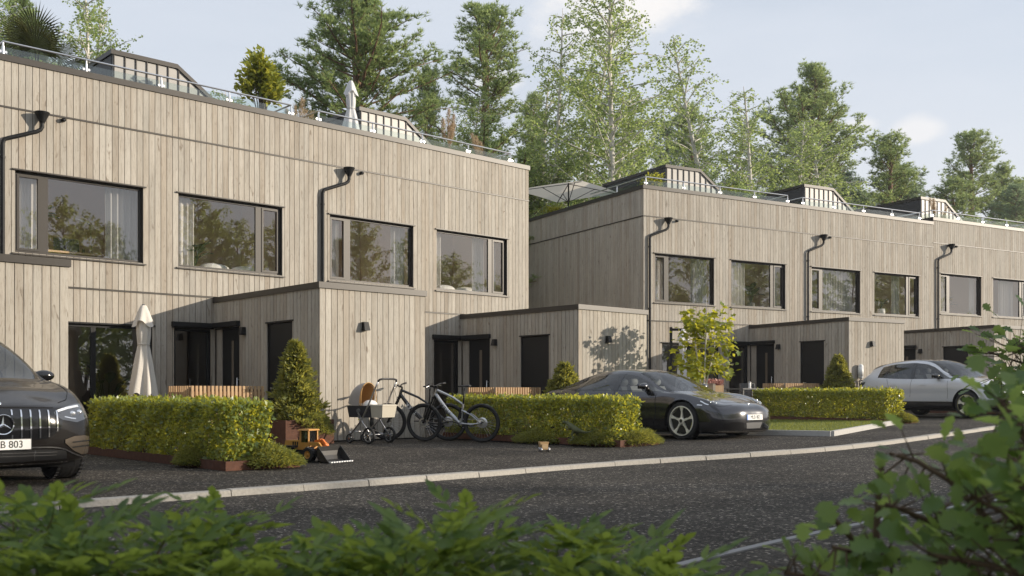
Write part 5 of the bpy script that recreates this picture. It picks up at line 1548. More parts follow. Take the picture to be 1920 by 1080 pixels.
class Car:
    """Car body lofted from sections; x forward, y left, z up, origin on the ground between the axles."""
    def __init__(self, name, label, cols, loc, heading, scale=1.0, sub=8):
        self.root = empty(name, loc, math.atan2(heading.y, heading.x)); self.root.scale = (scale,) * 3
        tag(self.root, label, 'car', 'parked cars')
        self.sub = sub
        G = np.array(cols, dtype=float)                        # (columns, rows, 3)
        self.nc, self.nr = G.shape[:2]
        F = hermite_rows(G, sub)                                # along the car
        F = hermite_rows(F.transpose(1, 0, 2), sub).transpose(1, 0, 2)
        F[:, -1, 1] = 0.0; F[:, :, 1] = np.maximum(F[:, :, 1], 0.0)
        self.F = F
        # both sides of the car for ray projection
        n, m = F.shape[:2]
        vs = [Vector(p) for p in F.reshape(-1, 3)] + [Vector((p[0], -p[1], p[2])) for p in F.reshape(-1, 3)]
        fs = []
        for i in range(n - 1):
            for j in range(m - 1):
                a, b, c, d = i * m + j, i * m + j + 1, (i + 1) * m + j + 1, (i + 1) * m + j
                fs.append((a, b, c, d)); fs.append((a + n * m, d + n * m, c + n * m, b + n * m))
        self.bvh = BVHTree.FromPolygons(vs, fs)
    def cells(self, test, cuts=()):
        """Quads of the loft whose control cell passes test(col, row); wheel arches (x, z, r) cut out. Both sides."""
        F = self.F.copy(); n, m = F.shape[:2]; s = self.sub
        ins = np.zeros((n, m), bool)
        for cx, cz, r in cuts:
            dx, dz = F[:, :, 0] - cx, F[:, :, 2] - cz
            dist = np.hypot(dx, dz); mask = (dist < r) & (F[:, :, 1] > 0.45) & (F[:, :, 2] < cz + r)
            ins |= mask
        faces = [(i, j) for i in range(n - 1) for j in range(m - 1) if test(i // s, j // s) and not (ins[i, j] and ins[i + 1, j] and ins[i, j + 1] and ins[i + 1, j + 1])]
        for cx, cz, r in cuts:
            dx, dz = F[:, :, 0] - cx, F[:, :, 2] - cz; dist = np.maximum(np.hypot(dx, dz), 1e-5)
            mask = (dist < r) & (F[:, :, 1] > 0.45)
            k = np.where(mask, r / dist, 1.0)
            F[:, :, 0] = cx + dx * k; F[:, :, 2] = cz + dz * k
        b = MB(); idx = {}
        for sg in (1, -1):
            for i, j in faces:
                q = []
                for (a, c) in ((i, j), (i, j + 1), (i + 1, j + 1), (i + 1, j)):
                    key = (a, c, sg if F[a, c, 1] > 1e-6 else 0)
                    if key not in idx:
                        idx[key] = len(b.v); b.v.append((F[a, c, 0], sg * F[a, c, 1], F[a, c, 2]))
                    q.append(idx[key])
                if sg < 0: q.reverse()
                if len(set(q)) > 2:
                    qq = [q[k] for k in range(4) if q[k] != q[k - 1]]
                    b.f.append(tuple(qq))
        return b
    def part(self, name, test, mat, parent=None, cuts=(), shrink=0.0):
        b = self.cells(test, cuts)
        o = b.build(name, mat, parent or self.root, True, 42)
        return o
    def hit(self, a, b_, view, side=1, off=0.004):
        """Project a 2-D point onto the body. view 'side': (x, z); 'front'/'rear': (y, z); 'top': (x, y)."""
        if view == 'side': o, d = Vector((a, 3.0 * side, b_)), Vector((0, -side, 0))
        elif view == 'front': o, d = Vector((6.0, a, b_)), Vector((-1, 0, 0))
        elif view == 'rear': o, d = Vector((-6.0, a, b_)), Vector((1, 0, 0))
        elif view == 'top': o, d = Vector((a, b_, 4.0)), Vector((0, 0, -1))
        else:                                                   # oblique front quarter
            ang = view; dirv = Vector((-math.cos(ang), -math.sin(ang) * side, 0)); sd = Vector((-math.sin(ang), math.cos(ang) * side, 0))
            o, d = -dirv * 6.0 + sd * a + Vector((0, 0, b_)), dirv
        h = self.bvh.ray_cast(o, d)
        if h[0] is None: return None
        nn = h[1] if h[1].dot(d) < 0 else -h[1]
        return h[0] + nn * off
    def patch(self, name, top, bot, view, mat, parent=None, side=1, off=0.004, n=16, m=6, both=True):
        """Ribbon between two outlines, laid onto the body."""
        def along(poly, t):
            L = [0]
            for p, q in zip(poly, poly[1:]): L.append(L[-1] + math.hypot(q[0] - p[0], q[1] - p[1]))
            s = t * L[-1]
            for k in range(len(poly) - 1):
                if s <= L[k + 1] + 1e-9:
                    f = (s - L[k]) / max(L[k + 1] - L[k], 1e-9)
                    return (poly[k][0] + (poly[k + 1][0] - poly[k][0]) * f, poly[k][1] + (poly[k + 1][1] - poly[k][1]) * f)
            return poly[-1]
        objs = []
        for sg in ((1, -1) if both else (side,)):
            P = []; ok = True
            for i in range(n + 1):
                a = along(top, i / n); b_ = along(bot, i / n); row = []
                for j in range(m + 1):
                    t = j / m; x, y = a[0] + (b_[0] - a[0]) * t, a[1] + (b_[1] - a[1]) * t
                    if view in ('front', 'rear'): h = self.hit(x * sg, y, view, 1, off)
                    elif view == 'top': h = self.hit(x, y * sg, view, 1, off)
                    else: h = self.hit(x, y, view, sg, off)
                    row.append(h)
                P.append(row)
            last = None
            for row in P:                                       # fill misses from neighbours
                for j in range(len(row)):
                    if row[j] is None: row[j] = last
                    else: last = row[j]
            for row in reversed(P):
                for j in reversed(range(len(row))):
                    if row[j] is None: row[j] = last
                    else: last = row[j]
            if last is None: continue
            b = MB(); b.grid(P)
            objs.append(b.build(name, mat, parent or self.root, True))
        return objs
    def line(self, name, pts, view, w, mat, parent=None, both=True, off=0.003):
        """Thin strip along a polyline on the body (panel gaps)."""
        top = []; bot = []
        for k, p in enumerate(pts):
            a = pts[max(k - 1, 0)]; c = pts[min(k + 1, len(pts) - 1)]; dx, dy = c[0] - a[0], c[1] - a[1]; l = math.hypot(dx, dy) or 1
            top.append((p[0] - dy / l * w / 2, p[1] + dx / l * w / 2)); bot.append((p[0] + dy / l * w / 2, p[1] - dx / l * w / 2))
        return self.patch(name, top, bot, view, mat, parent, n=24, m=1, both=both, off=off)

def wheel(parent, x, y, r, rim_r, width, spokes, mats, caliper=None, spoke_w=0.055, steer=0.0, ring=True):
    """Alloy wheel standing at (x, y); outer face towards |y|."""
    sg = 1 if y > 0 else -1
    e = empty('wheel', (x, y, r), steer, parent)
    R = Matrix.Rotation(-sg * math.pi / 2, 4, 'X')            # local z -> outward
    h = width / 2
    b = MB(); b.lathe([(rim_r, -h), (r - 0.03, -h), (r - 0.005, -h + 0.03), (r, -h + 0.06), (r, h - 0.06), (r - 0.005, h - 0.03), (r - 0.03, h - 0.004), (rim_r + 0.01, h)], 44, R); b.build('tyre', M['rubber'], e, True, 35)
    b = MB()
    for k in range(4):
        z = -h + 0.07 + k * (width - 0.14) / 3
        b.lathe([(r + 0.0005, z - 0.004), (r + 0.002, z - 0.004), (r + 0.002, z + 0.004), (r + 0.0005, z + 0.004)], 44, R)
    b.build('tread', M['black_plastic'], e)
    b = MB(); b.lathe([(rim_r + 0.012, h - 0.001), (rim_r + 0.008, h + 0.006), (rim_r - 0.010, h + 0.006), (rim_r - 0.012, h - 0.01), (rim_r - 0.02, -h)], 44, R); rim = b.build('rim', mats[0], e, True, 40)
    b = MB(); b.lathe([(rim_r - 0.022, h - 0.10), (0.0, h - 0.12)], 32, R); b.build('wheel_barrel', M['black_plastic'], rim)
    b = MB(); b.lathe([(rim_r * 0.86, h - 0.07), (rim_r * 0.30, h - 0.065)], 32, R); b.build('brake_disc', M['silver'], rim)
    for k in range(spokes):
        a = 2 * math.pi * k / spokes + math.pi / 2
        ca, sa = math.cos(a), math.sin(a)
        def pt(rr, w, z): return R @ Vector((ca * rr - sa * w, sa * rr + ca * w, z))
        b = MB(); w0, w1 = spoke_w * 0.55, spoke_w * 0.95
        z0, z1 = h - 0.005, h - 0.022
        b.add([pt(0.05, -w0, z0), pt(0.05, w0, z0), pt(rim_r * .62, w0 * .6, z0 - .008), pt(rim_r * .62, -w0 * .6, z0 - .008), pt(rim_r - .01, w1, z0), pt(rim_r - .01, -w1, z0),
               pt(0.05, -w0, z1 - .03), pt(0.05, w0, z1 - .03), pt(rim_r * .62, w0 * .6, z1 - .03), pt(rim_r * .62, -w0 * .6, z1 - .03), pt(rim_r - .01, w1, z1 - .03), pt(rim_r - .01, -w1, z1 - .03)],
              [(0, 1, 2, 3), (3, 2, 4, 5), (1, 7, 8, 2), (2, 8, 10, 4), (0, 3, 9, 6), (3, 5, 11, 9)])
        b.build('spoke', mats[1], rim)
        if len(mats) > 2:                                        # dark inlay between the spokes
            a2 = a + math.pi / spokes; c2, s2 = math.cos(a2), math.sin(a2)
            def pq(rr, w, z): return R @ Vector((c2 * rr - s2 * w, s2 * rr + c2 * w, z))
            wv = rim_r * math.tan(math.pi / spokes) * 0.74
            b = MB(); b.add([pq(0.09, -.03, h - .03), pq(0.09, .03, h - .03), pq(rim_r * .84, wv, h - .02), pq(rim_r * .84, -wv, h - .02)], [(0, 1, 2, 3)]); b.build('spoke_inlay', mats[2], rim)
    b = MB(); b.lathe([(0.062, h - 0.02), (0.062, h + 0.004), (0.05, h + 0.010), (0.0, h + 0.010)], 20, R); b.build('hub_cap', mats[0], rim, True, 40)
    b = MB(); b.lathe([(0.034, h + 0.0105), (0.0, h + 0.0115)], 16, R); b.build('hub_badge', M['black_plastic'], rim)
    if caliper:
        for k, a in enumerate((0.35, -0.5)):
            b = MB(); c = R @ Vector((math.cos(a) * rim_r * .72 * (1), math.sin(a) * rim_r * .72, h - .055)); 
            b.cbox(c, (0.075, 0.03, 0.15)); b.build('brake_caliper', caliper, rim)
    return e

def text_mesh(body, size, depth, mat, name='lettering', spacing=1.0, sx=1.0):
    cu = bpy.data.curves.new(name, 'FONT'); cu.body = body; cu.size = size; cu.extrude = depth; cu.align_x = 'CENTER'; cu.align_y = 'CENTER'
    cu.space_character = spacing
    ob = bpy.data.objects.new(name, cu); COL.objects.link(ob)
    dg = bpy.context.evaluated_depsgraph_get()
    me = bpy.data.meshes.new_from_object(ob.evaluated_get(dg))
    bpy.data.objects.remove(ob); bpy.data.curves.remove(cu)
    me.materials.clear(); me.materials.append(mat)
    if sx != 1.0:
        me.transform(Matrix.Diagonal((sx, 1, 1, 1)))
    return me

def number_plate(parent, x, z, tilt=0.0, y=0.0):
    """European plate facing +x."""
    e = empty('number_plate', (x, y, z), 0, parent); e.rotation_euler = (0, tilt, 0)
    b = MB(); b.box(-0.006, 0.0, -0.26, 0.26, -0.055, 0.055); b.build('plate', M['plate'], e)
    b = MB(); b.box(0.0005, 0.0015, -0.258, -0.218, -0.053, 0.053); b.build('blue_band', M['eu_blue'], e)
    b = MB()
    for y0, y1, z0, z1 in ((-0.26, 0.26, 0.050, 0.055), (-0.26, 0.26, -0.055, -0.050), (0.256, 0.26, -0.05, 0.05)): b.box(0.0005, 0.0022, y0, y1, z0, z1)
    b.build('border', M['letter_black'], e)
    me = text_mesh('MLB 803', 0.098, 0.0006, M['letter_black'], 'lettering', 1.0, 0.92)
    o = link_mesh('lettering', me, e, (0.0022, 0.020, -0.002)); o.rotation_euler = (math.pi / 2, 0, math.pi / 2)
    return e

def side_mirror(car, x, y, z, mat, size=1.0, stalk=True):
    for sg in (1, -1):
        b = MB(); b.ball((x, sg * (y + 0.11 * size), z), (0.075 * size, 0.12 * size, 0.066 * size), 16, 10)
        o = b.build('side_mirror', mat, car.root, True)
        b = MB(); b.hexa([(x - .03, sg * (y - .05), z - .12), (x + .06, sg * (y - .05), z - .12), (x + .05, sg * (y + .06), z - .03), (x - .03, sg * (y + .06), z - .03),
                          (x - .03, sg * (y - .05), z - .09), (x + .06, sg * (y - .05), z - .09), (x + .05, sg * (y + .06), z), (x - .03, sg * (y + .06), z)])
        b.build('mirror_foot', M['black_plastic'], o)
        b = MB(); b.add([(x - .075 * size, sg * (y + .02), z - .05), (x - .075 * size, sg * (y + .21), z - .05), (x - .075 * size, sg * (y + .21), z + .05), (x - .075 * size, sg * (y + .02), z + .05)], [(0, 1, 2, 3)]); b.build('mirror_glass', M['chrome'], o)

def cabin(car, x0, x1, w, z0, seat_x, mat, ztop=1.1):
    """Dark tub, dashboard, seats with headrests, steering wheel."""
    b = MB(); b.box(x1, x0, -w, w, 0.25, z0); b.build('cabin_tub', M['black_plastic'], car.root)
    b = MB(); b.hexa([(x0 - .5, -w, z0 - .02), (x0, -w, z0 - .02), (x0, w, z0 - .02), (x0 - .5, w, z0 - .02), (x0 - .45, -w, z0 + .06), (x0, -w * .9, z0 + .02), (x0, w * .9, z0 + .02), (x0 - .45, w, z0 + .06)]); b.build('dashboard', M['black_plastic'], car.root)
    for sx in seat_x:
        for y in (-0.37, 0.37):
            b = MB(); b.hexa([(sx - .08, y - .22, z0 - .3), (sx + .12, y - .22, z0 - .3), (sx + .12, y + .22, z0 - .3), (sx - .08, y + .22, z0 - .3),
                              (sx - .26, y - .18, ztop - .16), (sx - .16, y - .18, ztop - .16), (sx - .16, y + .18, ztop - .16), (sx - .26, y + .18, ztop - .16)])
            s_ = b.build('seat', mat, car.root)
            b = MB(); b.ball((sx - .22, y, ztop - .07), (0.055, 0.125, 0.085), 12, 8); b.build('headrest', mat, s_, True)
    sw = MB(); c = Vector((x0 - .58, 0.37, z0 + .06))
    sw.tube([c + Vector((0.05 * math.sin(a), 0.17 * math.cos(a), 0.17 * math.sin(a))) for a in [k * 0.3927 for k in range(16)]], 0.013, 6, closed=True); sw.build('steering_wheel', M['black_plastic'], car.root)

M['paint_grey'] = simple('dark_grey_metallic_paint', (0.065, 0.065, 0.071), 0.21, 0.8, 1.0)
M['paint_black'] = simple('brown_black_metallic_paint', (0.012, 0.010, 0.009), 0.25, 0.0, 0.38, spec=0.2)
M['paint_white'] = simple('silver_white_paint', (0.60, 0.62, 0.66), 0.38, 0.15, 0.8)
M['car_glass'] = glass_mat('car_glass', (0.24, 0.26, 0.27), 0.06, 1.5, 1.1)
M['screen_glass'] = glass_mat('windscreen_glass', (0.74, 0.77, 0.78), 0.03, 1.5, 1.0)
M['piano'] = simple('gloss_black_trim', (0.008, 0.008, 0.009), 0.12, 0.0, 0.6)
M['lamp_lens'] = simple('headlamp_lens', (0.10, 0.105, 0.115), 0.06, 0.3, 1.0)
M['headlamp_black'] = simple('headlamp_black', (0.008, 0.008, 0.010), 0.06, 0.0, 1.0)
M['lamp_clear'] = simple('headlamp_reflector', (0.75, 0.78, 0.82), 0.12, 0.6, 1.0)
M['caliper'] = simple('acid_yellow_caliper', (0.55, 0.52, 0.03), 0.4)
M['tan_seat'] = simple('pale_leather', (0.72, 0.70, 0.66), 0.5)
M['dark_seat'] = simple('grey_leather', (0.22, 0.22, 0.23), 0.6)
M['bright_spoke'] = simple('machined_alloy', (0.80, 0.77, 0.68), 0.35, 0.25)
M['shut'] = simple('panel_gap', (0.004, 0.004, 0.004), 0.8)
M['well'] = simple('wheel_well_black', (0.006, 0.006, 0.006), 0.95)

def wells(car, axles, r, yi, yo):
    for ax in axles:
        for sg in (1, -1):
            b = MB(); P = []
            for k in range(15):
                a = math.pi * (k / 14) * 1.16 - 0.25
                P.append([(ax[0] + math.cos(a) * r, sg * yo, ax[1] + math.sin(a) * r), (ax[0] + math.cos(a) * r, sg * yi, ax[1] + math.sin(a) * r)])
            b.grid(P)
            c = len(b.v); b.v.append((ax[0], sg * yi, ax[1]))
            for k in range(14): b.f.append((c, k * 2 + 1, k * 2 + 3))
            b.build('wheel_well', M['well'], car.root)
            # rolled arch edge
            
# ------------------------------------------------------------------ low dark grey sports saloon
def cl(xs_, yz):
    """One section: x (number or list) with ten (y, z) points from sill to roof centre."""
    if not hasattr(xs_, '__len__'): xs_ = [xs_] * 10
    return [(x, y, z) for x, (y, z) in zip(xs_, yz)]
SP = [
 cl([2.33, 2.42, 2.46, 2.47, 2.45, 2.42, 2.38, 2.34, 2.31, 2.29], [(0, .15), (0, .18), (0, .30), (0, .44), (0, .56), (0, .62), (0, .655), (0, .675), (0, .685), (0, .69)]),
 cl([2.32, 2.41, 2.45, 2.455, 2.43, 2.39, 2.35, 2.31, 2.29, 2.27], [(.42, .15), (.43, .18), (.44, .30), (.45, .44), (.44, .565), (.42, .625), (.36, .662), (.27, .685), (.14, .697), (0, .70)]),
 cl([2.16, 2.24, 2.28, 2.28, 2.24, 2.17, 2.13, 2.11, 2.10, 2.10], [(.74, .15), (.78, .18), (.80, .30), (.81, .45), (.80, .585), (.74, .665), (.58, .700), (.42, .725), (.22, .745), (0, .755)]),
 cl([1.92, 1.97, 2.00, 2.00, 1.97, 1.93, 1.92, 1.92, 1.92, 1.92], [(.80, .15), (.88, .19), (.92, .31), (.935, .46), (.935, .63), (.85, .765), (.67, .760), (.47, .765), (.24, .785), (0, .795)]),
 cl(1.52, [(.80, .16), (.91, .20), (.955, .34), (.965, .50), (.968, .70), (.885, .868), (.70, .832), (.49, .828), (.25, .845), (0, .855)]),
 cl([1.00, 1.00, 1.00, 1.00, 1.00, 1.0, 0.98, 1.06, 1.16, 1.22], [(.80, .16), (.91, .20), (.945, .34), (.955, .52), (.960, .745), (.885, .897), (.80, .912), (.735, .918), (.42, .925), (0, .93)]),
 cl([.36, .36, .36, .36, .36, .34, .16, .17, .27, .31], [(.80, .16), (.915, .20), (.945, .34), (.955, .52), (.955, .765), (.885, .915), (.630, 1.225), (.565, 1.275), (.31, 1.315), (0, 1.325)]),
 cl(-.22, [(.80, .16), (.915, .20), (.945, .34), (.955, .52), (.955, .775), (.888, .925), (.625, 1.275), (.55, 1.33), (.29, 1.372), (0, 1.38)]),
 cl(-.78, [(.80, .16), (.915, .20), (.945, .34), (.955, .52), (.962, .785), (.890, .93), (.61, 1.25), (.535, 1.31), (.28, 1.355), (0, 1.365)]),
 cl(-1.30, [(.80, .17), (.915, .21), (.955, .35), (.975, .53), (.985, .79), (.90, .94), (.60, 1.155), (.52, 1.215), (.27, 1.275), (0, 1.285)]),
 cl(-1.80, [(.78, .19), (.88, .23), (.94, .37), (.965, .55), (.970, .80), (.87, .945), (.60, 1.015), (.50, 1.075), (.26, 1.135), (0, 1.145)]),
 cl([-2.20, -2.22, -2.25, -2.28, -2.30, -2.28, -2.26, -2.25, -2.24, -2.24], [(.74, .24), (.80, .28), (.85, .40), (.88, .56), (.87, .78), (.77, .905), (.58, .945), (.46, .96), (.24, .975), (0, .98)]),
 cl([-2.33, -2.38, -2.42, -2.44, -2.46, -2.44, -2.42, -2.41, -2.40, -2.40], [(.50, .26), (.52, .30), (.54, .42), (.55, .56), (.55, .76), (.50, .87), (.42, .91), (.32, .925), (.17, .935), (0, .94)]),
 cl([-2.36, -2.41, -2.45, -2.47, -2.48, -2.46, -2.44, -2.43, -2.42, -2.42], [(0, .26), (0, .30), (0, .42), (0, .56), (0, .76), (0, .87), (0, .91), (0, .925), (0, .935), (0, .94)]),
]
FA, RA = 1.50, -1.40; WR = 0.362
fc_ = pix_ground(1279, 824)                                   # contact point of its near front tyre
sp_scale = 0.985
cloc = fc_ - VL * (FA * sp_scale) + UL * (0.93 * sp_scale); cloc.z = zg(cloc.x)
sport = Car('sports_car', 'low dark grey sports saloon parked between hedge and lawn', SP, cloc, VL, sp_scale)
GL_SIDE = lambda c, r: 5 <= c <= 9 and r == 5
GL_FRONT = lambda c, r: c == 5 and r in (7, 8)
GL_REAR = lambda c, r: c in (8, 9, 10) and r in (7, 8)
arch = [(FA, WR, .405), (RA, WR, .405)]
sport.part('body', lambda c, r: not (GL_SIDE(c, r) or GL_FRONT(c, r) or GL_REAR(c, r)), M['paint_grey'], cuts=arch)
sport.part('side_window', GL_SIDE, M['car_glass'])
sport.part('windscreen', GL_FRONT, M['screen_glass'])
sport.part('rear_window', GL_REAR, M['car_glass'])
wells(sport, [(FA, WR), (RA, WR)], .408, .50, .945)
b = MB(); b.box(-2.2, 2.15, -.78, .78, .13, .24); b.build('underbody', M['well'], sport.root)
for ax in (FA, RA):
    for sg in (1, -1):
        wheel(sport.root, ax, sg * 0.835, WR, 0.272, 0.25, 5, (M['bright_spoke'], M['bright_spoke'], M['black_plastic']), M['caliper'], 0.042)
cabin(sport, 1.05, -1.7, .74, .86, (0.05, -0.85), M['tan_seat'], 1.19)
side_mirror(sport, 0.60, 0.86, 1.02, M['paint_grey'])
# window frames: pillars and gloss trim
for xb in (-.20, -.24):
    pass
sport.patch('door_pillar', [(-.16, .93), (-.14, 1.275)], [(-.30, .93), (-.27, 1.275)], 'side', M['piano'], n=6, m=3)
sport.patch('rear_pillar', [(-1.22, .945), (-1.06, 1.20)], [(-1.32, .945), (-1.17, 1.18)], 'side', M['piano'], n=6, m=3)
sport.patch('quarter_trim', [(.62, .915), (.30, 1.17)], [(.50, .915), (.22, 1.17)], 'side', M['piano'], n=6, m=3)
sport.line('belt_trim', [(.92, .918), (.3, .928), (-.4, .940), (-1.0, .952), (-1.55, .965)], 'side', .014, M['piano'])
sport.line('door_gap', [(.86, .88), (.88, .6), (.84, .26)], 'side', .008, M['shut'])
sport.line('door_gap', [(-.22, .92), (-.24, .6), (-.30, .24)], 'side', .008, M['shut'])
sport.line('door_gap', [(-1.0, .92), (-.96, .70), (-.90, .55)], 'side', .008, M['shut'])
sport.line('sill_trim', [(.98, .245), (0, .25), (-.9, .25)], 'side', .05, M['piano'])
sport.patch('lower_door_panel', [(.82, .335), (.2, .345), (-.8, .335)], [(.82, .255), (.2, .265), (-.8, .26)], 'side', M['paint_grey'], n=12, m=2, off=0.012)  # raised strip low on the doors, in the body paint
# headlamps, intakes, bonnet lines
sport.patch('headlamp', [(1.84, .80), (1.92, .735), (2.05, .655), (2.20, .545), (2.285, .46)], [(1.90, .905), (2.00, .893), (2.12, .835), (2.235, .72), (2.31, .46)], 'top', M['headlamp_black'], n=20, m=7)
sport.line('lamp_edge', [(1.90, .902), (2.00, .890), (2.06, .868)], 'top', .014, M['lamp_clear'], off=.007)
for xx, yy in ((1.99, .80), (2.06, .80), (2.06, .73), (2.13, .73)):
    for sg in (1, -1):
        h = sport.hit(xx, yy * sg, 'top', 1, 0.006)
        if h: b = MB(); b.ball(h, (.016, .020, .016), 10, 6); b.build('lamp_projector', M['lamp_clear'], sport.root, True)
sport.patch('air_curtain', [(.815, .645), (.79, .50), (.76, .36)], [(.865, .645), (.825, .50), (.775, .36)], 'front', M['piano'], n=10, m=3)
sport.patch('corner_intake', [(.34, .335), (.50, .352), (.66, .34), (.76, .30)], [(.30, .215), (.50, .215), (.66, .215), (.78, .23)], 'front', M['piano'], n=14, m=4)
sport.patch('centre_intake', [(-.26, .335), (0, .338), (.26, .335)], [(-.22, .225), (0, .222), (.22, .225)], 'front', M['grey_plastic'], n=10, m=3, both=False)
sport.patch('splitter', [(-.80, .200), (-.4, .196), (0, .194), (.4, .196), (.80, .200)], [(-.80, .165), (-.4, .16), (0, .158), (.4, .16), (.80, .165)], 'front', M['silver'], n=24, m=2, both=False, off=0.012)
sport.line('bonnet_gap', [(1.10, .73), (1.5, .70), (1.9, .62), (2.14, .50), (2.24, .25), (2.26, 0)], 'top', .008, M['shut'])
sport.line('bumper_gap', [(1.93, .70), (1.95, .58), (1.91, .50)], 'side', .006, M['shut'])
sport.line('side_marker', [(1.86, .668), (1.96, .660)], 'side', .018, M['silver'])
h = sport.hit(0.0, .47, 'front', 1, .016); number_plate(sport.root, h.x + .004, .435, -0.06)
b = MB(); hh = sport.hit(0.0, .675, 'front', 1, .003); b.ball(hh, (.012, .028, .022), 10, 6); b.build('bonnet_badge', M['silver'], sport.root, True)
b = MB()
for sg in (1, -1):
    b.tube([(2.44, sg * .30, .225), (2.455, sg * .285, .28), (2.44, sg * .30, .33)], .006, 5)
b.build('intake_frame', M['silver'], sport.root)
sport.patch('tail_lamp', [(-.55, .80), (0, .81), (.55, .80)], [(-.55, .775), (0, .785), (.55, .775)], 'rear', simple('tail_lamp_red', (0.35, 0.01, 0.01), 0.2, coat=1.0), n=10, m=1, both=False)
# ------------------------------------------------------------------ white electric crossover
def sect(x, sill, mid, sh, belt, cant, redge, rmid, top):
    """Ten-point section of a crossover."""
    return cl(x, [(.80, .23), (sill[0], sill[1]), (mid[0], .43), (mid[0] + .008, .64), sh, belt, cant, redge, rmid, (0, top)])
WV = [
 cl([2.10, 2.18, 2.21, 2.225, 2.22, 2.19, 2.13, 2.08, 2.04, 2.02], [(0, .22), (0, .26), (0, .38), (0, .54), (0, .68), (0, .80), (0, .86), (0, .885), (0, .90), (0, .905)]),
 cl([2.06, 2.14, 2.17, 2.185, 2.18, 2.15, 2.09, 2.04, 2.01, 1.99], [(.46, .22), (.48, .26), (.50, .38), (.51, .54), (.51, .68), (.48, .805), (.41, .865), (.30, .89), (.15, .905), (0, .91)]),
 cl([1.84, 1.92, 1.96, 1.97, 1.95, 1.89, 1.85, 1.84, 1.84, 1.84], [(.78, .22), (.84, .26), (.86, .39), (.865, .55), (.86, .71), (.80, .865), (.61, .915), (.42, .935), (.21, .95), (0, .955)]),
 sect(1.68, (.89, .28), (.915,), (.912, .80), (.83, .955), (.65, .97), (.45, .98), (.23, .995), 1.0),
 sect(1.36, (.89, .28), (.918,), (.920, .84), (.845, 1.01), (.67, 1.02), (.46, 1.03), (.24, 1.045), 1.05),
 cl([.92, .92, .92, .92, .92, .92, .90, .98, 1.10, 1.16], [(.80, .23), (.89, .28), (.908, .43), (.916, .64), (.917, .87), (.85, 1.045), (.78, 1.06), (.715, 1.065), (.41, 1.075), (0, 1.08)]),
 cl([.22, .22, .22, .22, .22, .20, .02, .04, .14, .18], [(.80, .23), (.89, .28), (.905, .43), (.914, .64), (.917, .89), (.852, 1.055), (.655, 1.475), (.585, 1.53), (.32, 1.568), (0, 1.578)]),
 sect(-.36, (.89, .28), (.905,), (.917, .89), (.855, 1.06), (.65, 1.52), (.575, 1.578), (.30, 1.618), 1.628),
 sect(-.98, (.89, .28), (.905,), (.920, .895), (.86, 1.075), (.635, 1.50), (.56, 1.56), (.29, 1.602), 1.612),
 sect(-1.55, (.89, .29), (.912,), (.922, .91), (.865, 1.11), (.61, 1.42), (.535, 1.485), (.28, 1.53), 1.54),
 cl([-1.98] * 5 + [-2.0, -1.98, -1.98, -1.98, -1.98], [(.78, .26), (.86, .31), (.885, .45), (.895, .65), (.895, .92), (.83, 1.10), (.62, 1.28), (.53, 1.36), (.28, 1.41), (0, 1.42)]),
 cl([-2.14, -2.20, -2.24, -2.26, -2.26, -2.22, -2.18, -2.14, -2.12, -2.12], [(.70, .28), (.76, .33), (.80, .46), (.82, .66), (.81, .90), (.74, 1.03), (.60, 1.11), (.50, 1.18), (.27, 1.23), (0, 1.24)]),
 cl([-2.22, -2.29, -2.33, -2.35, -2.35, -2.31, -2.28, -2.25, -2.23, -2.22], [(.45, .30), (.47, .34), (.50, .47), (.52, .67), (.52, .88), (.48, .99), (.40, 1.05), (.32, 1.10), (.17, 1.14), (0, 1.15)]),
 cl([-2.24, -2.31, -2.35, -2.37, -2.37, -2.33, -2.30, -2.27, -2.25, -2.24], [(0, .30), (0, .34), (0, .47), (0, .67), (0, .88), (0, .99), (0, 1.05), (0, 1.10), (0, 1.14), (0, 1.15)]),
]
wc = Vector((12.2, 28.16, 0)); wc.z = zg(wc.x) + 0.01
suv = Car('crossover_car', 'silver white crossover parked in front of the far porch', WV, wc, VR, 1.0)
GS = lambda c, r: 5 <= c <= 8 and r == 5
GF = lambda c, r: c == 5 and r in (7, 8)
GR = lambda c, r: c in (9, 10) and r in (7, 8)
LOW = lambda c, r: r in (0, 1) and 1 <= c <= 12
FA2, RA2, WR2 = 1.383, -1.383, 0.36
arch = [(FA2, WR2 + .01, .42), (RA2, WR2 + .01, .42)]
suv.part('body', lambda c, r: not (GS(c, r) or GF(c, r) or GR(c, r) or LOW(c, r) or (r >= 7 and 6 <= c <= 9)), M['paint_white'], cuts=arch)
suv.part('roof', lambda c, r: r >= 7 and 6 <= c <= 9 and not GR(c, r), M['piano'])
suv.part('sill_cladding', LOW, M['black_plastic'], cuts=arch)
suv.part('side_window', GS, M['car_glass'])
suv.part('windscreen', GF, M['screen_glass'])
suv.part('rear_window', GR, M['car_glass'])
wells(suv, [(FA2, WR2 + .01), (RA2, WR2 + .01)], .423, .45, .90)
b = MB(); b.box(-2.1, 1.95, -.76, .76, .18, .32); b.build('underbody', M['well'], suv.root)
for ax in (FA2, RA2):
    for sg in (1, -1):
        wheel(suv.root, ax, sg * 0.795, WR2, 0.255, 0.235, 5, (M['silver'], M['bright_spoke'], M['black_plastic']), None, 0.07)
cabin(suv, .95, -1.9, .72, 1.0, (0.0, -0.95), M['dark_seat'], 1.36)
side_mirror(suv, 0.50, 0.84, 1.13, M['piano'], 1.05)
suv.patch('door_pillar', [(-.32, 1.06), (-.32, 1.50)], [(-.43, 1.06), (-.42, 1.50)], 'side', M['piano'], n=6, m=2)
suv.patch('rear_pillar', [(-1.27, 1.10), (-1.20, 1.44)], [(-1.33, 1.10), (-1.25, 1.43)], 'side', M['piano'], n=6, m=2)
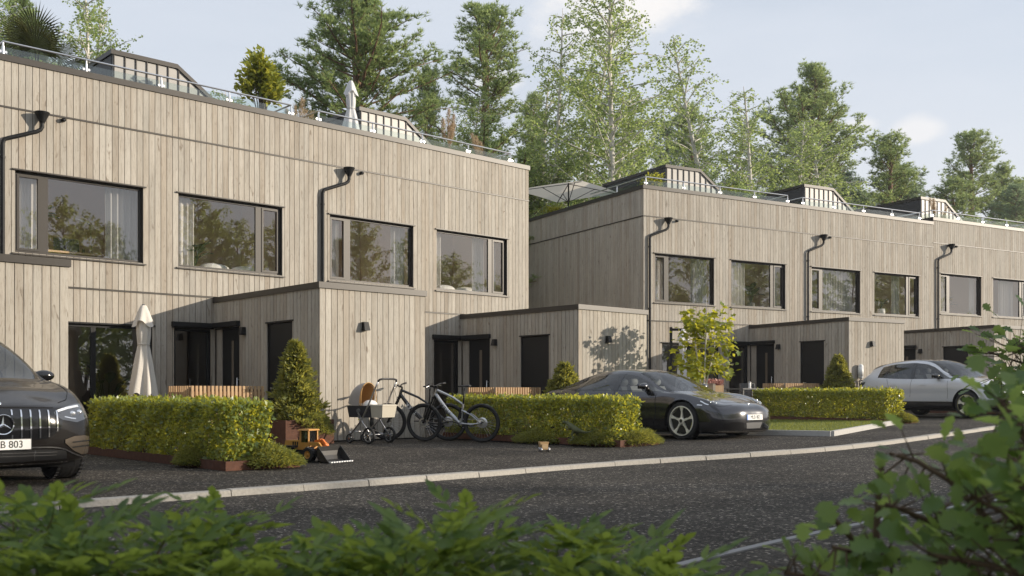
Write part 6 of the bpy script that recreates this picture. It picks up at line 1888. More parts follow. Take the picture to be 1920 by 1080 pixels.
suv.patch('roof_arch_trim', [(.75, 1.18), (.30, 1.40), (.0, 1.495), (-.4, 1.54), (-1.0, 1.52), (-1.5, 1.44)], [(.72, 1.155), (.28, 1.375), (.0, 1.472), (-.4, 1.515), (-1.0, 1.495), (-1.5, 1.415)], 'side', M['silver'], n=24, m=2)
suv.line('door_gap', [(.80, 1.0), (.83, .7), (.80, .40)], 'side', .008, M['shut'])
suv.line('door_gap', [(-.37, 1.05), (-.38, .7), (-.42, .36)], 'side', .008, M['shut'])
suv.line('door_gap', [(-1.22, 1.08), (-1.12, .85), (-.98, .70)], 'side', .008, M['shut'])
suv.patch('door_swage', [(.95, .50), (.3, .56), (-.4, .55), (-.95, .50)], [(.95, .46), (.3, .44), (-.4, .44), (-.95, .46)], 'side', M['paint_white'], n=18, m=3, off=.014)
for x in (.02, -.98): suv.patch('door_handle', [(x - .09, .905), (x + .09, .90)], [(x - .09, .880), (x + .09, .875)], 'side', M['paint_white'], n=6, m=2, off=.02)
suv.patch('tail_lamp', [(-1.98, .99), (-2.12, .98), (-2.24, .97)], [(-2.02, .92), (-2.12, .86), (-2.24, .86)], 'side', M['lamp_lens'], n=8, m=3)
suv.patch('rear_spoiler', [(-1.58, 1.53), (-1.95, 1.42)], [(-1.62, 1.46), (-2.02, 1.32)], 'side', M['piano'], n=8, m=3)
suv.patch('headlamp', [(.42, .79), (.60, .835), (.80, .845)], [(.42, .745), (.62, .755), (.84, .77)], 'front', M['lamp_lens'], n=10, m=3)
suv.patch('lower_grille', [(-.62, .44), (0, .45), (.62, .44)], [(-.55, .28), (0, .27), (.55, .28)], 'front', M['black_plastic'], n=16, m=4, both=False)
for k in range(7):
    z = .30 + k * .02
    suv.line('grille_bar', [(-.52, z), (.52, z)], 'front', .008, M['silver'], both=False, off=.008)
suv.line('light_bar', [(-.45, .775), (0, .785), (.45, .775)], 'front', .012, M['silver'], both=False)
h = suv.hit(0, .715, 'front', 1, .006)
e = empty('front_emblem', h, 0, suv.root); RY = Matrix.Rotation(math.pi / 2, 4, 'Y')
b = MB(); b.lathe([(.075, 0), (.075, .012), (.062, .012), (.062, 0)], 28, RY, True); b.build('ring', M['chrome'], e, True, 40)
b = MB(); b.bar((.006, -.045, .045), (.006, -.018, -.01), .012, .006, (1, 0, 0)); b.bar((.006, -.018, -.01), (.006, 0, .03), .012, .006, (1, 0, 0)); b.bar((.006, 0, .03), (.006, .018, -.01), .012, .006, (1, 0, 0)); b.bar((.006, .018, -.01), (.006, .045, .045), .012, .006, (1, 0, 0))
b.bar((.006, -.055, .01), (.006, -.025, -.055), .012, .006, (1, 0, 0)); b.bar((.006, -.025, -.055), (.006, 0, -.01), .012, .006, (1, 0, 0)); b.bar((.006, 0, -.01), (.006, .025, -.055), .012, .006, (1, 0, 0)); b.bar((.006, .025, -.055), (.006, .055, .01), .012, .006, (1, 0, 0)); b.build('letters', M['chrome'], e)
b = MB(); b.lathe([(.074, -.002), (0, -.002)], 24, RY); b.build('disc', M['piano'], e)
h = suv.hit(0, .55, 'front', 1, .012); number_plate(suv.root, h.x + .004, .52, 0.0)

# ------------------------------------------------------------------ black SUV with vertical chrome grille bars
EQ = [
 cl([2.26, 2.34, 2.37, 2.385, 2.38, 2.355, 2.31, 2.26, 2.22, 2.20], [(0, .20), (0, .25), (0, .36), (0, .50), (0, .64), (0, .75), (0, .795), (0, .82), (0, .835), (0, .84)]),
 cl([2.22, 2.30, 2.335, 2.345, 2.34, 2.31, 2.26, 2.21, 2.18, 2.16], [(.48, .20), (.50, .25), (.52, .36), (.53, .50), (.53, .64), (.50, .755), (.43, .80), (.32, .83), (.16, .848), (0, .855)]),
 cl([1.98, 2.08, 2.13, 2.14, 2.11, 2.05, 1.99, 1.97, 1.97, 1.97], [(.80, .20), (.87, .25), (.90, .36), (.908, .50), (.895, .66), (.84, .80), (.64, .87), (.44, .90), (.22, .918), (0, .925)]),
 cl(1.80, [(.82, .22), (.93, .26), (.955, .42), (.962, .60), (.952, .78), (.87, .915), (.68, .94), (.47, .957), (.24, .972), (0, .978)]),
 cl(1.45, [(.82, .22), (.93, .26), (.965, .42), (.975, .62), (.970, .84), (.89, .995), (.70, 1.005), (.48, 1.015), (.25, 1.03), (0, 1.035)]),
 cl([.95, .95, .95, .95, .95, .95, .93, 1.0, 1.12, 1.18], [(.82, .22), (.93, .26), (.955, .42), (.962, .62), (.962, .88), (.895, 1.06), (.82, 1.075), (.755, 1.08), (.43, 1.09), (0, 1.095)]),
 cl([.28, .28, .28, .28, .28, .26, .0, .02, .12, .16], [(.82, .22), (.93, .26), (.952, .42), (.960, .62), (.962, .90), (.897, 1.075), (.67, 1.50), (.60, 1.555), (.33, 1.60), (0, 1.61)]),
 cl(-.45, [(.82, .22), (.93, .26), (.952, .42), (.960, .62), (.962, .90), (.90, 1.08), (.665, 1.545), (.59, 1.605), (.31, 1.65), (0, 1.66)]),
 cl(-1.15, [(.82, .22), (.93, .26), (.955, .42), (.965, .62), (.967, .91), (.905, 1.09), (.65, 1.52), (.575, 1.58), (.30, 1.625), (0, 1.635)]),
 cl(-1.75, [(.82, .24), (.93, .28), (.955, .44), (.965, .64), (.967, .92), (.90, 1.11), (.62, 1.41), (.545, 1.47), (.28, 1.52), (0, 1.53)]),
 cl([-2.2] * 10, [(.76, .26), (.84, .30), (.87, .46), (.88, .66), (.875, .90), (.80, 1.08), (.60, 1.22), (.50, 1.28), (.26, 1.33), (0, 1.34)]),
 cl([-2.38, -2.42, -2.44, -2.45, -2.45, -2.42, -2.38, -2.36, -2.34, -2.33], [(.45, .28), (.47, .32), (.50, .47), (.52, .67), (.52, .88), (.48, 1.0), (.40, 1.06), (.32, 1.10), (.17, 1.13), (0, 1.14)]),
 cl([-2.40, -2.44, -2.46, -2.47, -2.47, -2.44, -2.40, -2.38, -2.36, -2.35], [(0, .28), (0, .32), (0, .47), (0, .67), (0, .88), (0, 1.0), (0, 1.06), (0, 1.10), (0, 1.13), (0, 1.14)]),
]
nose = Vector(((5 - 960) / FPX * 9.65, 9.65, 0))
bloc = nose - VL * 2.385
blk = Car('suv_car', 'glossy black car with vertical chrome grille bars and star emblem', EQ, bloc, VL, 1.0)
GS = lambda c, r: 5 <= c <= 9 and r == 5
arch = [(1.515, .375, .43), (-1.515, .375, .43)]
blk.part('body', lambda c, r: not (GS(c, r) or GF(c, r) or (c in (9, 10) and r in (7, 8))), M['paint_black'], cuts=arch)
blk.part('side_window', GS, M['car_glass']); blk.part('windscreen', GF, M['screen_glass']); blk.part('rear_window', lambda c, r: c in (9, 10) and r in (7, 8), M['car_glass'])
wells(blk, [(1.515, .375), (-1.515, .375)], .433, .45, .945)
b = MB(); b.box(-2.2, 2.1, -.78, .78, .17, .30); b.build('underbody', M['well'], blk.root)
for ax in (1.515, -1.515):
    for sg in (1, -1):
        w_ = wheel(blk.root, ax, sg * 0.83, .375, 0.27, 0.275, 5, (M['silver'], M['bright_spoke'], M['black_plastic']), None, 0.08, steer=0.0)
        b = MB()
        for k in range(40):                                      # shoulder blocks of the tread
            a = 2 * math.pi * k / 40
            for y in (-.115, .115):
                b.cbox((math.cos(a) * .376, y, math.sin(a) * .376), (.012, .03, .035), Matrix.Rotation(-a, 3, 'Y'))
        tb_ = b.build('tread_pattern', M['rubber'], w_); tb_['kind'] = 'stuff'
cabin(blk, 1.0, -1.9, .75, 1.02, (0.0, -0.95), M['dark_seat'], 1.40)
side_mirror(blk, 0.50, 0.86, 1.13, M['piano'], 1.0)
# grille
gtop = [(-.60, .735), (-.50, .762), (0, .772), (.50, .762), (.60, .735)]; gbot = [(-.56, .56), (-.42, .47), (0, .455), (.42, .47), (.56, .56)]
blk.patch('grille', gtop, gbot, 'front', M['piano'], n=28, m=8, both=False)
def ipl(poly, y):
    for (a, za), (c, zc) in zip(poly, poly[1:]):
        if a <= y <= c: return za + (zc - za) * (y - a) / (c - a)
    return poly[-1][1]
for k in range(-6, 7):
    y = k * 0.086
    if abs(y) < .02: continue
    zt_, zb_ = ipl(gtop, y) - .012, ipl(gbot, y) + .012
    P = [(y + .0, zb_ + (zt_ - zb_) * t / 6) for t in range(7)]
    segs = [P] if abs(k) > 1 else [P[:2], P[5:]]
    for sg_ in segs: blk.line('grille_bar', sg_, 'front', .014, M['chrome'], both=False, off=.012)
blk.line('grille_bar', [(.20, .565), (.27, .565)], 'front', .008, M['chrome'], both=False, off=.010)
h = blk.hit(0, .618, 'front', 1, .016)
e = empty('star_emblem', h, 0, blk.root)
b = MB(); b.lathe([(.098, 0), (.100, .010), (.096, .016), (.088, .014), (.086, 0)], 40, RY, True); b.build('ring', M['chrome'], e, True, 40)
b = MB()
for k in range(3):
    a = math.pi / 2 + k * 2 * math.pi / 3
    tip = Vector((0.006, math.cos(a) * .088, math.sin(a) * .088)); l = Vector((0.004, math.cos(a + 1.047) * .019, math.sin(a + 1.047) * .019)); r = Vector((0.004, math.cos(a - 1.047) * .019, math.sin(a - 1.047) * .019)); c = Vector((.018, 0, 0))
    b.add([c, l, tip, r], [(0, 1, 2), (0, 2, 3)])
b.build('star', M['chrome'], e)
b = MB(); b.lathe([(.087, -.004), (0, -.004)], 32, RY); b.build('disc', M['piano'], e)
blk.line('bonnet_strip', [(-.5, .778), (0, .788), (.5, .778)], 'front', .006, M['shut'], both=False)
b = MB(); hh = blk.hit(0, .82, 'front', 1, .003); b.lathe([(.022, 0), (.020, .004), (0, .005)], 18, Matrix.Translation(hh) @ Matrix.Rotation(math.radians(65), 4, 'Y')); b.build('bonnet_badge', M['chrome'], blk.root, True)
# headlamps
blk.patch('headlamp', [(.49, .735), (.62, .782), (.78, .812), (.87, .81)], [(.50, .70), (.58, .655), (.74, .625), (.90, .668)], 'front', M['lamp_lens'], n=18, m=6)
blk.line('running_light', [(.53, .742), (.66, .770), (.80, .788)], 'front', .020, simple('white_light_strip', (0.85, 0.87, 0.9), 0.2), off=.009)
for y, z in ((.70, .715), (.79, .727)):
    for sg in (1, -1):
        h = blk.hit(y * sg, z, 'front', 1, .004); b = MB(); b.ball(h, (.02, .034, .026), 14, 8); b.build('lamp_projector', M['lamp_clear'], blk.root, True)
blk.line('lower_light', [(.60, .685), (.68, .667), (.73, .662)], 'front', .010, M['lamp_clear'], off=.009)
# bumper
blk.patch('side_vent', [(.60, .455), (.70, .485), (.82, .49), (.885, .475)], [(.60, .42), (.70, .34), (.80, .295), (.895, .30)], 'front', simple('vent_satin_bronze', (0.16, 0.13, 0.10), 0.25, 0.5, 0.5), n=14, m=6, off=.010)
for z in (.425, .375): blk.line('vent_blade', [(.68, z), (.78, z + .006), (.89, z + .008)], 'front', .012, M['shut'], off=.016)
blk.patch('lower_grille', [(-.62, .345), (-.40, .365), (0, .37), (.40, .365), (.62, .345)], [(-.64, .26), (-.4, .255), (0, .25), (.4, .255), (.64, .26)], 'front', M['black_plastic'], n=24, m=4, both=False)
blk.line('chrome_line', [(-.895, .268), (-.80, .275), (-.70, .31), (-.58, .37), (-.44, .388), (0, .392), (.44, .388), (.58, .37), (.70, .31), (.80, .275), (.895, .268)], 'front', .012, M['chrome'], both=False, off=.014)
blk.line('chrome_line', [(-.66, .235), (0, .228), (.66, .235)], 'front', .009, M['chrome'], both=False, off=.012)
for z in (.335, .305): blk.line('grille_bar', [(-.52, z), (0, z + .004), (.52, z)], 'front', .006, M['silver'], both=False, off=.008)
for y in (-.3, .3): blk.line('grille_bar', [(y, .26), (y, .36)], 'front', .006, M['silver'], both=False, off=.008)
h = blk.hit(0, .43, 'front', 1, .016); number_plate(blk.root, h.x + .006, .425, 0.0)
blk.line('bonnet_gap', [(.95, .80), (1.4, .83), (1.8, .80), (2.0, .72), (2.12, .60)], 'top', .008, M['shut'])
blk.line('door_gap', [(.80, 1.02), (.84, .7), (.80, .30)], 'side', .008, M['shut'])
# ================================================================== bikes, stroller, toys
def skin_mesh(name, joints, edges, mat, sub=2, root=0):
    """Continuous body grown over connected joints; joints: (x, y, z, rx, ry)."""
    me = bpy.data.meshes.new(name); me.from_pydata([j[:3] for j in joints], edges, []); 
    ob = bpy.data.objects.new(name, me); COL.objects.link(ob)
    md = ob.modifiers.new('skin', 'SKIN'); md.use_smooth_shade = True
    for k, j in enumerate(joints):
        sv = me.skin_vertices[0].data[k]; sv.radius = (j[3], j[4] if len(j) > 4 else j[3]); sv.use_root = (k == root)
    ms = ob.modifiers.new('sub', 'SUBSURF'); ms.levels = sub; ms.render_levels = sub
    dg = bpy.context.evaluated_depsgraph_get()
    out = bpy.data.meshes.new_from_object(ob.evaluated_get(dg)); out.name = name
    bpy.data.objects.remove(ob); out.materials.clear(); out.materials.append(mat)
    out.polygons.foreach_set('use_smooth', [True] * len(out.polygons))
    return out

M['bike_silver'] = simple('silver_bike_paint', (0.42, 0.43, 0.45), 0.3, 0.6, 0.6)
M['bike_black'] = simple('black_bike_paint', (0.02, 0.02, 0.022), 0.35, 0.2, 0.6)
def make_bike(front, rear, label, main, stays, letters, steer=0.0, lean=0.0):
    d = front - rear; d.z = 0
    root = empty('mountain_bike', rear); root.rotation_euler = (lean, 0, math.atan2(d.y, d.x)); root.rotation_mode = 'XYZ'
    tag(root, label, 'bicycle', 'mountain bikes')
    WB = 1.18; R_ = 0.365
    RX = Matrix.Rotation(math.pi / 2, 4, 'X')
    def bike_wheel(x, z, par, yaw=0.0):
        e = empty('wheel', (x, 0, z), yaw, par)
        b = MB(); b.tube([(math.cos(a) * (R_ - .03), 0, math.sin(a) * (R_ - .03)) for a in [k * 2 * math.pi / 48 for k in range(48)]], 0.031, 10, closed=True); b.build('tyre', M['rubber'], e, True)
        b = MB(); b.lathe([(R_ - .058, -.013), (R_ - .074, -.010), (R_ - .076, 0), (R_ - .074, .010), (R_ - .058, .013)], 48, RX); b.build('rim', M['black'], e, True)
        b = MB()
        for k in range(28):
            a = k * 2 * math.pi / 28; o = 0.35 if k % 2 else -0.35; y = .025 if k % 4 < 2 else -.025
            b.tube([(math.cos(a + o) * .025, y, math.sin(a + o) * .025), (math.cos(a) * (R_ - .074), 0, math.sin(a) * (R_ - .074))], 0.0013, 3, caps=False)
        s_ = b.build('spokes', M['steel'], e); s_['kind'] = 'stuff'
        b = MB(); b.tube([(0, -.055, 0), (0, .055, 0)], .018, 10); b.build('hub', M['black'], e, True, 40)
        b = MB()
        b.lathe([(.088, .034), (.088, .037), (.062, .037), (.062, .034)], 24, Matrix.Rotation(-math.pi / 2, 4, 'X'), True)
        for k in range(6):
            a = k * 1.047; b.bar((math.cos(a) * .018, .0355, math.sin(a) * .018), (math.cos(a + .4) * .066, .0355, math.sin(a + .4) * .066), .006, .003)
        b.build('brake_disc', M['steel'], e)
        return e
    bike_wheel(0, R_, root)
    # frame
    HT, HB, BB, ST = Vector((.895, 0, 1.00)), Vector((.935, 0, .885)), Vector((.42, 0, .345)), Vector((.365, 0, .72))
    f = MB()
    f.tube([HT, HB], .028, 10); dt = f.tube([HB + Vector((-.005, 0, .02)), HB.lerp(BB, .5) + Vector((.02, 0, -.025)), BB + Vector((.03, 0, .02))], [.034, .040, .038], 12)
    f.tube([HT + Vector((.002, 0, -.02)), HT.lerp(ST, .6) + Vector((0, 0, .012)), ST + Vector((.005, 0, -.01))], [.026, .022, .018], 10)
    f.tube([ST, BB], .020, 10); f.tube([BB + Vector((0, -.045, 0)), BB + Vector((0, .045, 0))], .026, 12)
    fo = f.build('frame', main, root, True, 50)
    s_ = MB()
    for y in (-.045, .045):
        s_.tube([BB + Vector((-.02, y * .6, .01)), Vector((.2, y, .335)), Vector((0, y * 1.25, R_))], [.017, .015, .012], 8)
        s_.tube([ST + Vector((.03, y * .5, -.12)), Vector((.2, y, .52)), Vector((0, y * 1.25, R_))], [.013, .012, .010], 8)
    s_.build('rear_stays', stays, root, True, 50)
    sh = MB(); sh.tube([ST + Vector((.05, 0, -.07)), Vector((.47, 0, .42))], .022, 10); sh.tube([ST + Vector((.05, 0, -.16)), ST + Vector((.065, 0, -.27))], .032, 12); sh.build('shock', M['black'], root, True, 50)
    # steering parts
    fk = empty('fork', (0, 0, 0), 0, root)
    ax = Vector((WB, 0, R_))
    bike_wheel(WB, R_, fk)
    b = MB(); b.tube([HB + Vector((0, 0, .0)), HB + Vector((.012, 0, -.04))], .026, 10)
    b.bar(HB + Vector((.014, -.075, -.045)), HB + Vector((.014, .075, -.045)), .05, .04)
    for y in (-.065, .065):
        top = HB + Vector((.014, y, -.045)); b.tube([top, top.lerp(ax + Vector((0, y, 0)), .45)], .017, 10); b.tube([top.lerp(ax + Vector((0, y, 0)), .42), ax + Vector((-.012, y, 0))], [.023, .021], 10)
    b.build('fork_legs', M['black'], fk, True, 50)
    b = MB(); b.tube([HT, HT + Vector((-.008, 0, .04))], .018, 10); b.bar(HT + Vector((-.008, 0, .04)), HT + Vector((.05, 0, .055)), .035, .03); b.build('stem', M['black'], fk)
    hb = HT + Vector((.05, 0, .058)); b = MB(); b.tube([hb + Vector((-.05, -.37, .04)), hb + Vector((-.015, -.18, .03)), hb + Vector((0, -.06, 0)), hb + Vector((0, .06, 0)), hb + Vector((-.015, .18, .03)), hb + Vector((-.05, .37, .04))], .014, 8)
    b.build('handlebar', M['black'], fk, True)
    for sg in (-1, 1):
        b = MB(); b.tube([hb + Vector((-.035, sg * .25, .035)), hb + Vector((-.052, sg * .38, .04))], .018, 8); b.build('grip', M['rubber'], fk, True)
        b = MB(); b.tube([hb + Vector((-.01, sg * .20, .02)), hb + Vector((.04, sg * .24, 0)), hb + Vector((.02, sg * .34, -.005))], .007, 6); b.build('brake_lever', M['steel'], fk, True)
    b = MB(); b.tube([hb + Vector((.0, .15, .02)), hb + Vector((.07, .10, -.06)), HB + Vector((.05, .06, -.10)), ax + Vector((-.08, .07, .20)), ax + Vector((-.04, .06, .06))], .004, 5); b.build('brake_hose', M['black'], fk, True)
    # seat, drivetrain
    b = MB(); b.tube([ST + Vector((0, 0, -.03)), Vector((.335, 0, 1.02))], .016, 10); b.build('seatpost', M['black'], root, True)
    sm = [(.20, 0, 1.06, .070, .025), (.30, 0, 1.055, .055, .022), (.40, 0, 1.055, .028, .018), (.48, 0, 1.05, .018, .014)]
    link_mesh('saddle', skin_mesh('saddle', sm, [(0, 1), (1, 2), (2, 3)], M['black_plastic'], 2), root)
    b = MB(); b.lathe([(.082, -.060), (.082, -.056), (.062, -.056), (.062, -.060)], 30, Matrix.Translation(BB) @ Matrix.Rotation(-math.pi / 2, 4, 'X'), True); b.build('chainring', M['black'], root)
    for sg, a in ((1, 0.3), (-1, 0.3 + math.pi)):
        tipc = BB + Vector((math.cos(a) * .17, sg * .075, math.sin(a) * .17)); b = MB(); b.bar(BB + Vector((0, sg * .06, 0)), tipc, .012, .028, (0, 1, 0)); c_ = b.build('crank', M['black'], root)
        b = MB(); b.cbox(tipc + Vector((0, sg * .06, 0)), (.09, .09, .018)); b.build('pedal', M['black_plastic'], c_)
    b = MB(); b.lathe([(.10, -.045), (.03, -.025)], 24, Matrix.Translation((0, 0, R_)) @ Matrix.Rotation(-math.pi / 2, 4, 'X')); b.build('cassette', M['steel'], root)
    b = MB()
    for z in (.082, -.075): b.tube([BB + Vector((0, -.058, z)), Vector((0, -.055, R_ + z * .8))], .004, 4)
    b.build('chain', M['steel'], root)
    # lettering on the down tube
    dv = BB - HB; ang = math.atan2(dv.z, dv.x)
    me = text_mesh('TREK', .085, .001, letters, 'lettering', 1.15, 1.35)
    for sg in (1, -1):
        c = HB.lerp(BB, .46) + Vector((.012, sg * .0405, -.012))
        o = link_mesh('lettering', me, root, c)
        if sg > 0: o.rotation_euler = Matrix(((-math.cos(ang), -math.sin(ang) * -1 * -1, 0), (0, 0, 1), (-math.sin(ang), math.cos(ang) * -1 * -1, 0))).to_euler() if False else (math.pi / 2, 0, math.pi)
        else: o.rotation_euler = (math.pi / 2, 0, 0)
        q = Matrix.Rotation(-(ang - math.pi) if True else 0, 4, 'Y')
        o.matrix_basis = Matrix.Translation(c) @ Matrix.Rotation(-ang, 4, 'Y') @ (Matrix.Rotation(math.pi / 2, 4, 'X') if sg < 0 else Matrix.Rotation(math.pi, 4, 'Y') @ Matrix.Rotation(-math.pi / 2, 4, 'X') @ Matrix.Rotation(math.pi, 4, 'Z') @ Matrix.Rotation(math.pi, 4, 'Z'))
    return root
def gp_(px, py): return pix_ground(px, py)
f1, r1_ = Vector((-1.67, 19.02, 0)), Vector((-0.56, 18.62, 0))
make_bike(f1, r1_, 'silver mountain bike leaning in front of the second hedge', M['bike_silver'], M['bike_silver'], M['letter_black'], lean=math.radians(-3))
f2, r2_ = Vector((-2.36, 19.42, 0)), Vector((-1.24, 19.30, 0))
make_bike(f2, r2_, 'black mountain bike half hidden behind the stroller and silver bike', M['bike_black'], M['bike_black'], M['letter_white'], lean=math.radians(-4))

# ---- stroller with carrycot
M['pram_grey'] = simple('taupe_hood_fabric', (0.34, 0.30, 0.28), 0.95, noise=0.06, nscale=60, sheen=0.3)
M['pram_dark'] = simple('dark_carrycot_fabric', (0.035, 0.033, 0.036), 0.9)
M['pram_beige'] = simple('beige_apron_fabric', (0.50, 0.46, 0.38), 0.95)
M['pram_tan'] = simple('tan_hood_lining', (0.55, 0.33, 0.13), 0.9, trans=0.2)
M['alu'] = simple('anodised_tube', (0.45, 0.45, 0.47), 0.35, 0.9)
pc = gp_(692, 831.5)
st = empty('stroller', (pc.x + 0.02, pc.y + 0.15, 0), math.radians(-36)); tag(st, 'taupe-hooded stroller standing against the sunlit porch wall', 'stroller')
# local x: hood (-) to foot (+); carrycot
def tub(x0, x1, zb, zt, inset, w0, w1, mat, name, par):
    b = MB(); b.hexa([(x0 + inset, -w0, zb), (x1 - inset, -w0, zb), (x1 - inset, w0, zb), (x0 + inset, w0, zb), (x0, -w1, zt), (x1, -w1, zt), (x1, w1, zt), (x0, w1, zt)])
    o = b.build(name, mat, par); md = None
    return o
cot = tub(-.43, .17, .475, .69, .025, .17, .20, M['pram_dark'], 'carrycot', st)
b = MB(); b.hexa([(.172, -.172, .474), (.43, -.165, .48), (.43, .165, .48), (.172, .172, .474), (.172, -.203, .695), (.462, -.19, .695), (.462, .19, .695), (.172, .203, .695)]); b.build('apron', M['pram_beige'], st)
b = MB(); b.hexa([(.10, -.207, .69), (.47, -.197, .69), (.47, .197, .69), (.10, .207, .69), (.12, -.19, .715), (.46, -.18, .715), (.46, .18, .715), (.12, .19, .715)]); b.build('apron_top', M['pram_beige'], st)
b = MB(); b.ball((-.03, 0, .70), (.13, .15, .10), 14, 8); b.build('blanket', M['white'], st, True)
# hood: two-ply half shell, opening towards +x
def hood(r_, dx, mat, name):
    P = []
    for i in range(9):
        t = i / 8; a = math.radians(172 - 92 * t)                 # sweep from back to front rib
        row = []
        for k in range(17):
            s = math.pi * k / 16; y = -math.cos(s) * .205 * (r_ / .40); up = math.sin(s) ** .55
            row.append((-.14 + dx + math.cos(a) * .36 * (0.30 + .70 * up), y, .69 + math.sin(a) * r_ * up * 1.06))
        P.append(row)
    b = MB(); b.grid(P); return b.build(name, mat, st, True)
hood(.40, 0, M['pram_grey'], 'hood'); hood(.385, .004, M['pram_tan'], 'hood_lining')
b = MB(); P = []
for k in range(17):
    s = math.pi * k / 16; P.append((-.07, -math.cos(s) * .205, .69 + math.sin(s) ** .55 * .425))
b.tube(P, .009, 6); b.build('hood_rim', M['pram_tan'], st, True)
# chassis
for y in (-.24, .24):
    b = MB(); b.tube([(-.36, y * .8, .14), (-.02, y, .42), (.10, y, .60), (.34, y, 1.03), (.40, y, 1.13)], [.014, .016, .016, .015, .014], 8); b.build('side_tube', M['alu'], st, True)
    b = MB(); b.tube([(-.10, y, .56), (.02, y, .38), (.20, y * 1.0, .18)], .013, 8); b.build('rear_leg', M['alu'], st, True)
    b = MB(); b.tube([(-.08, y * 1.03, .60), (-.08, y * 1.12, .60)], .04, 12); b.tube([(-.06, y * 1.03, .50), (-.06, y * 1.10, .50)], .03, 12); b.build('joint', M['grey_plastic'], st, True, 40)
b = MB(); b.tube([(.40, -.24, 1.13), (.42, -.22, 1.165), (.43, -.14, 1.18), (.43, .14, 1.18), (.42, .22, 1.165), (.40, .24, 1.13)], .019, 8); b.build('handle_grip', M['black_plastic'], st, True)
b = MB(); b.tube([(.20, -.27, .165), (.20, .27, .165)], .012, 8); b.tube([(-.28, -.15, .21), (-.28, .15, .21)], .011, 8)
for y in (-.12, .12): b.tube([(.20, y, .165), (-.10, y, .25)], .010, 6)
b.build('axle', M['alu'], st, True)
def small_wheel(par, x, y, r, name='wheel'):
    e = empty(name, (x, y, r), 0, par); RX = Matrix.Rotation(math.pi / 2, 4, 'X')
    b = MB(); b.lathe([(r * .78, -.022), (r * .94, -.024), (r, -.012), (r, .012), (r * .94, .024), (r * .78, .022)], 28, RX, True); b.build('tyre', M['rubber'], e, True, 50)
    b = MB()
    for k in range(5):
        a = k * 1.2566; b.bar((0, 0, 0), (math.cos(a) * r * .8, 0, math.sin(a) * r * .8), .02, .022, (0, 1, 0))
    b.lathe([(r * .80, -.012), (r * .74, -.012), (r * .74, .012), (r * .80, .012)], 24, RX, True); b.build('rim', M['grey_plastic'], e)
    b = MB(); b.tube([(0, -.03, 0), (0, .03, 0)], .02, 10); b.build('hub', M['silver'], e, True, 40)
for y in (-.27, .27): small_wheel(st, .20, y, .15)
for y in (-.19, .19):
    small_wheel(st, -.36, y, .085)
    b = MB(); b.tube([(-.36, y, .16), (-.365, y + .03, .10), (-.36, y + .03, .085)], .010, 6); b.tube([(-.36, y, .15), (-.36, y, .22)], .016, 8); b.build('caster_fork', M['alu'], st, True)
b = MB(); b.lathe([(0, 0), (.014, 0), (.014, .004), (0, .004)], 14, Matrix.Translation((-.06, -.262, .44)) @ Matrix.Rotation(math.pi / 2, 4, 'X')); b.build('side_badge', M['caliper'], st)

# ---- yellow toy wheel loader
M['toy_yellow'] = simple('toy_yellow_plastic', (0.50, 0.25, 0.06), 0.45)
M['toy_orange'] = simple('toy_orange_plastic', (0.65, 0.17, 0.03), 0.45)
lp = gp_(578, 864)
ld = empty('toy_loader', (lp.x, lp.y, 0), math.radians(-32)); tag(ld, 'big yellow toy wheel loader with its black bucket lowered', 'toy')
def toy_wheel(par, x, y, r, w, hubmat):
    e = empty('wheel', (x, y, r), 0, par); RX = Matrix.Rotation(math.pi / 2, 4, 'X')
    b = MB(); b.lathe([(r * .55, -w / 2), (r * .92, -w / 2), (r, -w / 2 + .012), (r, w / 2 - .012), (r * .92, w / 2), (r * .55, w / 2)], 26, RX, True); b.build('tyre', M['rubber'], e, True, 40)
    b = MB()
    for k in range(18):
        a = k * 2 * math.pi / 18
        for s in (-1, 1): b.cbox((math.cos(a + s * .08) * (r + .002), s * w * .22, math.sin(a + s * .08) * (r + .002)), (.010, w * .34, .016), Matrix.Rotation(-a, 3, 'Y'))
    t_ = b.build('tread_pattern', M['black_plastic'], e); t_['kind'] = 'stuff'
    b = MB(); b.lathe([(r * .55, -w / 2 + .003), (r * .42, -w / 2 + .012), (r * .22, -w / 2 + .012), (r * .20, -w / 2 - .004), (0, -w / 2 - .004)], 20, RX); b.lathe([(r * .55, w / 2 - .003), (r * .42, w / 2 - .012), (r * .22, w / 2 - .012), (r * .2, w / 2 + .004), (0, w / 2 + .004)], 20, RX); b.build('hub', hubmat, e, True, 40)
for x in (-.20, .17):
    for y in (-.155, .155): toy_wheel(ld, x, y, .098, .095, M['toy_yellow'])
b = MB(); b.box(-.36, .24, -.095, .095, .07, .155); b.build('chassis', M['black_plastic'], ld)
b = MB(); b.hexa([(-.36, -.10, .155), (-.07, -.10, .155), (-.07, .10, .155), (-.36, .10, .155), (-.345, -.085, .275), (-.07, -.085, .285), (-.07, .085, .285), (-.345, .085, .275)]); eb = b.build('engine_hood', M['toy_yellow'], ld)
for k in range(3): b = MB(); b.box(-.20 + k * .04, -.18 + k * .04, -.096, .096, .19, .262); b.build('vent', M['black_plastic'], eb)
for y in (-.155, .155): b = MB(); b.hexa([(-.32, y - .05, .185), (-.09, y - .05, .185), (-.09, y + .05, .185), (-.32, y + .05, .185), (-.29, y - .05, .212), (-.11, y - .05, .212), (-.11, y + .05, .212), (-.29, y + .05, .212)]); b.build('mudguard', M['black_plastic'], ld)
cb = MB()
for x, y in ((-.06, -.085), (-.06, .085), (.085, -.085), (.085, .085)): cb.box(x - .009, x + .009, y - .009, y + .009, .25, .415)
cb.box(-.075, .10, -.098, .098, .155, .255); c_ = cb.build('cab', M['toy_yellow'], ld)
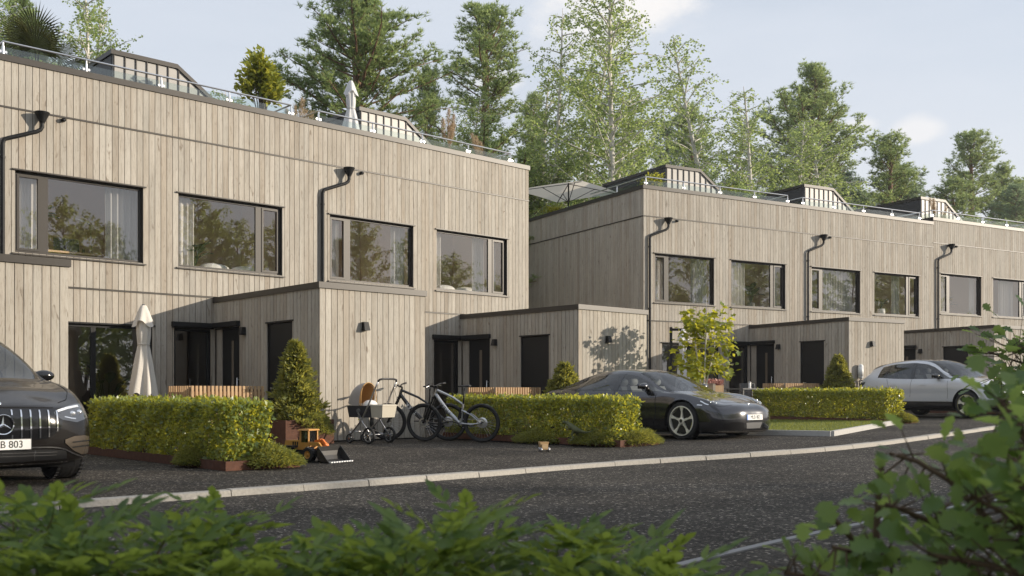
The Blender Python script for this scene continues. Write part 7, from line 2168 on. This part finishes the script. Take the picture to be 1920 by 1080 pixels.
b = MB(); b.hexa([(-.095, -.11, .416), (.115, -.11, .416), (.115, .11, .416), (-.095, .11, .416), (-.08, -.10, .436), (.10, -.10, .436), (.10, .10, .436), (-.08, .10, .436)]); b.build('cab_roof', M['toy_yellow'], c_)
b = MB(); b.box(-.052, .078, -.082, .082, .256, .414); b.build('cab_glass', M['car_glass'], c_)
b = MB(); b.box(-.03, .03, -.04, .04, .256, .30); b.hexa([(-.04, -.04, .30), (-.02, -.04, .30), (-.02, .04, .30), (-.04, .04, .30), (-.055, -.035, .38), (-.035, -.035, .38), (-.035, .035, .38), (-.055, .035, .38)]); b.build('driver_seat', M['black_plastic'], c_)
for y in (-.065, .065):
    b = MB(); b.bar((.10, y, .24), (.26, y, .235), .03, .05); b.bar((.25, y, .24), (.335, y, .15), .03, .045); b.build('lift_arm', M['toy_yellow'], ld)
    b = MB(); b.tube([(.12, y * .5, .15), (.27, y * .5, .20)], .012, 8); b.tube([(.20, y * .5, .175), (.31, y * .6, .215)], .007, 8); b.build('lift_cylinder', M['toy_orange'], ld, True)
b = MB(); b.bar((.13, 0, .27), (.27, 0, .285), .035, .035); b.bar((.26, 0, .29), (.35, 0, .20), .03, .035); b.tube([(.23, -.03, .285), (.23, .03, .285)], .022, 10); b.tube([(.33, -.03, .225), (.33, .03, .225)], .02, 10); b.build('tilt_link', M['toy_orange'], ld)
bw = .225
prof = [(.385, .215), (.37, .15), (.375, .09), (.40, .035), (.46, .012), (.575, .010)]
b = MB(); b.grid([[(x, -bw, z), (x, bw, z)] for x, z in prof]); b.grid([[(x - .012, -bw, z - .004), (x - .012, bw, z - .004)] for x, z in prof])
for y in (-bw, bw): b.prism([(x, y, z) for x, z in prof], (0, .008 if y < 0 else -.008, 0))
bk = b.build('bucket', simple('toy_black_steel', (0.05, 0.048, 0.046), 0.4, 0.4), ld)
b = MB()
for k in range(9): y = -bw + .025 + k * (2 * bw - .05) / 8; b.box(.575, .615, y - .014, y + .014, .004, .018)
b.build('bucket_teeth', M['letter_white'], bk)
b = MB(); b.tube([(-.13, -.05, .28), (-.13, -.05, .325)], .008, 8); b.build('exhaust', M['black_plastic'], ld)

# ---- small wooden dumper
M['toy_wood'] = simple('toy_beech', (0.52, 0.36, 0.19), 0.5)
dp_ = gp_(1020, 846.5)
dm = empty('toy_dumper', (dp_.x, dp_.y, dp_.z), math.radians(-78)); tag(dm, 'small wooden toy dumper standing alone on the yard', 'toy')
b = MB(); b.box(-.09, .09, -.045, .045, .035, .062); b.build('chassis', M['toy_wood'], dm)
b = MB(); b.hexa([(.02, -.05, .062), (.085, -.05, .062), (.085, .05, .062), (.02, .05, .062), (.03, -.045, .115), (.075, -.045, .115), (.075, .045, .115), (.03, .045, .115)]); b.build('cab', M['toy_wood'], dm)
b = MB()
for y in (-.075, .067): b.hexa([(-.09, y * .75, .07), (.01, y * .75, .07), (.01, y * .75 + .008, .07), (-.09, y * .75 + .008, .07), (-.10, y, .15), (.03, y, .15), (.03, y + .008, .15), (-.10, y + .008, .15)])
b.box(-.09, .01, -.05, .05, .064, .074); b.hexa([(-.095, -.055, .07), (-.087, -.055, .07), (-.087, .055, .07), (-.095, .055, .07), (-.105, -.072, .15), (-.097, -.072, .15), (-.097, .072, .15), (-.105, .072, .15)]); b.hexa([(.008, -.055, .07), (.016, -.055, .07), (.016, .055, .07), (.008, .055, .07), (.026, -.072, .155), (.034, -.072, .155), (.034, .072, .155), (.026, .072, .155)])
b.build('tipper', M['toy_wood'], dm)
for x in (-.055, .06):
    for y in (-.062, .062):
        b = MB(); b.lathe([(0, -.014), (.030, -.014), (.034, -.008), (.034, .008), (.030, .014), (0, .014)], 20, Matrix.Translation((x, y, .034)) @ Matrix.Rotation(math.pi / 2, 4, 'X')); b.build('wheel', M['alu'], dm, True, 40)

# ---- toy dinosaur in the planting
M['dino'] = simple('green_toy_skin', (0.075, 0.085, 0.03), 0.6, noise=0.45, nscale=18, bump=0.4)
q = pix_ground(1066, 838); q = q + UL * 0.16
dn = empty('toy_dinosaur', (q.x, q.y, q.z + .10), math.atan2(-VL.y, -VL.x) + 0.2); tag(dn, 'green toy dinosaur standing among the junipers before the second hedge', 'toy')
S = 1.0
J = [(0, 0, .20, .055, .060), (.07, 0, .235, .052, .055), (.13, 0, .285, .036, .036), (.175, 0, .315, .034, .030), (.235, 0, .310, .026, .022), (.265, 0, .302, .016, .015),       # body, neck, head, snout
     (-.08, 0, .175, .040, .042), (-.16, 0, .15, .026), (-.25, 0, .15, .014), (-.33, 0, .165, .006),                                                                       # tail
     (0, .05, .16, .036, .030), (.03, .06, .10, .022), (-.015, .06, .045, .014), (.03, .065, .012, .016, .010), (.065, .07, .010, .010, .006),                                  # hind leg
     (0, -.05, .16, .036, .030), (-.02, -.06, .10, .022), (-.055, -.06, .045, .014), (-.01, -.065, .012, .016, .010), (.025, -.07, .010, .010, .006),
     (.10, .045, .215, .014), (.13, .05, .19, .009), (.15, .045, .20, .006), (.10, -.045, .215, .014), (.13, -.05, .185, .009), (.15, -.045, .195, .006)]
E_ = [(0, 1), (1, 2), (2, 3), (3, 4), (4, 5), (0, 6), (6, 7), (7, 8), (8, 9), (0, 10), (10, 11), (11, 12), (12, 13), (13, 14), (0, 15), (15, 16), (16, 17), (17, 18), (18, 19), (1, 20), (20, 21), (21, 22), (1, 23), (23, 24), (24, 25)]
o = link_mesh('body', skin_mesh('body', J, E_, M['dino'], 2), dn)
for sg in (-1, 1): b = MB(); b.ball((.20, sg * .028, .328), .007, 8, 6); b.build('eye', M['letter_black'], dn, True)
# ================================================================== foliage close to the camera
def leaflet(b, base, d, nrm, L, W, curl=0.15):
    """Pointed leaflet as a small folded surface."""
    d = d.normalized(); s = d.cross(nrm).normalized(); up = s.cross(d).normalized(); P = []
    for t, w in ((0, .06), (.22, .75), (.45, 1.0), (.70, .70), (.90, .25), (1.0, .02)):
        c = base + d * (L * t) - up * (curl * L * t * t)
        P.append([c - s * W * w / 2 + up * W * w * .14, c, c + s * W * w / 2 + up * W * w * .14])
    b.grid(P)
def pinnate(seed, pairs=4):
    rg = random.Random(seed); b = MB()
    ax = [Vector((0, .24 * t, .05 * t - .09 * t * t)) for t in (0, .25, .5, .75, 1)]
    b.tube(ax, [.0028, .0024, .002, .0016, .001], 4, caps=False)
    for k in range(pairs):
        t = .28 + .62 * k / (pairs - 1); q = t * 4; i = min(int(q), 3); c = ax[i].lerp(ax[i + 1], q - i)
        for sg in (-1, 1):
            a = math.radians(58 - 8 * k + rg.uniform(-8, 8))
            leaflet(b, c, Vector((sg * math.sin(a), math.cos(a), rg.uniform(-.1, .2))), Vector((0, 0, 1)), rg.uniform(.070, .092) * (1 - .08 * k), rg.uniform(.028, .036))
    leaflet(b, ax[-1], Vector((0, 1, -.1)), Vector((0, 0, 1)), .085, .036)
    return b.mesh('leaf', M['shrub_leaf'], True)
PIN = [pinnate(1), pinnate(2, 5), pinnate(3, 3)]
def front_shrub(name, stems, seed, label, group):
    """stems: (pixel column, pixel row of the tip, distance)."""
    rg = random.Random(seed)
    xs_ = [s[0] for s in stems]; d_ = sum(s[2] for s in stems) / len(stems)
    c = pix_at(sum(xs_) / len(xs_), 900, d_); root = empty(name, (c.x, c.y, -ROAD_DROP)); tag(root, label, 'shrub', group)
    wood = MB(); n = 0
    for px, py, d in stems:
        tip = pix_at(px, py + 58, d) - root.location
        base = Vector((tip.x * .55 + rg.gauss(0, .05), tip.y * .5 + rg.gauss(0, .05), 0))
        path = [base.lerp(tip, t) + Vector((rg.gauss(0, .012), rg.gauss(0, .012), .10 * math.sin(math.pi * t))) for t in (0, .3, .55, .75, .9, 1)]
        wood.tube(path, [.007, .006, .005, .004, .003, .002], 5, caps=False)
        m = 11
        for k in range(m):
            t = .30 + .70 * (k + rg.random() * .6) / m; q = t * 5; i = min(int(q), 4); p = path[i].lerp(path[i + 1], q - i)
            a = k * 2.4 + rg.gauss(0, .35); up_ = .25 + .9 * t
            ax = Vector((math.cos(a), math.sin(a), up_ * rg.uniform(.5, 1.1)))
            o = link_mesh('leaf', PIN[rg.randrange(3)], root, p, orient(ax, (rg.gauss(0, .25), rg.gauss(0, .25), 1)))
            s = rg.uniform(.55, .90) * (1.0 if t < .85 else .75); o.scale = (s, s, s)
    wood.build('stems', M['shrub_stem'], root, True)
    return root
M['shrub_stem'] = simple('green_brown_stem', (0.13, 0.11, 0.035), 0.7)
rg = random.Random(5)
G_FR = 'leafy shrubs in front of the camera'
front_shrub('leafy_shrub', [(x, y + rg.uniform(-8, 8), rg.uniform(2.1, 2.7)) for x, y in ((-30, 930), (20, 905), (60, 930), (100, 915), (20, 985), (70, 1010), (125, 985), (150, 950), (-10, 1040), (110, 1045), (60, 1060), (185, 1010))], 51, 'blurred leafy shrub in the bottom left corner', G_FR)
front_shrub('leafy_shrub', [(x, y + rg.uniform(-8, 8), rg.uniform(2.2, 2.8)) for x, y in ((215, 1000), (250, 975), (300, 960), (345, 945), (405, 915), (440, 960), (380, 985), (320, 1010), (270, 1035), (420, 1030), (470, 1045), (360, 1055))], 52, 'blurred leafy shrub in front of the kerb at bottom left', G_FR)
front_shrub('leafy_shrub', [(x, y + rg.uniform(-8, 8), rg.uniform(2.1, 2.7)) for x, y in ((565, 990), (600, 1020), (650, 1015), (700, 1000), (760, 985), (815, 950), (870, 925), (900, 985), (850, 1000), (780, 1040), (690, 1050), (620, 1055), (920, 1040), (550, 1060))], 53, 'blurred leafy shrub at the bottom centre', G_FR)
front_shrub('leafy_shrub', [(x, y + rg.uniform(-8, 8), rg.uniform(2.2, 2.8)) for x, y in ((1000, 1010), (1050, 985), (1085, 970), (1120, 1000), (1180, 1025), (1225, 1010), (1070, 1045), (1000, 1055), (1150, 1060), (1250, 1060), (960, 1050))], 54, 'blurred leafy shrub right of the bottom centre', G_FR)
front_shrub('leafy_shrub', [(x, y + rg.uniform(-6, 6), rg.uniform(2.2, 2.6)) for x, y in ((510, 1062), (470, 1070), (1300, 1068), (1340, 1070), (730, 1066))], 55, 'lowest fringe of blurred leaves along the bottom edge', G_FR)

# lobed oak-like leaf
def oak_leaf(seed):
    rg = random.Random(seed); b = MB(); P = []
    n = 15
    for i in range(n):
        t = i / (n - 1); w = .5 * math.sin(math.pi * (t * .93 + .03)) ** .8 * (0.62 + .38 * t) * (1 + .30 * math.cos(t * 2 * math.pi * 3.5 + .5)) + .01
        c = Vector((.02 * math.sin(t * 3), t, -.16 * t * t + .05 * t)); P.append([c + Vector((-w, 0, .10 * w)), c + Vector((-w * .5, 0, .01)), c, c + Vector((w * .5, 0, .01)), c + Vector((w, 0, .10 * w))])
    b.grid(P); b.tube([(0, -.12, 0), (0, 0, 0)], .012, 4, caps=False)
    return b.mesh('leaf', M['oak_leaf'], True)
OAK = [oak_leaf(1), oak_leaf(2)]
def oak_branch(root, pts, dist, n, rg, wood, spread=.07, size=.056, mesh=None):
    w = [pix_at(x, y, d) - root.location for (x, y), d in zip(pts, dist)]
    wood.tube(w, [.010 * (1 - .7 * k / len(w)) for k in range(len(w))], 5, caps=False)
    for k in range(n):
        t = rg.random() ** .8 * (len(w) - 1); i = min(int(t), len(w) - 2); p = w[i].lerp(w[i + 1], t - i)
        off = Vector((rg.gauss(0, spread), rg.gauss(0, spread), rg.gauss(0, spread)))
        if k % 2 == 0: wood.tube([p, p + off * .6, p + off], [.003, .002, .0015], 4, caps=False)
        ax = (w[i + 1] - w[i]).normalized() * .5 + off.normalized() + Vector((0, 0, rg.uniform(-.3, .4)))
        o = link_mesh('leaf', (mesh or OAK)[k % 2], root, p + off, orient(ax, (rg.gauss(0, .5), rg.gauss(0, .5) - .4, 1)))
        s = size * rg.uniform(.6, 1.15); o.scale = (s, s, s)
rg = random.Random(77)
oc = pix_at(1900, 1000, 2.3); ok = empty('oak_shrub', (oc.x + .25, oc.y, -ROAD_DROP)); tag(ok, 'large blurred lobed-leaf shrub filling the bottom right corner', 'shrub', G_FR)
wood = MB()
wood.tube([(0, 0, 0), (-.02, .02, .4), (-.05, .0, .75)], [.02, .016, .01], 6)
oak_branch(ok, [(1985, 1090), (1950, 930), (1925, 830), (1895, 780), (1880, 750)], [2.2, 2.2, 2.25, 2.25, 2.3], 60, rg, wood, .042)
oak_branch(ok, [(1990, 960), (1935, 850), (1900, 770)], [2.1, 2.15, 2.2], 40, rg, wood, .042)
oak_branch(ok, [(1985, 1100), (1860, 980), (1780, 900), (1720, 865), (1668, 850)], [2.2, 2.2, 2.25, 2.3, 2.3], 40, rg, wood, .04)
oak_branch(ok, [(1985, 1100), (1850, 1020), (1760, 985), (1690, 955), (1660, 945)], [2.1, 2.15, 2.2, 2.2, 2.2], 44, rg, wood, .045)
oak_branch(ok, [(1980, 1120), (1800, 1070), (1680, 1045), (1600, 1035), (1560, 1025)], [2.1, 2.15, 2.2, 2.25, 2.25], 60, rg, wood, .042)
oak_branch(ok, [(1900, 1140), (1700, 1110), (1560, 1085), (1470, 1075)], [2.2, 2.2, 2.25, 2.25], 46, rg, wood, .04, .055)
wood.build('branches', M['twig'], ok, True)
o2 = pix_at(1950, 1000, 1.95); ok2 = empty('oak_shrub', (o2.x + .1, o2.y, -ROAD_DROP)); tag(ok2, 'nearest blurred lobed leaves against the right picture edge', 'shrub', G_FR)
wood = MB(); wood.tube([(0, 0, 0), (-.02, .02, .45)], [.02, .012], 6)
oak_branch(ok2, [(2010, 1100), (1940, 1010), (1880, 960), (1820, 930)], [1.9, 1.95, 2.0, 2.0], 60, rg, wood, .045)
oak_branch(ok2, [(2010, 1040), (1940, 920), (1900, 860)], [1.9, 1.95, 2.0], 50, rg, wood, .042)
oak_branch(ok2, [(2010, 1130), (1900, 1070), (1800, 1050), (1740, 1040)], [1.9, 1.95, 2.0, 2.0], 60, rg, wood, .042)
wood.build('branches', M['twig'], ok2, True)
# single sprig reaching left, and a sharper, sunlit branch further off
sg_ = pix_at(1560, 1000, 2.4); ok3 = empty('oak_sprig', (sg_.x + .2, sg_.y, -ROAD_DROP)); tag(ok3, 'thin sprig with a few lobed leaves standing over the road', 'shrub', G_FR)
wood = MB(); wood.tube([(0, 0, 0), pix_at(1640, 1060, 2.4) - ok3.location], [.008, .005], 5)
oak_branch(ok3, [(1640, 1060), (1590, 1000), (1550, 960), (1535, 945)], [2.4, 2.4, 2.4, 2.4], 7, rg, wood, .02, .05)
oak_branch(ok3, [(1640, 1060), (1645, 960), (1650, 880), (1662, 850)], [2.4, 2.4, 2.4, 2.4], 10, rg, wood, .025, .05)
wood.build('branches', M['twig'], ok3, True)
fb = pix_at(1910, 736, 6.5); ok4 = empty('oak_shrub', (fb.x + .4, fb.y, zg(fb.x) - ROAD_DROP)); tag(ok4, 'sunlit leafy branch in front of the last porch at the right edge', 'shrub', G_FR)
wood = MB(); wood.tube([(0, 0, 0), (-.05, 0, .6), pix_at(1960, 690, 6.5) - ok4.location], [.03, .022, .014], 6)
oak_branch(ok4, [(1985, 720), (1930, 685), (1890, 672), (1852, 660)], [6.5] * 4, 60, rg, wood, .10, .10)
oak_branch(ok4, [(1985, 700), (1940, 665), (1915, 650), (1888, 655)], [6.4] * 4, 50, rg, wood, .10, .10)
oak_branch(ok4, [(1985, 740), (1930, 715), (1890, 700), (1865, 705)], [6.6] * 4, 46, rg, wood, .10, .10)
wood.build('branches', M['twig'], ok4, True)
# ================================================================== evening air
m_, N_, L_, out_ = new_mat('evening_haze')
pv = N_.new('ShaderNodeVolumePrincipled'); pv.inputs['Density'].default_value = 0.0005; pv.inputs['Anisotropy'].default_value = 0.25
pv.inputs['Color'].default_value = (0.93, 0.95, 1.0, 1)
L_.new(pv.outputs['Volume'], out_.inputs['Volume'])
b = MB(); b.box(-700, 700, -700, 1000, -1.2, 30.0)
hz = b.build('haze', m_); tag(hz, 'thin evening haze in the air between the trees', 'haze', kind='stuff')
